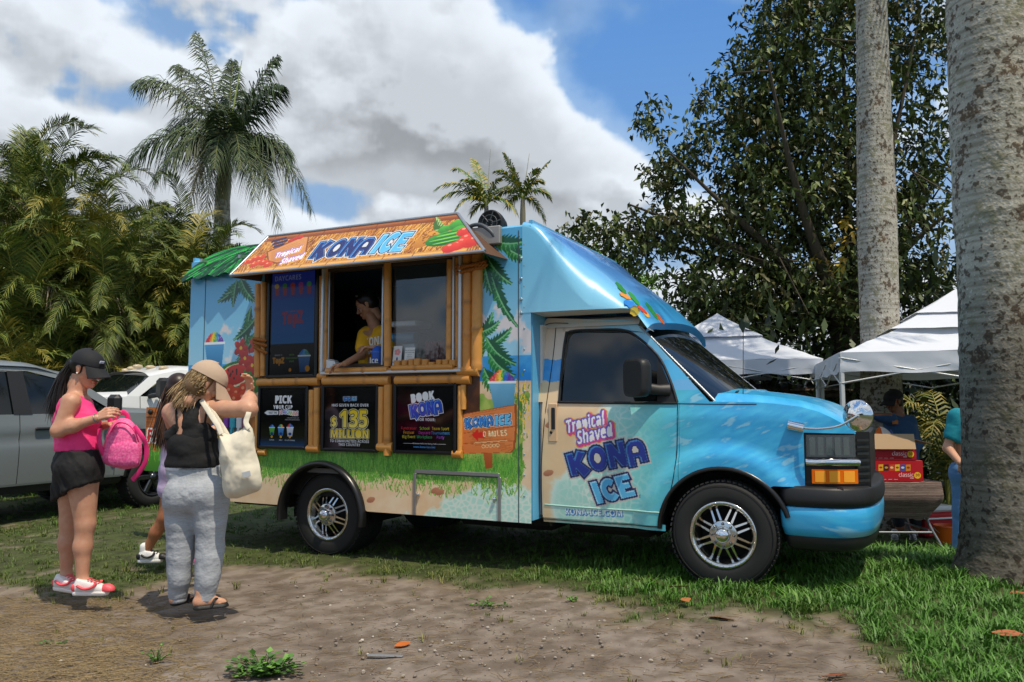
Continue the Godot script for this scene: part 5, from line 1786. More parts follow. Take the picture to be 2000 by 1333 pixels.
func fairing() -> void:
	# moulded cap from the box's roof down to the head of the windscreen
	var m := vmat("fairing_paint", 0.3)
	m.clearcoat_enabled = true
	m.clearcoat = 0.5
	m.clearcoat_roughness = 0.08
	var prof := [[-2.66, 2.775], [-2.585, 2.772], [-2.50, 2.725], [-2.36, 2.61], [-2.1, 2.40], [-1.85, 2.17], [-1.70, 2.01], [-1.60, 1.90]]
	var low := 2.035
	var b := MB.new()
	var rows := []; var cols := []
	for i in 33:
		var t := i / 32.0
		var u := lerpf(-2.66, -1.67, t)
		var yt := (lerp_table(prof, u) * 2.0 + lerp_table(prof, u - .07) + lerp_table(prof, u + .07)) * .25
		var half := lerpf(1.063, 0.98, smoothstep(-2.3, -1.6, u))
		var bulge := 0.09 * smoothstep(-2.5, -1.6, u)
		var row := []; var cr := []
		var dip := 0.035 * smoothstep(0.05, 0.4, t)
		var yb := minf(low, yt - .05) - 0.06 * smoothstep(-1.85, -1.6, u)
		for k in 41:
			var s := k / 40.0 * 2.0 - 1.0          # near side (-1) to far side (+1)
			var e := absf(s)
			var z: float; var y: float
			var r := lerpf(0.05, 0.30, smoothstep(0.0, 0.6, t))
			if e > 0.75:                            # the upright flank
				var f := (e - 0.75) / 0.25
				z = half
				y = lerpf(maxf(yt - r - dip, yb + .002), yb, f)
			elif e > 0.5:
				var a := (e - 0.5) / 0.25 * PI * 0.5
				var rr := minf(r, (yt - yb) * 0.8)
				z = half - r + r * sin(a)
				y = yt - dip - rr + rr * cos(a)
				if y < yb: y = yb
			else:
				z = (half - r) * e / 0.5
				y = yt - dip * pow(e / 0.5, 2.0)
			row.append(Vector3(u + bulge * (1.0 - pow(z / half, 2.0)), y, MID - signf(s) * z if s != 0.0 else MID))
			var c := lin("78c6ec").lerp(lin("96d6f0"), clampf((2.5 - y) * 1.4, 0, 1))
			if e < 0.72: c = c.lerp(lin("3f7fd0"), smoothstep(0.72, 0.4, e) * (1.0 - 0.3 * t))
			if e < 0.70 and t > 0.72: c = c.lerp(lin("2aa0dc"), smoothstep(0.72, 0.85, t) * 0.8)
			cr.append(c)
		rows.append(row); cols.append(cr)
	b.grid(rows, false, false, [], true)
	var n := 0
	for i in rows.size():
		for k in 41:
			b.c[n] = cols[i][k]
			n += 1
	# front lip and underside back to the cab
	var last: Array = rows[32]
	b.col = lin("2aa0dc")
	for k in 40: b.quad(last[k], last[k + 1], last[k + 1] + Vector3(-.03, -.05, 0), last[k] + Vector3(-.03, -.05, 0))
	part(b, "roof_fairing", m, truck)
	var un := MB.new()
	for i in 32:
		var p0: Vector3 = rows[i][0]; var p1: Vector3 = rows[i + 1][0]
		un.quad(p0, p1, Vector3(p1.x, p1.y - .01, -.20), Vector3(p0.x, p0.y - .01, -.20))
	part(un, "fairing_underside", mat("cab_beige", "e6e0d6", 0.4), truck)
	for q in [[1018, 505], [1018, 545], [1018, 585], [1018, 612]]:
		var rv := MB.new()
		rv.ball(T(q[0], q[1], .062), Vector3(.015, .015, .008), 8)
		part(rv, "rivet", mat("rivet_steel", "9ab4be", 0.3, 0.6), truck)
	# printed waves and bright leaves near the fairing's tip
	for d in [[1210, 562, "2f8a3a", .09, .03, -.7], [1222, 575, "e0902a", .05, .03, .4], [1240, 585, "3fa04a", .10, .03, -.75], [1232, 596, "2f7fd0", .05, .045, .2], [1240, 604, "e8c83a", .04, .03, .6], [1252, 608, "d8402a", .05, .03, .1], [1262, 618, "f0b030", .045, .025, -.9], [1270, 606, "3a9a4a", .12, .03, -.7], [1290, 622, "e86a2a", .07, .025, -.6]]:
		var o := T(d[0], d[1], -.08)
		var best := Vector3.ZERO; var bd := 1e9; var bi := 0; var bk := 0
		for i in 33:
			for k in 30:
				var q: Vector3 = rows[i][k]
				var dist := absf(proj_x(q) - d[0]) + absf(proj_y(q) - d[1])
				if dist < bd: bd = dist; best = q; bi = i; bk = k
		var i1 := mini(bi + 1, 32); var i0 := maxi(bi - 1, 0)
		var ex: Vector3 = (rows[i1][bk] - rows[i0][bk]).normalized()
		var ey: Vector3 = (rows[bi][maxi(bk - 1, 0)] - rows[bi][bk + 1]).normalized() * -1.0
		var nn := ex.cross(ey).normalized()
		if nn.y < 0: nn = -nn
		ey = nn.cross(ex)
		var pts := PackedVector2Array()
		for k in 14:
			pts.append((Vector2(cos(TAU * k / 14) * d[3], sin(TAU * k / 14) * d[4] * (1.0 + .4 * (k % 2)))).rotated(d[5]))
		var dec := MB.new()
		dec.col = lin(d[2])
		dec.slab(pts, best + nn * .004, ex, ey, .003)
		part(dec, "printed_motif", vmat("motif_print", 0.2), truck)

func proj_x(l: Vector3) -> float: return to_photo(truck.transform * l).x
func proj_y(l: Vector3) -> float: return to_photo(truck.transform * l).y

# ---------------------------------------------------------------- palms and trees
func frond(b: MB, path: Array, n: int, leaf: float, wide: float, droop: float, vee: float, cols: Array, ragged := 0.15, plume := 0.0, stem := 0.02) -> void:
	var r := rng
	b.col = cols[0].lerp(lin("8a8a3a"), 0.5)
	var rad := []
	for i in path.size(): rad.append(lerpf(stem, stem * 0.2, float(i) / (path.size() - 1)))
	b.tube(path, rad, 5, false)
	var m := path.size() - 1
	for i in n:
		var t := 0.14 + 0.86 * i / n
		var k := mini(int(t * m), m - 1)
		var f := t * m - k
		var p: Vector3 = path[k].lerp(path[k + 1], f)
		var d: Vector3 = (path[k + 1] - path[k]).normalized()
		var sd := d.cross(Vector3.UP)
		if sd.length() < 0.1: sd = Vector3(1, 0, 0)
		sd = sd.normalized()
		var nn := sd.cross(d)
		for s: float in [-1.0, 1.0]:
			if r.randf() < ragged * 0.4: continue
			var va := vee + r.randf_range(-.15, .15) + (r.randf_range(-plume, plume))
			var L := ((sd * s * cos(va) + nn * sin(va)) * lerpf(0.95, 0.55, t) + d * lerpf(0.35, 0.9, t)).normalized()
			var l := leaf * pow(sin(PI * (0.16 + 0.78 * t)), 0.7) * r.randf_range(1.0 - ragged, 1.0 + ragged * 0.4)
			var w := d * wide * 0.5
			var q := p + L * l * 0.5 + Vector3.DOWN * droop * l * 0.12
			var e := p + L * l * 0.96 + Vector3.DOWN * droop * l * r.randf_range(0.45, 0.75)
			b.col = cols[r.randi() % cols.size()] * r.randf_range(0.75, 1.2)
			var a := b.p(p - w * 0.6); b.p(p + w * 0.6); b.p(q - w); b.p(q + w); b.p(e)
			b.t3(a, a + 2, a + 1); b.t3(a + 1, a + 2, a + 3); b.t3(a + 2, a + 4, a + 3)

func leaf_mat(key: String, light := Color(0.22, 0.30, 0.06)) -> StandardMaterial3D:
	var m := vmat(key, 0.6)
	m.backlight_enabled = true
	m.backlight = light
	return m

func palm_trunk_mat() -> StandardMaterial3D:
	if mats.has("palm_bark"): return mats["palm_bark"]
	var m := vmat("palm_bark", 0.9)
	var S := 512
	var spots := field(S, 0.045, 31, 4); var big := field(S, 0.008, 32, 4); var speck := field(S, 0.11, 33, 3); var rings := field(S, 0.02, 34, 3)
	var data := PackedByteArray(); var hgt := PackedByteArray()
	data.resize(S * S * 3); hgt.resize(S * S)
	var base := hx("c8c2b6"); var dark := hx("564c40"); var rust := hx("8a5a30"); var moss := hx("6a6a3c"); var lichen := hx("e2e0da")
	for y in S:
		for x in S:
			var i := y * S + x
			var a := spots[i] / 255.0; var bg := big[i] / 255.0; var sp := speck[i] / 255.0
			var rg: float = rings[((x / 6) % S) + S * ((y * 3) % S)] / 255.0
			var c := base.lerp(hx("8f8878"), clampf((rg - 0.45) * 2.0, 0, 0.7))
			var worn := smoothstep(0.545, 0.66, a * 0.55 + bg * 0.42 + (sp - 0.5) * 0.35)
			c = c.lerp(dark, worn * 0.85)
			c = c.lerp(rust, smoothstep(0.66, 0.80, bg * 0.7 + sp * 0.35) * 0.25)
			c = c.lerp(moss, smoothstep(0.58, 0.72, (1.0 - bg) * 0.6 + a * 0.4) * 0.35)
			c = c.lerp(lichen, smoothstep(0.66, 0.72, sp * 0.55 + (1.0 - a) * 0.35 + 0.07) * 0.9)
			data[i * 3] = int(c.r * 255); data[i * 3 + 1] = int(c.g * 255); data[i * 3 + 2] = int(c.b * 255)
			hgt[i] = int(clampf(0.5 + (a - 0.5) * 0.6 + (sp - 0.5) * 0.5 - worn * 0.2, 0, 1) * 255)
	m.albedo_texture = ImageTexture.create_from_image(Image.create_from_data(S, S, false, Image.FORMAT_RGB8, data))
	m.heightmap_enabled = true
	m.heightmap_scale = 0.9
	m.heightmap_texture = ImageTexture.create_from_image(Image.create_from_data(S, S, false, Image.FORMAT_L8, hgt))
	return m

func mottled(key: String, c: String) -> StandardMaterial3D:
	var m := mat(key, c, 0.9)
	mottle(m, 0.03, 0.8, "8a8a86", "ffffff")
	return m

func round_trunk(path: Array, rad: Array, tint: Array, seg := 28, scale := 1.0) -> MB:
	var b := MB.new()
	var rows := []; var uvs := []; var cols := []
	var wob := FastNoiseLite.new()
	wob.frequency = 0.9
	for i in path.size():
		var row := []; var ur := []
		for k in seg + 1:
			var a := TAU * k / seg
			var r: float = rad[i] * (1.0 + 0.05 * wob.get_noise_3d(cos(a) * 2.0 + path[i].x, path[i].y * 2.0, sin(a) * 2.0))
			row.append(path[i] + Vector3(cos(a) * r, 0, -sin(a) * r))
			ur.append(Vector2(float(k) / seg * maxf(1.0, roundf(rad[i] * 3.2 / scale)), path[i].y * 0.55 / scale))
			cols.append(tint[i])
		rows.append(row); uvs.append(ur)
	b.grid(rows, false, false, uvs)
	for i in cols.size(): b.c[i] = cols[i]
	return b

func tall_trunk(px: float, depth: float, table: Array, label: String, grey: String, low: String) -> void:
	var foot := W(px, 1000, depth)
	foot.y = ground_y(foot.x, foot.z) - 0.05
	var t := thing("royal_palm", label, "palm tree", foot)
	var path := []; var rad := []; var tint := []
	for i in 240:
		var y := i * 0.04
		path.append(Vector3(0.012 * y, y, 0))
		var ring := fposmod(y + 0.03 * sin(y * 7.0), 0.17)
		rad.append(lerp_table(table, y) * (1.0 + 0.022 * exp(-pow(ring / 0.022, 2.0))))
		tint.append((1.0 - 0.22 * exp(-pow((ring - .03) / 0.014, 2.0))) * lin(low).lerp(lin(grey), smoothstep(0.5, 3.2, y + 0.5 * sin(y * 3.0))))
	part(round_trunk(path, rad, tint, 40, 1.0), "trunk", palm_trunk_mat(), t)
	# the crown, far above the picture
	var c := MB.new()
	for k in 14:
		var a := TAU * k / 14
		var d := Vector3(cos(a), 0, sin(a))
		var o := Vector3(.11, 9.4, 0)
		frond(c, bez(o, o + d * .6 + Vector3(0, 1.2, 0), o + d * 1.9 + Vector3(0, 1.4, 0), o + d * 3.0 + Vector3(0, .2 - (k % 3) * .6, 0), 10), 40, .6, .05, .8, .1, [lin("3d5526"), lin("4d6a2c")], .15, .6)
	part(c, "crown", leaf_mat("palm_leaf"), t)

func frond_to(b: MB, a: Vector3, e: Vector3, arch: float, n: int, leaf: float, wide: float, droop: float, cols: Array, plume := 0.5, vee := 0.1) -> void:
	var l := a.distance_to(e)
	frond(b, bez(a, a.lerp(e, 0.25) + Vector3.UP * l * arch, a.lerp(e, 0.7) + Vector3.UP * l * arch * 1.1, e, 12), n, leaf, wide, droop, vee, cols, 0.18, plume, .03)

func build_trees() -> void:
	var greens := [lin("35462a"), lin("43552f"), lin("2c3b22"), lin("56673c")]
	# ---- the tall royal palm behind the hedge
	var D := 25.0
	var foot := W(428, 800, D)
	foot.y = -0.1
	var rp := thing("royal_palm", "tall royal palm with drooping feather fronds above the left hedge", "palm tree", foot)
	var tip := W(434, 392, D) - foot
	var path := []; var rad := []; var tint := []
	for i in 24:
		var t := i / 23.0
		path.append(Vector3(0, 0, 0).lerp(tip, t))
		rad.append(lerp_table([[0, .34], [.3, .26], [.75, .29], [1, .235]], t))
		tint.append(lin("b8b2a4"))
	part(round_trunk(path, rad, tint, 18), "trunk", mottled("far_trunk", "dcd6c8"), rp)
	var sh := MB.new()
	var top := W(441, 292, D) - foot
	sh.col = lin("96946e")
	sh.tube([tip, tip.lerp(top, .3), tip.lerp(top, .7), top], [.235, .25, .19, .12], 14)
	part(sh, "crownshaft", vmat("crownshaft", 0.5), rp)
	for f in [[[385, 66], -.6, .10, 0], [[345, 130], -1.0, .20, 1], [[266, 165], -.3, .28, 0], [[246, 318], .6, .34, 1], [[300, 352], 1.6, .38, 0], [[362, 415], 1.2, .45, 2], [[398, 440], 1.9, .4, 2], [[540, 112], -.4, .12, 0], [[548, 168], .8, .22, 1], [[566, 300], -.8, .36, 0], [[608, 410], .5, .42, 1], [[545, 445], 1.4, .46, 0], [[500, 390], 2.2, .4, 1], [[432, 215], 2.6, .22, 1], [[470, 180], -2.2, .2, 0], [[418, 330], 2.8, .35, 0], [[330, 260], -2.0, .3, 0], [[470, 330], 2.6, .4, 1], [[530, 360], -2.0, .4, 0], [[455, 120], -.5, .06, 1]]:
		var b := MB.new()
		var e := W(f[0][0], f[0][1], D - f[1]) - foot
		var cs := greens if f[3] < 2 else [lin("6a6440"), lin("7a7250"), lin("4f5a30")]
		frond_to(b, top + Vector3(0, rng.randf_range(-.3, .1), 0), e, f[2], 132, 1.0, .044, 1.3, cs, .8)
		part(b, "frond", leaf_mat("palm_leaf"), rp)
	var spear := MB.new()
	spear.col = lin("9aa860")
	spear.tube([top, W(472, 118, D) - foot], [.05, .01], 6)
	part(spear, "spear_leaf", vmat("crownshaft", 0.5), rp)
	# ---- two slender palms above the roof
	for q in [["slender palm with yellowing fronds above the roof, left of the pair", [950, 402], [958, 292], [[850, 370, .3], [886, 331, .25], [924, 311, .15], [857, 393, .32], [1010, 420, .4], [920, 418, .3], [975, 350, .2], [905, 352, .3], [1000, 372, .3], [890, 410, .4]]],
		["slender palm with yellowing fronds above the roof, right of the pair", [1021, 390], [1034, 300], [[984, 299, .08], [1073, 315, .08], [970, 334, .25], [1076, 388, .4], [1066, 432, .35], [966, 388, .35], [1000, 330, .2], [1058, 355, .3], [990, 405, .4], [1050, 330, .15]]]]:
		var dd := 27.0
		var ft := W(q[1][0], 800, dd)
		ft.y = -.2
		var pt := thing("slender_palm", q[0], "palm tree", ft)
		var c := W(q[1][0], q[1][1], dd) - ft
		var tr := MB.new()
		tr.col = lin("7a7460")
		tr.tube([Vector3.ZERO, c * 0.5, c * 0.94, c], [.13, .10, .10, .07], 10)
		part(tr, "trunk", vmat("crownshaft", 0.5), pt)
		for f in q[3]:
			var b := MB.new()
			frond_to(b, c, W(f[0], f[1], dd + rng.randf_range(-.8, .8)) - ft, f[2], 34, .50, .055, .8, [lin("5a7a2c"), lin("8a8a30"), lin("b09a38"), lin("3f6024")], .15, .25)
			part(b, "frond", leaf_mat("palm_leaf"), pt)
		var s2 := MB.new()
		s2.col = lin("a8a890")
		s2.tube([c, W(q[2][0], q[2][1], dd) - ft], [.025, .006], 5)
		part(s2, "spear_leaf", vmat("crownshaft", 0.5), pt)
	# ---- the hedge of clumping palms on the left
	var variants := []
	for k in 8:
		var b := MB.new()
		var L := rng.randf_range(2.1, 2.9)
		var bend: float = [0.1, 0.35, 0.6, 0.95, 0.2, 0.5, 0.8, 0.3][k]
		var cols := [lin("5c6e28"), lin("4b5f22"), lin("787c2e"), lin("42521e")]
		if k == 5: cols = [lin("8a802c"), lin("6a6c26"), lin("968838")]
		var e := Vector3(L * (0.45 + bend * 0.4), L * (0.85 - bend * 0.75), 0)
		frond(b, bez(Vector3.ZERO, Vector3(.12, L * .45, 0), Vector3(e.x * .5, L * (.95 - bend * .25), 0), e, 9), 56, .56, .034, .32 + bend * .45, .52, cols, .18, .2, .018)
		variants.append(b.mesh())
	for k in 2:
		var b := MB.new()
		frond(b, bez(Vector3.ZERO, Vector3(.2, .25, 0), Vector3(.42, -.1, 0), Vector3(.5, -1.2, 0), 9), 30, .42, .030, 1.5, .1, [lin("8a7c62"), lin("a0927a"), lin("6a5c46")], .3, .4, .014)
		variants.append(b.mesh())
	var lm := leaf_mat("areca_leaf", Color(0.30, 0.32, 0.05))
	var stem_mesh := MB.new()
	var rr := []; var sp := []
	for i in 33:
		sp.append(Vector3(0.06 * sin(i * .12), i / 32.0, 0))
		rr.append(.028 * (1.14 if i % 4 == 0 else 1.0))
	stem_mesh.tube(sp, rr, 8)
	var sm := stem_mesh.mesh()
	var stem_m := mat("areca_stem", "6d7346", 0.6)
	mottle(stem_m, 0.02, 1.0, "8a8a70", "ffffff")
	var spots := [[-70, 225, 18.0], [15, 225, 17.6], [62, 250, 18.6], [118, 345, 17.4], [165, 370, 18.8], [205, 375, 17.2], [250, 380, 19.4], [295, 405, 19.0], [335, 390, 20.0], [375, 410, 19.2], [412, 455, 19.8], [428, 500, 19.0],
		[-40, 430, 16.2], [40, 470, 16.0], [130, 500, 17.0], [215, 520, 17.6], [300, 540, 18.4], [372, 560, 18.6], [440, 590, 18.8], [90, 600, 16.0], [262, 620, 18.0], [345, 620, 18.2], [10, 620, 15.0]]
	var says := ["upright", "spreading", "arching", "dense green", "ragged", "yellow-green", "drooping", "bushy", "olive green", "feathery", "sparse", "dusty"]
	for i in spots.size():
		var s: Array = spots[i]
		var ft := W(s[0], 800, s[2])
		ft.y = -0.1
		var high: float = W(s[0], s[1], s[2]).y + 0.1
		var place: String = "at the far left behind the grey pickup" if s[0] < 60 else "behind the pickups" if s[0] < 230 else "between the white pickup and the ice truck" if s[0] < 360 else "next to the ice truck's tail"
		var cl := thing("areca_palm", "%s %s areca palm %s" % [["tall", "mid-height", "low"][0 if i < 12 else 1 if i < 19 else 2], says[i % 12], place], "palm", ft, 0.0, "areca palms of the left hedge")
		var stems := 9 if i < 12 else 7
		for j in stems:
			var a := rng.randf() * TAU
			var lean := rng.randf_range(0.03, 0.24)
			var h := (high - 1.6) * rng.randf_range(0.55, 1.0) if j > 0 else high - 1.7
			h = maxf(h, 0.5)
			var o := Vector3(cos(a), 0, sin(a)) * rng.randf_range(.05, .4)
			var bs := Basis(Vector3(sin(a), 0, -cos(a)), -lean)
			var st := put(sm, "stem", stem_m, cl)
			st.transform = Transform3D(bs * Basis.from_scale(Vector3(1, h, 1)), o)
			var head := o + bs * Vector3(0, h, 0)
			for f in (4 if i < 12 else 5):
				var fa := rng.randf() * TAU
				var fr := put(variants[rng.randi() % 8], "frond", lm, cl)
				fr.transform = Transform3D(Basis(Vector3.UP, fa) * Basis(Vector3(0, 0, 1), rng.randf_range(-.35, .3)) * Basis.from_scale(Vector3.ONE * rng.randf_range(.75, 1.1)), head + Vector3(0, -rng.randf() * .5, 0))
			for dk in 1 + rng.randi() % 2:
				var dr := put(variants[8 + rng.randi() % 2], "dead_frond", lm, cl)
				dr.transform = Transform3D(Basis(Vector3.UP, rng.randf() * TAU) * Basis.from_scale(Vector3.ONE * rng.randf_range(.8, 1.2)), head + Vector3(0, -rng.randf_range(.3, 1.2), 0))
	# ---- leafy trees
	big_tree()
	var lt := thing("young_tree", "small bright green leafy tree peeping over the sloping front of the truck", "tree", W(1215, 800, 20))
	lt.position.y = -.2
	var lp := lt.position
	var lb := MB.new()
	lb.col = lin("5a5244")
	for q in [[1190, 520], [1250, 555], [1272, 548], [1210, 500], [1120, 478]]:
		lb.tube(bez(Vector3.ZERO, Vector3(0, 2, 0), W(1210, 620, 20) - lp, W(q[0], q[1], 20) - lp, 8), [.09, .08, .07, .06, .05, .04, .03, .02, .015], 6)
	part(lb, "trunk", vmat("bark", 0.9), lt)
	var lf := MB.new()
	for q in [[1198, 515, 26, 18, 160], [1225, 535, 26, 16, 160], [1248, 556, 28, 16, 180], [1274, 545, 14, 9, 70], [1120, 478, 26, 9, 90], [1165, 492, 20, 12, 90], [1262, 575, 20, 12, 100]]:
		leaves(lf, q[0], q[1], q[2], q[3], 20.0, 0.5, q[4] * 2, .13, [lin("6f9a30"), lin("88b040"), lin("577e28")], lp)
	part(lf, "foliage", leaf_mat("young_leaf", Color(.4, .5, .1)), lt)
	# ---- the two big palm trunks on the right
	tall_trunk(1727, 10.2, [[0, .36], [.5, .27], [2.5, .235], [4.0, .245], [5.5, .212], [7, .19], [9, .16], [9.6, .1]], "grey royal palm trunk rising behind the white canopy tent", "dededa", "c6c3bc")
	tall_trunk(1971, 5.85, [[0, .44], [.10, .375], [.3, .325], [.8, .30], [1.4, .29], [2.2, .29], [3.2, .305], [5, .30], [9, .2], [9.6, .12]], "thick mottled royal palm trunk in front at the right edge", "d6d6d0", "87827a")
	backdrop()

func leaves(b: MB, px: float, py: float, rx: float, ry: float, depth: float, spread: float, count: int, size: float, cols: Array, origin := Vector3.ZERO) -> void:
	# leaf-sized faces on short twigs, filling a flattened ball round a photographed spot
	var k := depth / FOCAL
	var o := W(px, py, depth) - origin
	var n := count / 9
	for i in n:
		var q := Vector3(rng.randfn(), rng.randfn(), rng.randfn())
		q = q.normalized() * pow(rng.randf(), 0.42)
		var c := o + Vector3(q.x * rx * k, q.y * ry * k, q.z * spread)
		var dir := (Vector3(rng.randfn(), rng.randfn() - 0.35, rng.randfn())).normalized()
		var tone: Color = cols[rng.randi() % cols.size()] * rng.randf_range(0.7, 1.25)
		for j in 9:
			var a := c + dir * size * 0.42 * j - dir * size * 1.6
			var d := (dir * 0.5 + Vector3(rng.randfn(), rng.randfn() - 0.5, rng.randfn()) * 0.8).normalized()
			var s := d.cross(Vector3(rng.randfn() * .6, 1, rng.randfn() * .6)).normalized()
			var l := size * rng.randf_range(0.7, 1.2)
			b.col = tone * rng.randf_range(0.8, 1.2)
			var m := a + d * l * 0.45
			var fold := s.cross(d) * l * 0.10
			var v0 := b.p(a); b.p(m + s * l * .23 + fold); b.p(a + d * l + Vector3(0, -l * .12, 0)); b.p(m - s * l * .23 + fold)
			b.t3(v0, v0 + 1, v0 + 2); b.t3(v0, v0 + 2, v0 + 3)

func big_tree() -> void:
	var D := 15.0
	var foot := W(1648, 900, D)
	foot.y = -.3
	var t := thing("shade_tree", "huge dark green broadleaf shade tree over the tents", "tree", foot)
	var b := MB.new()
	b.col = lin("4a4034")
	var fork := W(1655, 640, D) - foot
	b.tube([Vector3(0, -.1, 0), Vector3(0, .5, 0), fork * .6, fork], [.55, .40, .34, .30], 14)
	for q in [[1560, 430, 1500, 120, -1.0], [1500, 520, 1180, 455, .4], [1480, 470, 1310, 300, -.6], [1560, 420, 1420, 330, 1.0], [1660, 380, 1640, -40, .2], [1720, 420, 1790, 60, -.5], [1760, 480, 1870, 280, .8], [1780, 470, 1850, 420, -.8], [1500, 600, 1390, 570, .6], [1600, 500, 1560, 250, 1.4], [1450, 480, 1230, 400, -.3]]:
		var mid := W(q[0], q[1], D + q[4]) - foot; var e := W(q[2], q[3], D + q[4] * 1.6) - foot
		b.tube(bez(fork, fork.lerp(mid, .6) + Vector3.UP * .2, mid, e, 10), [.2, .17, .14, .12, .10, .085, .07, .055, .04, .03, .018], 8)
	for i in 60:
		var c := W(rng.randf_range(1500, 1850), rng.randf_range(120, 600), D + rng.randf_range(-1.2, 1.2)) - foot
		b.tube([c, c + Vector3(rng.randfn(), rng.randfn() * .6, rng.randfn()) * .4, c + Vector3(rng.randfn(), rng.randfn() * .6, rng.randfn()) * .8], [.022, .014, .005], 5)
	part(b, "trunk", vmat("bark", 0.9), t)
	var f := MB.new()
	var cols := [lin("4c5a28"), lin("5a6830"), lin("3e4a22"), lin("68743a"), lin("565226")]
	for q in [[1620, 180, 175, 220, 1.6, 5600], [1545, 330, 150, 170, 1.6, 4300], [1430, 450, 150, 75, 1.2, 2200], [1300, 440, 90, 60, .9, 1000], [1205, 455, 75, 38, .7, 520], [1130, 448, 48, 26, .5, 210], [1495, 150, 80, 130, 1.2, 1500], [1345, 300, 75, 55, .9, 650], [1275, 235, 42, 34, .6, 230], [1300, 350, 55, 45, .8, 420],
		[1420, 230, 70, 60, .9, 600], [1395, 180, 42, 40, .7, 220], [1480, 560, 150, 85, 1.4, 2600], [1620, 590, 180, 85, 1.4, 3300], [1810, 330, 75, 170, 1.3, 1600], [1800, 90, 75, 120, 1.2, 1200], [1420, 625, 85, 45, 1.0, 900], [1690, 440, 150, 150, 1.6, 3600], [1250, 500, 60, 35, .8, 320], [1350, 555, 60, 60, .9, 520], [1820, 540, 70, 60, 1.0, 800], [1560, 20, 120, 80, 1.3, 1500], [1720, 10, 120, 90, 1.3, 1500], [1150, 480, 25, 14, .4, 70], [1360, 610, 40, 50, .8, 360], [1450, 350, 70, 70, 1.0, 700]]:
		leaves(f, q[0], q[1], q[2], q[3], D, q[4], int(q[5] * 0.95), .16, cols, foot)
	for q in [[1650, 455, 18, 25, 36], [1630, 520, 14, 14, 27]]:
		leaves(f, q[0], q[1], q[2], q[3], D - 1.5, .2, q[4], .15, [lin("a08a2c"), lin("98802c")], foot)
	var lm := leaf_mat("shade_leaf", Color(.22, .28, .04))
	lm.roughness = 0.5
	part(f, "foliage", lm, t)

func backdrop() -> void:
	# shrubs that close the garden behind the tents and the vehicles
	var m := MB.new()
	var cols := [lin("2c3a1c"), lin("3a4a24"), lin("24301a"), lin("46552c")]
	for i in 260:
		var c := Vector3(rng.randfn() * 1.1, absf(rng.randf_range(0.0, 2.6)), rng.randfn() * .6)
		for j in 9:
			var d := Vector3(rng.randfn(), rng.randfn() * .6, rng.randfn()).normalized()
			var s := d.cross(Vector3.UP).normalized()
			var a := c + Vector3(rng.randfn(), rng.randfn(), rng.randfn()) * .22
			var l := rng.randf_range(.16, .34)
			m.col = cols[rng.randi() % 4] * rng.randf_range(.7, 1.2)
			var v := m.p(a); m.p(a + d * l * .5 + s * l * .2); m.p(a + d * l); m.p(a + d * l * .5 - s * l * .2)
			m.t3(v, v + 1, v + 2); m.t3(v, v + 2, v + 3)
	var mesh := m.mesh()
	var says := ["behind the ice truck's bonnet", "behind the far canopy tent", "left of the palm trunk", "behind the man in the dark cap", "right of the palm trunk", "past the near tent", "at the right edge", "far behind the ice truck's cab"]
	var i := 0
	for q in [[1350, 16.0], [1470, 15.5], [1590, 15.0], [1720, 15.5], [1850, 14.5], [1960, 14.0], [2080, 13.0], [1230, 18.0]]:
		var p := W(q[0], 800, q[1])
		p.y = -.3
		var t := thing("garden_shrub", "dark green shrub %s" % says[i], "shrub", p, i * 1.3, "shrubs closing the garden behind the tents")
		t.scale = Vector3(1.1, 1.0 + .25 * (i % 3), 1.0)
		put(mesh, "foliage", leaf_mat("shade_leaf", Color(.10, .14, .02)), t)
		i += 1
	# a far belt of trees that closes the horizon all round the lawn
	var mm := MultiMesh.new()
	mm.transform_format = MultiMesh.TRANSFORM_3D
	mm.mesh = mesh
	mm.instance_count = 150
	for k in 150:
		var a := deg_to_rad(-125.0 + 250.0 * k / 149.0)
		var r := rng.randf_range(42, 54)
		mm.set_instance_transform(k, Transform3D(Basis(Vector3.UP, rng.randf() * TAU).scaled(Vector3(1.5, rng.randf_range(1.3, 2.0), 1.5)), Vector3(sin(a) * r, -.4, -cos(a) * r)))
	var belt := MultiMeshInstance3D.new()
	belt.name = "far_woodland"
	belt.multimesh = mm
	belt.material_override = leaf_mat("shade_leaf", Color(.10, .14, .02))
	add_child(belt)
	tag(belt, "dark belt of distant trees glimpsed beyond the tents", "woodland", "", "stuff")
	# a leafy palm under the near tent's right side
	var ap := thing("understorey_palm", "palm with hanging yellow fronds behind the near tent's table", "palm", W(1845, 800, 12.2))
	ap.position.y = -.3
	for k in 14:
		var b := MB.new()
		var a := TAU * k / 14.0
		var e := Vector3(cos(a) * 1.3, .9 + rng.randf_range(-.5, .6), sin(a) * 1.3)
		frond(b, bez(Vector3.ZERO, Vector3(0, 1.2, 0), e * Vector3(.5, 1, .5) + Vector3(0, 1.2, 0), e, 8), 26, .4, .04, .9, .2, [lin("6a6a2c"), lin("8a7c3a"), lin("4a5a24")], .2, .2)
		part(b, "frond", leaf_mat("areca_leaf"), ap)

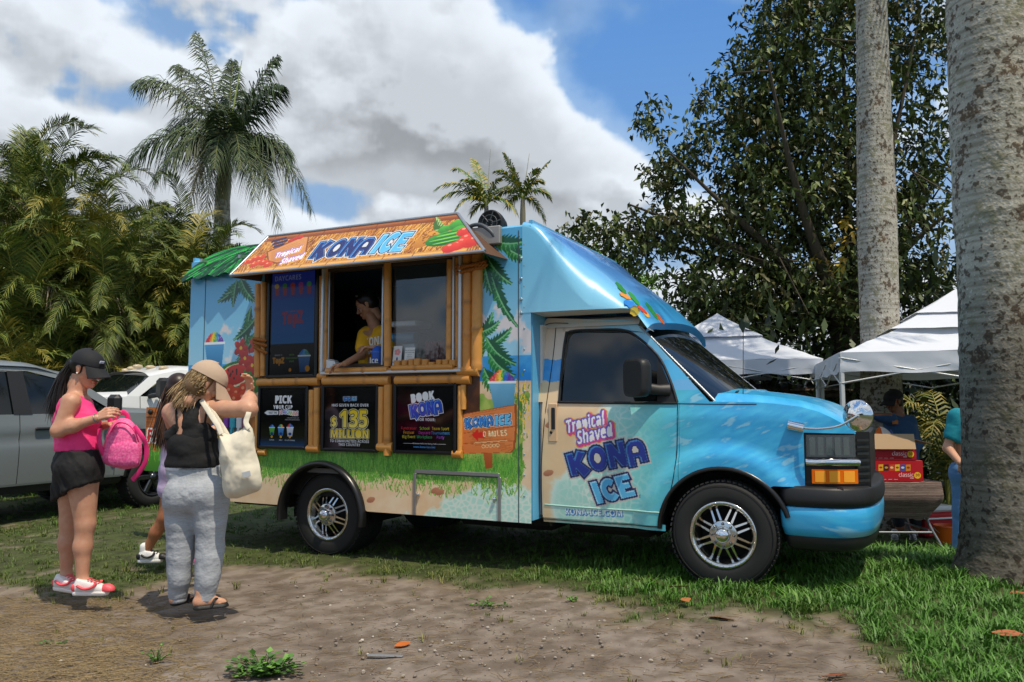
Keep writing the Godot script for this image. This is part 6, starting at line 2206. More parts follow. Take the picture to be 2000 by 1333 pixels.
# ---------------------------------------------------------------- canopy tents, the table and what stands on it
func tent(label: String, corner: Vector3, e1: Vector3, e2: Vector3, foot_y: float, eave: float, drop: float, peak: float, tiers: Array, seed_: int) -> void:
	# corner is the near corner post; e1 runs along the front, e2 to the back
	var o := Vector3(corner.x, foot_y, corner.z)
	var t := thing("canopy_tent", label, "tent", o, 0.0, "white canopy tents")
	var cloth := mat("tent_cloth", "d4d8e0", 0.75)
	cloth.backlight_enabled = true
	cloth.backlight = Color(0.35, 0.36, 0.38)
	var post := mat("tent_post", "d0d2d2", 0.4, 0.2)
	var nz := FastNoiseLite.new()
	nz.seed = seed_
	nz.frequency = 1.3
	var c := (e1 + e2) * 0.5
	var quadrant := [[Vector3.ZERO, e1], [e1, e1 + e2], [e1 + e2, e2], [e2, Vector3.ZERO]]
	for s in 4:
		var a: Vector3 = quadrant[s][0]; var d: Vector3 = quadrant[s][1]
		var out := ((a + d) * 0.5 - c).normalized()
		var roof := MB.new()
		var lim: float = tiers[0]
		var rows := []
		for i in 13:
			var f := i / 12.0 * lim
			var row := []
			for k in 25:
				var q := a.lerp(d, k / 24.0).lerp(c, f)
				var h := eave + (peak - eave) * (0.72 * f + 0.28 * f * f)
				h -= 0.10 * sin(PI * k / 24.0) * sin(PI * minf(1.0, f * 1.2)) * (1.0 - f)
				h += nz.get_noise_3d(q.x * 1.6, f * 3.0, q.z * 1.6) * 0.022
				row.append(q + Vector3.UP * h)
			rows.append(row)
		roof.grid(rows)
		part(roof, "roof_panel", cloth, t)
		var val := MB.new()
		rows = []
		for i in 5:
			var row := []
			for k in 41:
				var q := a.lerp(d, k / 40.0)
				var fold := nz.get_noise_2d(k * .11 + s * 9.0, i * 1.1) * .018 * (i + 1) / 3.0
				row.append(q + out * (0.006 + fold) + Vector3.UP * (eave - drop * i / 4.0 + (0.012 * sin(k * .5) if i == 4 else 0.0)))
			rows.append(row)
		val.grid(rows, false, false, [], true)
		part(val, "valance", cloth, t)
		for i in range(1, tiers.size()):
			var cap := MB.new()
			rows = []
			for j in 5:
				var f := lerpf(tiers[i - 1] - .09, tiers[i], j / 4.0)
				var row := []
				for k in 13:
					var q := a.lerp(d, k / 12.0).lerp(c, f)
					var h := eave + (peak - eave) * (0.72 * f + 0.28 * f * f) + 0.035 * i
					row.append(q + Vector3.UP * (h + nz.get_noise_2d(k * .3, j + s * 5.0) * .01))
				rows.append(row)
			cap.grid(rows)
			part(cap, "vent_tier", cloth, t)
	for q in [Vector3.ZERO, e1, e1 + e2, e2]:
		var leg := MB.new()
		var lp: Vector3 = q.lerp(c, .012)
		leg.box(lp + Vector3.UP * (eave * .5), Vector3(.045, eave, .045), .006)
		leg.box(lp + Vector3.UP * .01, Vector3(.09, .02, .09), .004)
		part(leg, "leg", post, t)
	for s in 4:
		var a: Vector3 = quadrant[s][0]; var d: Vector3 = quadrant[s][1]
		var tr := MB.new()
		for k in 2:
			var m0 := a.lerp(d, k * .5); var m1 := a.lerp(d, k * .5 + .5)
			tr.tube([m0 + Vector3.UP * (eave - .06), m1 + Vector3.UP * (eave - .34)], .010, 5)
			tr.tube([m0 + Vector3.UP * (eave - .34), m1 + Vector3.UP * (eave - .06)], .010, 5)
		part(tr, "truss", post, t)

func build_tents() -> void:
	var c1 := W(1641, 722, 8.6)
	tent("white canopy tent with tiered top over the snack table, partly behind the big trunk", c1, Vector3(2.92, 0, .86), Vector3(.86, 0, -2.92), -.27, 2.15, .22, 2.93, [.50, .72, 1.0], 3)
	var c2 := W(1608, 724, 11.5)
	tent("pointed white canopy tent farther back, beyond the ice truck's windscreen", c2, Vector3(.82, 0, -2.90), Vector3(-2.90, 0, -.82), -.30, 2.28, .22, 3.12, [.62, 1.0], 8)
	# folding table under a cloth printed like grey stone planks
	var tz := -8.95
	var tb := thing("folding_table", "folding table under a grey-brown stone-print cloth tied at its end", "table", Vector3(4.05, -.27, tz))
	var cl := MB.new()
	var rows := []
	for i in 9:
		var f := i / 8.0
		var row := []
		for k in 48:
			var a := TAU * k / 48.0
			var cx := signf(cos(a)) * pow(absf(cos(a)), .28); var sz := signf(sin(a)) * pow(absf(sin(a)), .28)
			var tuck := 1.0 - 0.22 * smoothstep(0.35, 1.0, f) + 0.03 * sin(f * PI)
			row.append(Vector3(cx * .62 * tuck, .745 - .40 * f + .02 * sin(a * 9.0) * f, sz * .40 * tuck + .012 * sin(a * 14.0) * f))
		rows.append(row)
	cl.grid(rows, true, false, [], true)
	cl.fan(rows[0], true)
	for i in cl.v.size(): cl.uv[i] = Vector2(cl.v[i].x + cl.v[i].z, cl.v[i].y)
	var cm := mat("table_cloth_print", "ffffff", 0.7)
	var cp := Pad.new(256, 256, Vector2.ZERO, Vector2.ONE, hx("8a7468"))
	for i in 26:
		var y := i / 26.0
		cp.rect(0, y, 1, y + .034, hx("8f7a70").lerp(hx("6d5950"), rng.randf()))
		for k in 12: cp.line(Vector2(rng.randf(), y + rng.randf() * .034), Vector2(rng.randf(), y + rng.randf() * .034), .005, hx("a59086").lerp(hx("54443c"), rng.randf()))
		cp.line(Vector2(0, y), Vector2(1, y), .006, hx("3f322c"))
	cm.albedo_texture = cp.tex()
	cm.uv1_scale = Vector3(2.2, 2.2, 1)
	part(cl, "cloth", cm, tb)
	var lg := mat("table_leg_grey", "8a8e92", 0.4, 0.5)
	for sx: float in [-1.0, 1.0]:
		for sz: float in [-1.0, 1.0]:
			var l := MB.new()
			l.tube(spline([Vector3(sx * .46, .66, sz * .22), Vector3(sx * .47, .34, sz * .24), Vector3(sx * .56, .10, sz * .30), Vector3(sx * .60, .0, sz * .32)], 4), .015, 8)
			part(l, "leg", lg, tb)
		var bar := MB.new()
		bar.tube([Vector3(sx * .48, .22, -.26), Vector3(sx * .48, .22, .26)], .012, 8)
		part(bar, "crossbar", lg, tb)
	var rail := MB.new()
	rail.tube([Vector3(-.48, .20, .27), Vector3(.50, .20, .27)], .012, 8)
	part(rail, "crossbar", lg, tb)
	# snack cartons
	var red := mat("carton_red", "b81822", 0.45)
	for k in 2:
		var wdt: float = [.52, .49][k]; var hgt: float = [.225, .20][k]
		var at := Vector3(4.20 - k * .05, -.27 + .75 + k * .228, tz + .14)
		var bx := thing("snack_carton", ["lower red snack carton printed with crisp bags, closed, on the table", "upper red snack carton with its cardboard flap open, bags sticking out"][k], "carton", at, -.06, "red snack cartons on the table")
		var b := MB.new()
		b.box(Vector3(0, hgt * .5 + .002, 0), Vector3(wdt, hgt, .36), .004)
		part(b, "carton", red, bx)
		var p := Pad.new(320, 150, Vector2.ZERO, Vector2(wdt, hgt), hx("c01a24"))
		p.rect(0, 0, wdt, .035, hx("a81420"))
		if k == 0:
			for j in 6:
				var x := .05 + j * .058
				p.poly([Vector2(x, .11), Vector2(x + .05, .115), Vector2(x + .052, .185), Vector2(x + .002, .18)], [hx("e8b82a"), hx("2a2a2c"), hx("d84a1e"), hx("e8c83a"), hx("2a5ab0"), hx("d8902a")][j])
				p.oval(Vector2(x + .026, .148), Vector2(.017, .012), [hx("d8281e"), hx("e0a030"), hx("f0d8a0"), hx("c8281e"), hx("e8e0d0"), hx("a83018")][j])
		p.oval(Vector2(wdt - .06, .065), Vector2(.036, .036), hx("f2c81e"))
		write(p, "30", Vector2(wdt - .06, .052), .030, hx("a01018"))
		write(p, "classic", Vector2(wdt - .10, .050), .042, hx("f4eeee"), 1.0, .95, 0.0, 0.0, 0.0, false)
		write(p, "mix", Vector2(wdt - .10, .028), .016, hx("f4eeee"), 1.0)
		for j in 4: p.line(Vector2(.03 + j * .06, .02), Vector2(.07 + j * .06, .02), .004, hx("e8d0d0"))
		var pm := StandardMaterial3D.new()
		pm.albedo_texture = p.tex()
		pm.roughness = .4
		var f := MB.new()
		f.quad(Vector3(-wdt / 2, .003, .183), Vector3(-wdt / 2, hgt, .183), Vector3(wdt / 2, hgt, .183), Vector3(wdt / 2, .003, .183))
		for j in 4: f.uv[j] = [Vector2(0, 1), Vector2(0, 0), Vector2(1, 0), Vector2(1, 1)][j]
		part(f, "printed_face", pm, bx)
		if k == 1:
			var kraft := mat("kraft_card", "c0a07c", 0.8)
			var fl := MB.new()
			fl.box(Vector3(-.01, hgt + .002, .20), Vector3(wdt * .97, .006, .17), .002, Basis(Vector3(1, 0, 0), 1.30))
			part(fl, "flap", kraft, bx)
			fl = MB.new()
			fl.box(Vector3(wdt * .5 + .09, hgt + .0, 0), Vector3(.20, .006, .34), .002, Basis(Vector3(0, 0, 1), -.25))
			part(fl, "flap", kraft, bx)
			fl = MB.new()
			fl.box(Vector3(-wdt * .5 - .07, hgt + .03, 0), Vector3(.19, .006, .34), .002, Basis(Vector3(0, 0, 1), -.55))
			part(fl, "flap", kraft, bx)
	var bag_cols := ["c02028", "d8d4d0", "e06a1e", "2a4a8a"]
	for k in 4:
		var bg := MB.new()
		pillow(bg, [Vector3(-.08, 0, 0), Vector3(.08, 0, 0), Vector3(.085, .19, 0), Vector3(-.085, .19, 0)], .03)
		var o := part(bg, "crisp_bag", mat("bag_" + bag_cols[k], bag_cols[k], 0.25, 0.2))
		o.position = Vector3(4.05 + k * .085, -.27 + 1.13, tz + .10 - k * .05)
		o.rotation = Vector3(-.2, .3 * k, [.9, -.6, .5, -1.0][k])
		tag(o, ["red crisp bag lying across the open carton", "white crisp bag standing in the open carton", "orange crisp bag in the open carton", "dark blue crisp bag at the carton's right end"][k], "crisp bag", "crisp bags in the open carton")
	var tray := MB.new()
	tray.box(Vector3.ZERO, Vector3(.42, .09, .30), .02)
	var tro := part(tray, "foil_tray", mat("foil", "c0c8d4", 0.25, 0.8))
	tro.position = Vector3(3.72, -.27 + .745 + .15, tz + .10)
	tag(tro, "silver foil tray on the table beside the truck's nose", "tray")
	var blu := MB.new()
	blu.box(Vector3.ZERO, Vector3(.44, .10, .32), .015)
	var bo := part(blu, "blue_package", mat("blue_pack", "2a50a0", 0.3))
	bo.position = Vector3(3.72, -.27 + .745 + .053, tz + .10)
	tag(bo, "blue package under the foil tray on the table", "package")
	# cooler and bucket on the grass
	var cg := W(1818, 1000, 9.6)
	var co := thing("cooler", "red cooler box with a white lid behind the snack table", "cooler", Vector3(cg.x, -.27, cg.z), .3)
	var cb := MB.new()
	cb.box(Vector3(0, .16, 0), Vector3(.42, .30, .30), .03)
	part(cb, "body", mat("cooler_red", "b01c26", 0.4), co)
	cb = MB.new()
	cb.box(Vector3(0, .345, 0), Vector3(.44, .07, .32), .025)
	part(cb, "lid", mat("cooler_white", "d8d8d6", 0.4), co)
	cb = MB.new()
	cb.tube([Vector3(-.22, .26, .10), Vector3(-.24, .24, .17), Vector3(.24, .24, .17), Vector3(.22, .26, .10)], .012, 8)
	part(cb, "handle", mat("cooler_white", "d8d8d6", 0.4), co)
	var bp := W(1848, 1050, 8.9)
	var bk := thing("bucket", "orange plastic bucket on the grass left of the big trunk", "bucket", Vector3(bp.x, -.27, bp.z))
	var bb := MB.new()
	bb.lathe([Vector2(.001, .01), Vector2(.085, .0), Vector2(.118, .22), Vector2(.128, .225), Vector2(.128, .245), Vector2(.112, .245), Vector2(.080, .02), Vector2(.001, .02)], Vector3.ZERO, Vector3.UP, 28)
	part(bb, "pail", mat("bucket_orange", "d8601a", 0.4), bk)
	bb = MB.new()
	bb.tube(bez(Vector3(-.128, .22, 0), Vector3(-.13, .12, .1), Vector3(.13, .12, .1), Vector3(.128, .22, 0), 10), .003, 5)
	part(bb, "handle", mat("tent_post", "d0d2d2", 0.4, 0.2), bk)
	# rustic wooden shelter in the shade behind the far tent
	var s0 := W(1455, 800, 14.2)
	var shd := thing("wooden_shelter", "dark rustic wooden shelter with a log beam behind the far tent", "shelter", Vector3(s0.x, -.3, s0.z), .1)
	var wood := mat("old_wood", "5e4c3a", 0.85)
	mottle(wood, 0.02, 1.2, "8a8078", "ffffff")
	for k in 3:
		var ps := MB.new()
		ps.tube([Vector3(-1.2 + k * 1.25, 0, 0), Vector3(-1.2 + k * 1.25, 1.75, 0)], .085, 10)
		part(ps, "post", wood, shd)
	var bm := MB.new()
	bm.tube([Vector3(-1.6, 1.80, .02), Vector3(1.75, 1.82, .02)], .10, 10)
	part(bm, "beam", wood, shd)
	for k in 14:
		var pl := MB.new()
		pl.box(Vector3(-1.55 + k * .235, .85, -1.2), Vector3(.215, 1.7, .025), .004)
		part(pl, "plank", wood, shd)
	for k in 9:
		var rf := MB.new()
		rf.box(Vector3(-1.5 + k * .40, 1.93, -.55), Vector3(.37, .03, 1.7), .005, Basis(Vector3(1, 0, 0), .08))
		part(rf, "roof_plank", wood, shd)

func pillow(b: MB, ring: Array, bulge: float, rounds := 5) -> void:
	# a cushion on a closed outline: two bellied faces that meet at the rim
	var pts := spline(ring + [ring[0]], 4)
	pts.pop_back()
	var o := Vector3.ZERO
	for q in pts: o += q / pts.size()
	var nn := Vector3.ZERO
	for i in pts.size(): nn += (pts[i] - o).cross(pts[(i + 1) % pts.size()] - o)
	nn = nn.normalized()
	for s: float in [-1.0, 1.0]:
		var rows := []
		for i in rounds + 1:
			var f := float(i) / rounds
			var row := []
			for q in pts: row.append(o.lerp(q, 1.0 - f * 0.995) + nn * s * bulge * sqrt(1.0 - pow(1.0 - f, 2.0)))
			rows.append(row)
		b.grid(rows, true, false, [], s < 0)

# ---------------------------------------------------------------- pickups parked by the hedge
func sides(b: MB, called: String, m: Material, t: Node3D) -> void:
	# a part on the near side and its mirror image on the far side of a two-metre-wide vehicle
	part(b, called, m, t)
	var f := MB.new()
	for i in b.v.size(): f.p(Vector3(b.v[i].x, b.v[i].y, -2.0 - b.v[i].z))
	for i in range(0, b.ix.size(), 3): f.t3(b.ix[i], b.ix[i + 2], b.ix[i + 1])
	part(f, called, m, t)

func pick_z(x: float, y: float) -> float:
	var z := -0.03
	if y > 1.25: z -= (y - 1.25) * 0.34
	z -= 0.02 * smoothstep(1.05, 1.25, y)
	z -= 0.14 * pow(maxf(0, 0.9 - y), 2.0)
	z -= 0.018 * exp(-pow((y - 0.98) / 0.05, 2.0))
	if x > 0.35:
		var t := clampf((x - 0.35) / 0.62, 0, 1)
		z -= 0.30 * (1.0 - sqrt(maxf(0, 1.0 - t * t * .97)))
	for ax in [0.0, -3.62]:
		var d := Vector2(x - ax, y - .42).length()
		if y > .4: z += .045 * smoothstep(.70, .50, d)
	return z

func pick_strip(lo, hi, x0: float, x1: float, n: int, m: int, off := 0.0) -> MB:
	var b := MB.new()
	var rows := []
	for r in m + 1:
		var row := []
		for k in n + 1:
			var x := lerpf(x0, x1, float(k) / n)
			var a: float = lo.call(x) if lo is Callable else lo
			var c: float = hi.call(x) if hi is Callable else hi
			var y := lerpf(a, c, float(r) / m)
			row.append(Vector3(x, y, pick_z(x, y) + off))
		rows.append(row)
	b.grid(rows)
	return b

func pick_poly(pts: Array, off: float) -> MB:
	# a pane or panel on the leaning side above the belt
	var b := MB.new()
	var p := PackedVector2Array()
	for q in pts: p.append(Vector2(q[0], q[1]))
	b.slab(p, Vector3.ZERO, Vector3(1, 0, 0), Vector3(0, 1, 0))
	for i in b.v.size(): b.v[i].z = pick_z(b.v[i].x, b.v[i].y) + off
	return b

func pickup(label: String, at: Vector3, turn: float, paint: StandardMaterial3D, tall: float, white: bool) -> void:
	var t := thing("pickup_truck", label, "pickup truck", at, turn)
	var black := mat("black_plastic", "1c1c1d", 0.5)
	var glass := mat("pickup_glass", "0c1114", 0.03)
	var chrome := mat("chrome", "e6e6e6", 0.05, 1.0)
	var arch := func(x: float) -> float:
		for ax in [0.0, -3.62]:
			var d: float = absf(x - ax)
			if d < .47: return maxf(.46, .42 + sqrt(maxf(0, .2209 - d * d)))
		return .46
	var top := func(x: float) -> float: return lerp_table([[-4.75, 1.24], [-3.0, 1.25], [-.55, 1.27], [.3, 1.245], [.75, 1.18], [.95, 1.08]], x)
	for d in [["bed_side", -4.75, -2.98], ["rear_door", -2.975, -1.885], ["front_door", -1.88, -.625], ["wing", -.62, .95]]:
		sides(pick_strip(arch, top, d[1], d[2], 26, 14), d[0], paint, t)
	sides(pick_strip(.36, .45, -2.9, -.5, 12, 2, -.03), "sill", black, t)
	sides(pick_strip(.452, .475, -2.9, -.55, 12, 1, .006), "sill_trim", mat("trim_silver", "8a9094", 0.3, 0.6), t)
	var R := tall
	var rk := 0.35 if white else 0.0
	# glasshouse: roof, pillars, panes
	var rf := MB.new()
	var rows := []
	for i in 13:
		var x := lerpf(-2.95, -1.15 + rk, i / 12.0)
		var dropf := .10 * smoothstep(-1.7 + rk, -1.15 + rk, x) + .05 * smoothstep(-2.5, -2.95, x)
		var row := []
		for k in 17:
			var s := k / 16.0 * 2.0 - 1.0
			row.append(Vector3(x, R - .085 - dropf + .085 * pow(1.0 - pow(absf(s), 3.0), .6), -1.0 + s * -.79))
		rows.append(row)
	rf.grid(rows, false, false, [], true)
	part(rf, "roof", paint, t)
	var yr := R - .085
	sides(pick_poly([[-2.98, 1.25], [-2.80, 1.25], [-2.74, yr - .07], [-1.72 + rk, yr - .05], [-1.30 + rk, yr - .14], [-.62, 1.27], [-.44, 1.27], [-1.14 + rk, yr - .10], [-1.6 + rk, yr + .0], [-2.5, yr + .0], [-2.92, yr - .05]], .0), "pillar_frame", paint, t)
	sides(pick_poly([[-2.78, 1.255], [-1.93, 1.255], [-1.93, yr - .07], [-2.72, yr - .08]], -.012), "rear_door_glass", glass, t)
	sides(pick_poly([[-1.95, 1.255], [-1.73, 1.255], [-1.76, yr - .06], [-1.95, yr - .06]], .004), "door_pillar", black, t)
	sides(pick_poly([[-1.75, 1.255], [-.66, 1.265], [-1.30 + rk, yr - .15], [-1.74 + rk * .5, yr - .06]], -.012), "front_door_glass", glass, t)
	var wsb := MB.new()
	rows = []
	for r in 2:
		var row := []
		for k in 15:
			var s := k / 14.0 * 2.0 - 1.0
			var l := 1.0 - s * s
			row.append(Vector3([-.46, -1.16 + rk][r] + l * [.16, .08][r], [1.27, R - .19][r] + l * .04, -1.0 - s * [.93, .78][r]))
		rows.append(row)
	wsb.grid(rows, false, false, [], true)
	part(wsb, "windscreen", glass, t)
	var rw := MB.new()
	rw.quad(Vector3(-2.97, 1.25, -.12), Vector3(-2.93, R - .16, -.24), Vector3(-2.93, R - .16, -1.76), Vector3(-2.97, 1.25, -1.88))
	part(rw, "rear_window", glass, t)
	# bonnet, nose, bumper
	var hd := MB.new()
	rows = []
	for i in 15:
		var x := lerpf(-.60, .955, i / 14.0)
		var row := []
		for k in 15:
			var s := k / 14.0
			var l := 1.0 - absf(s * 2 - 1)
			var y: float = top.call(x)
			var z0 := pick_z(x, y)
			row.append(Vector3(x + .10 * sqrt(l) * smoothstep(.4, .95, x), y + .07 * smoothstep(0, .15, l) * (1.0 - .4 * i / 14.0), lerpf(z0, -2.0 - z0, s)))
		rows.append(row)
	hd.grid(rows, false, false, [], true)
	part(hd, "bonnet", paint, t)
	var ns := MB.new()
	ns.box(Vector3(.93, .84, -1.0), Vector3(.12, .46, 1.5), .03)
	part(ns, "grille", black, t)
	var bp := MB.new()
	bp.box(Vector3(1.0, .58, -1.0), Vector3(.16, .24, 1.86), .05)
	part(bp, "bumper", chrome if white else paint, t)
	sides(pick_strip(.88, 1.06, .62, .93, 8, 3, .006), "headlight", mat("lamp_reflector", "9aa0a6", 0.18, 0.9), t)
	var bed := MB.new()
	bed.box(Vector3(-3.87, .85, -1.0), Vector3(1.7, .7, 1.8))
	bed.box(Vector3(-1.6, .62, -1.0), Vector3(4.0, .5, 1.6))
	bed.box(Vector3(-.2, .75, -1.0), Vector3(1.9, .5, 1.3))
	part(bed, "underbody", mat("under_black", "0c0c0c", 0.8), t)
	# seams, handles, mirrors, badge
	for x in [-2.977, -1.882, -.622]:
		var sm := MB.new()
		var path := []
		for k in 9:
			var y := lerpf(.47, 1.26, k / 8.0)
			path.append(Vector3(x, y, pick_z(x, y) + .001))
		sm.tube(path, .004, 5)
		sides(sm, "door_gap", mat("seam_black", "0a0c0e", 0.8), t)
	for x in [-2.75, -1.62]:
		var hn := MB.new()
		hn.box(Vector3(x, 1.09, pick_z(x, 1.09) + .02), Vector3(.19, .035, .03), .012)
		sides(hn, "door_handle", black, t)
	for sgn: float in [0.0, 1.0]:
		var mr := MB.new()
		var big := 1.25 if white else 1.0
		var z := .17
		var mo := Vector3(-.82, 1.38, z if sgn == 0.0 else -2.0 - z)
		mr.box(mo, Vector3(.12, .23 * big, .21), .045)
		mr.tube([mo + Vector3(0, -.08, 0), Vector3(-.74, 1.27, -.03 if sgn == 0.0 else -1.97)], .035, 8)
		part(mr, "mirror", black, t)
	if white: t.scale = Vector3.ONE * 1.18
	if not white:
		var pl := MB.new()
		var pts := PackedVector2Array([Vector2(-.46, 1.05), Vector2(-.10, 1.05), Vector2(-.14, .97), Vector2(-.30, .90), Vector2(-.46, .96)])
		pl.slab(pts, Vector3.ZERO, Vector3(1, 0, 0), Vector3(0, 1, 0))
		for i in pl.v.size(): pl.v[i].z = pick_z(pl.v[i].x, pl.v[i].y) + .006
		part(pl, "wing_vent", black, t)
		var tm := TextMesh.new()
		tm.text = "Z71"
		tm.font_size = 16
		tm.pixel_size = .0045
		tm.depth = .004
		var tx := put(tm, "badge", mat("trim_silver", "8a9094", 0.3, 0.6), t)
		tx.position = Vector3(-.28, .995, pick_z(-.28, .995) + .012)
	else:
		var tm := TextMesh.new()
		tm.text = "J00518"
		tm.font_size = 16
		tm.pixel_size = .0075
		tm.depth = .003
		var tx := put(tm, "fleet_number", mat("letter_grey", "2a2c30", 0.6), t)
		tx.position = Vector3(-.18, 1.13, -2.0 - pick_z(-.18, 1.13) - .006)
		tx.rotation.y = PI
		for k in 5:
			var lp := MB.new()
			lp.ball(Vector3(-1.36 + rk - .05 * absf(k - 2.0), R - .02 - .02 * absf(k - 2.0), -1.0 + (k - 2) * .30), Vector3(.08, .035, .05), 10)
			part(lp, "roof_lamp", mat("lamp_tan", "b8a684", 0.3), t)
	for ax in [0.0, -3.62]:
		for sgn: float in [0.0, 1.0]:
			var w := holder("wheel", t, Vector3(ax, .40, -.03 if sgn == 0.0 else -1.97))
			if sgn == 1.0: w.rotation.y = PI
			var ty := MB.new()
			ty.lathe([Vector2(.20, -.26), Vector2(.36, -.27), Vector2(.402, -.22), Vector2(.405, -.10), Vector2(.398, -.04), Vector2(.37, .0), Vector2(.30, .005), Vector2(.25, -.01), Vector2(.24, -.16)], Vector3.ZERO, Vector3(0, 0, 1), 36)
			for k in 40:
				var a := TAU * k / 40
				ty.box(Vector3(cos(a) * .398, sin(a) * .398, -.13), Vector3(.022, .034, .20), 0.0, Basis(Vector3(0, 0, 1), a))
			part(ty, "tyre", mat("tyre_rubber", "20201f", 0.78), w)
			var rm := MB.new()
			rm.lathe([Vector2(.001, -.09), Vector2(.20, -.10), Vector2(.235, -.03), Vector2(.252, -.005), Vector2(.246, .004), Vector2(.236, -.002)], Vector3.ZERO, Vector3(0, 0, 1), 36)
			for k in 6:
				var a := TAU * k / 6
				rm.box(Vector3(cos(a) * .13, sin(a) * .13, -.035), Vector3(.21, .07, .05), .012, Basis(Vector3(0, 0, 1), a))
			rm.lathe([Vector2(.06, -.05), Vector2(.055, .005), Vector2(.001, .012)], Vector3.ZERO, Vector3(0, 0, 1), 20)
			part(rm, "rim", mat("pickup_rim", "5a5c60", 0.25, 0.9), w)
	for ax in [0.0, -3.62]:
		var lip := MB.new()
		rows = []
		for q in [[.452, -.10], [.462, .008], [.50, .010], [.505, -.01]]:
			var row := []
			for j in 25:
				var a := lerpf(.05, PI - .05, j / 24.0)
				var c := Vector2(ax + cos(a) * q[0], .42 + sin(a) * q[0])
				row.append(Vector3(c.x, c.y, pick_z(c.x, c.y) + q[1]))
			rows.append(row)
		lip.grid(rows)
		sides(lip, "arch_lip", black if not white else paint, t)

func build_pickups() -> void:
	var grey := mat("grey_paint", "82888a", 0.28, 0.25)
	grey.clearcoat_enabled = true
	grey.clearcoat = 0.8
	var wh := mat("white_paint", "dadcdd", 0.25)
	wh.clearcoat_enabled = true
	wh.clearcoat = 0.7
	var a := W(303, 950, 10.7)
	pickup("grey crew cab pickup parked at the left edge, behind the woman in pink", Vector3(a.x, -.06, a.z), deg_to_rad(66), grey, 1.90, false)
	pickup("white work pickup with roof lamps parked between the grey pickup and the ice truck", Vector3(-8.23, -.06, -13.65), deg_to_rad(-130), wh, 1.74, true)

# ---------------------------------------------------------------- people: tapered bones, joined smoothly, meshed as one surface
class Flesh:
	var lo: Vector3
	var cell: float
	var nx: int
	var ny: int
	var nz: int
	var f := PackedFloat32Array()
	func _init(low: Vector3, high: Vector3, size: float) -> void:
		lo = low - Vector3.ONE * size * 3.0
		cell = size
		var d := (high - low) / size
		nx = int(d.x) + 7; ny = int(d.y) + 7; nz = int(d.z) + 7
		f.resize(nx * ny * nz)
		f.fill(9.0)
	func bone(a: Vector3, b: Vector3, ra: float, rb: float, k := 0.02, ax := Vector3.ZERO, flat := 1.0) -> void:
		var m := maxf(ra, rb) + k + cell * 2.0
		var p0 := (Vector3(minf(a.x, b.x), minf(a.y, b.y), minf(a.z, b.z)) - Vector3.ONE * m - lo) / cell
		var p1 := (Vector3(maxf(a.x, b.x), maxf(a.y, b.y), maxf(a.z, b.z)) + Vector3.ONE * m - lo) / cell
		var ab := b - a
		var ll := maxf(ab.length_squared(), 1e-9)
		for z in range(maxi(0, int(p0.z)), mini(nz, int(p1.z) + 2)):
			for y in range(maxi(0, int(p0.y)), mini(ny, int(p1.y) + 2)):
				var i := (z * ny + y) * nx
				for x in range(maxi(0, int(p0.x)), mini(nx, int(p1.x) + 2)):
					var p := lo + Vector3(x, y, z) * cell - a
					var t := clampf(p.dot(ab) / ll, 0.0, 1.0)
					var v := p - ab * t
					if flat != 1.0: v += ax * (v.dot(ax) * (flat - 1.0))
					var d := v.length() - lerpf(ra, rb, t)
					var e := f[i + x]
					if e > 8.0: f[i + x] = d
					else:
						var h := clampf(0.5 + 0.5 * (e - d) / k, 0.0, 1.0)
						f[i + x] = lerpf(e, d, h) - k * h * (1.0 - h)
	func cut(o: Vector3, n: Vector3) -> void:
		# keep what lies on the far side of a plane from its normal
		for z in nz:
			for y in ny:
				var i := (z * ny + y) * nx
				for x in nx:
					if f[i + x] < 8.0: f[i + x] = maxf(f[i + x], (lo + Vector3(x, y, z) * cell - o).dot(n))
	func into(b: MB) -> void:
		var at := {}
		var sx := 1; var sy := nx; var sz := nx * ny
		for z in nz - 1:
			for y in ny - 1:
				var r := (z * ny + y) * nx
				for x in nx - 1:
					var i := r + x
					var v := f[i]
					if absf(v) > cell * 3.0: continue
					var c := [v, f[i + sx], f[i + sy], f[i + sx + sy], f[i + sz], f[i + sx + sz], f[i + sy + sz], f[i + sx + sy + sz]]
					var neg := 0
					for q in c: neg += 1 if q < 0.0 else 0
					if neg == 0 or neg == 8: continue
					var s := Vector3.ZERO; var n := 0
					for e in [[0, 1], [2, 3], [4, 5], [6, 7], [0, 2], [1, 3], [4, 6], [5, 7], [0, 4], [1, 5], [2, 6], [3, 7]]:
						var p: float = c[e[0]]; var q: float = c[e[1]]
						if (p < 0.0) != (q < 0.0):
							var t := p / (p - q)
							var A := Vector3(e[0] & 1, (e[0] >> 1) & 1, e[0] >> 2); var B := Vector3(e[1] & 1, (e[1] >> 1) & 1, e[1] >> 2)
							s += A.lerp(B, t); n += 1
					at[i] = b.p(lo + (Vector3(x, y, z) + s / n) * cell)
		for i in at:
			var v := f[i]
			for ax in 3:
				var d: int = [sx, sy, sz][ax]; var u: int = [sy, sz, sx][ax]; var w: int = [sz, sx, sy][ax]
				var q := f[i + d]
				if (v < 0.0) == (q < 0.0): continue
				if not (at.has(i - u) and at.has(i - w) and at.has(i - u - w)): continue
				var a: int = at[i]; var e: int = at[i - u]; var g: int = at[i - u - w]; var h: int = at[i - w]
				if v < 0.0:
					b.t3(a, g, e); b.t3(a, h, g)
				else:
					b.t3(a, e, g); b.t3(a, g, h)

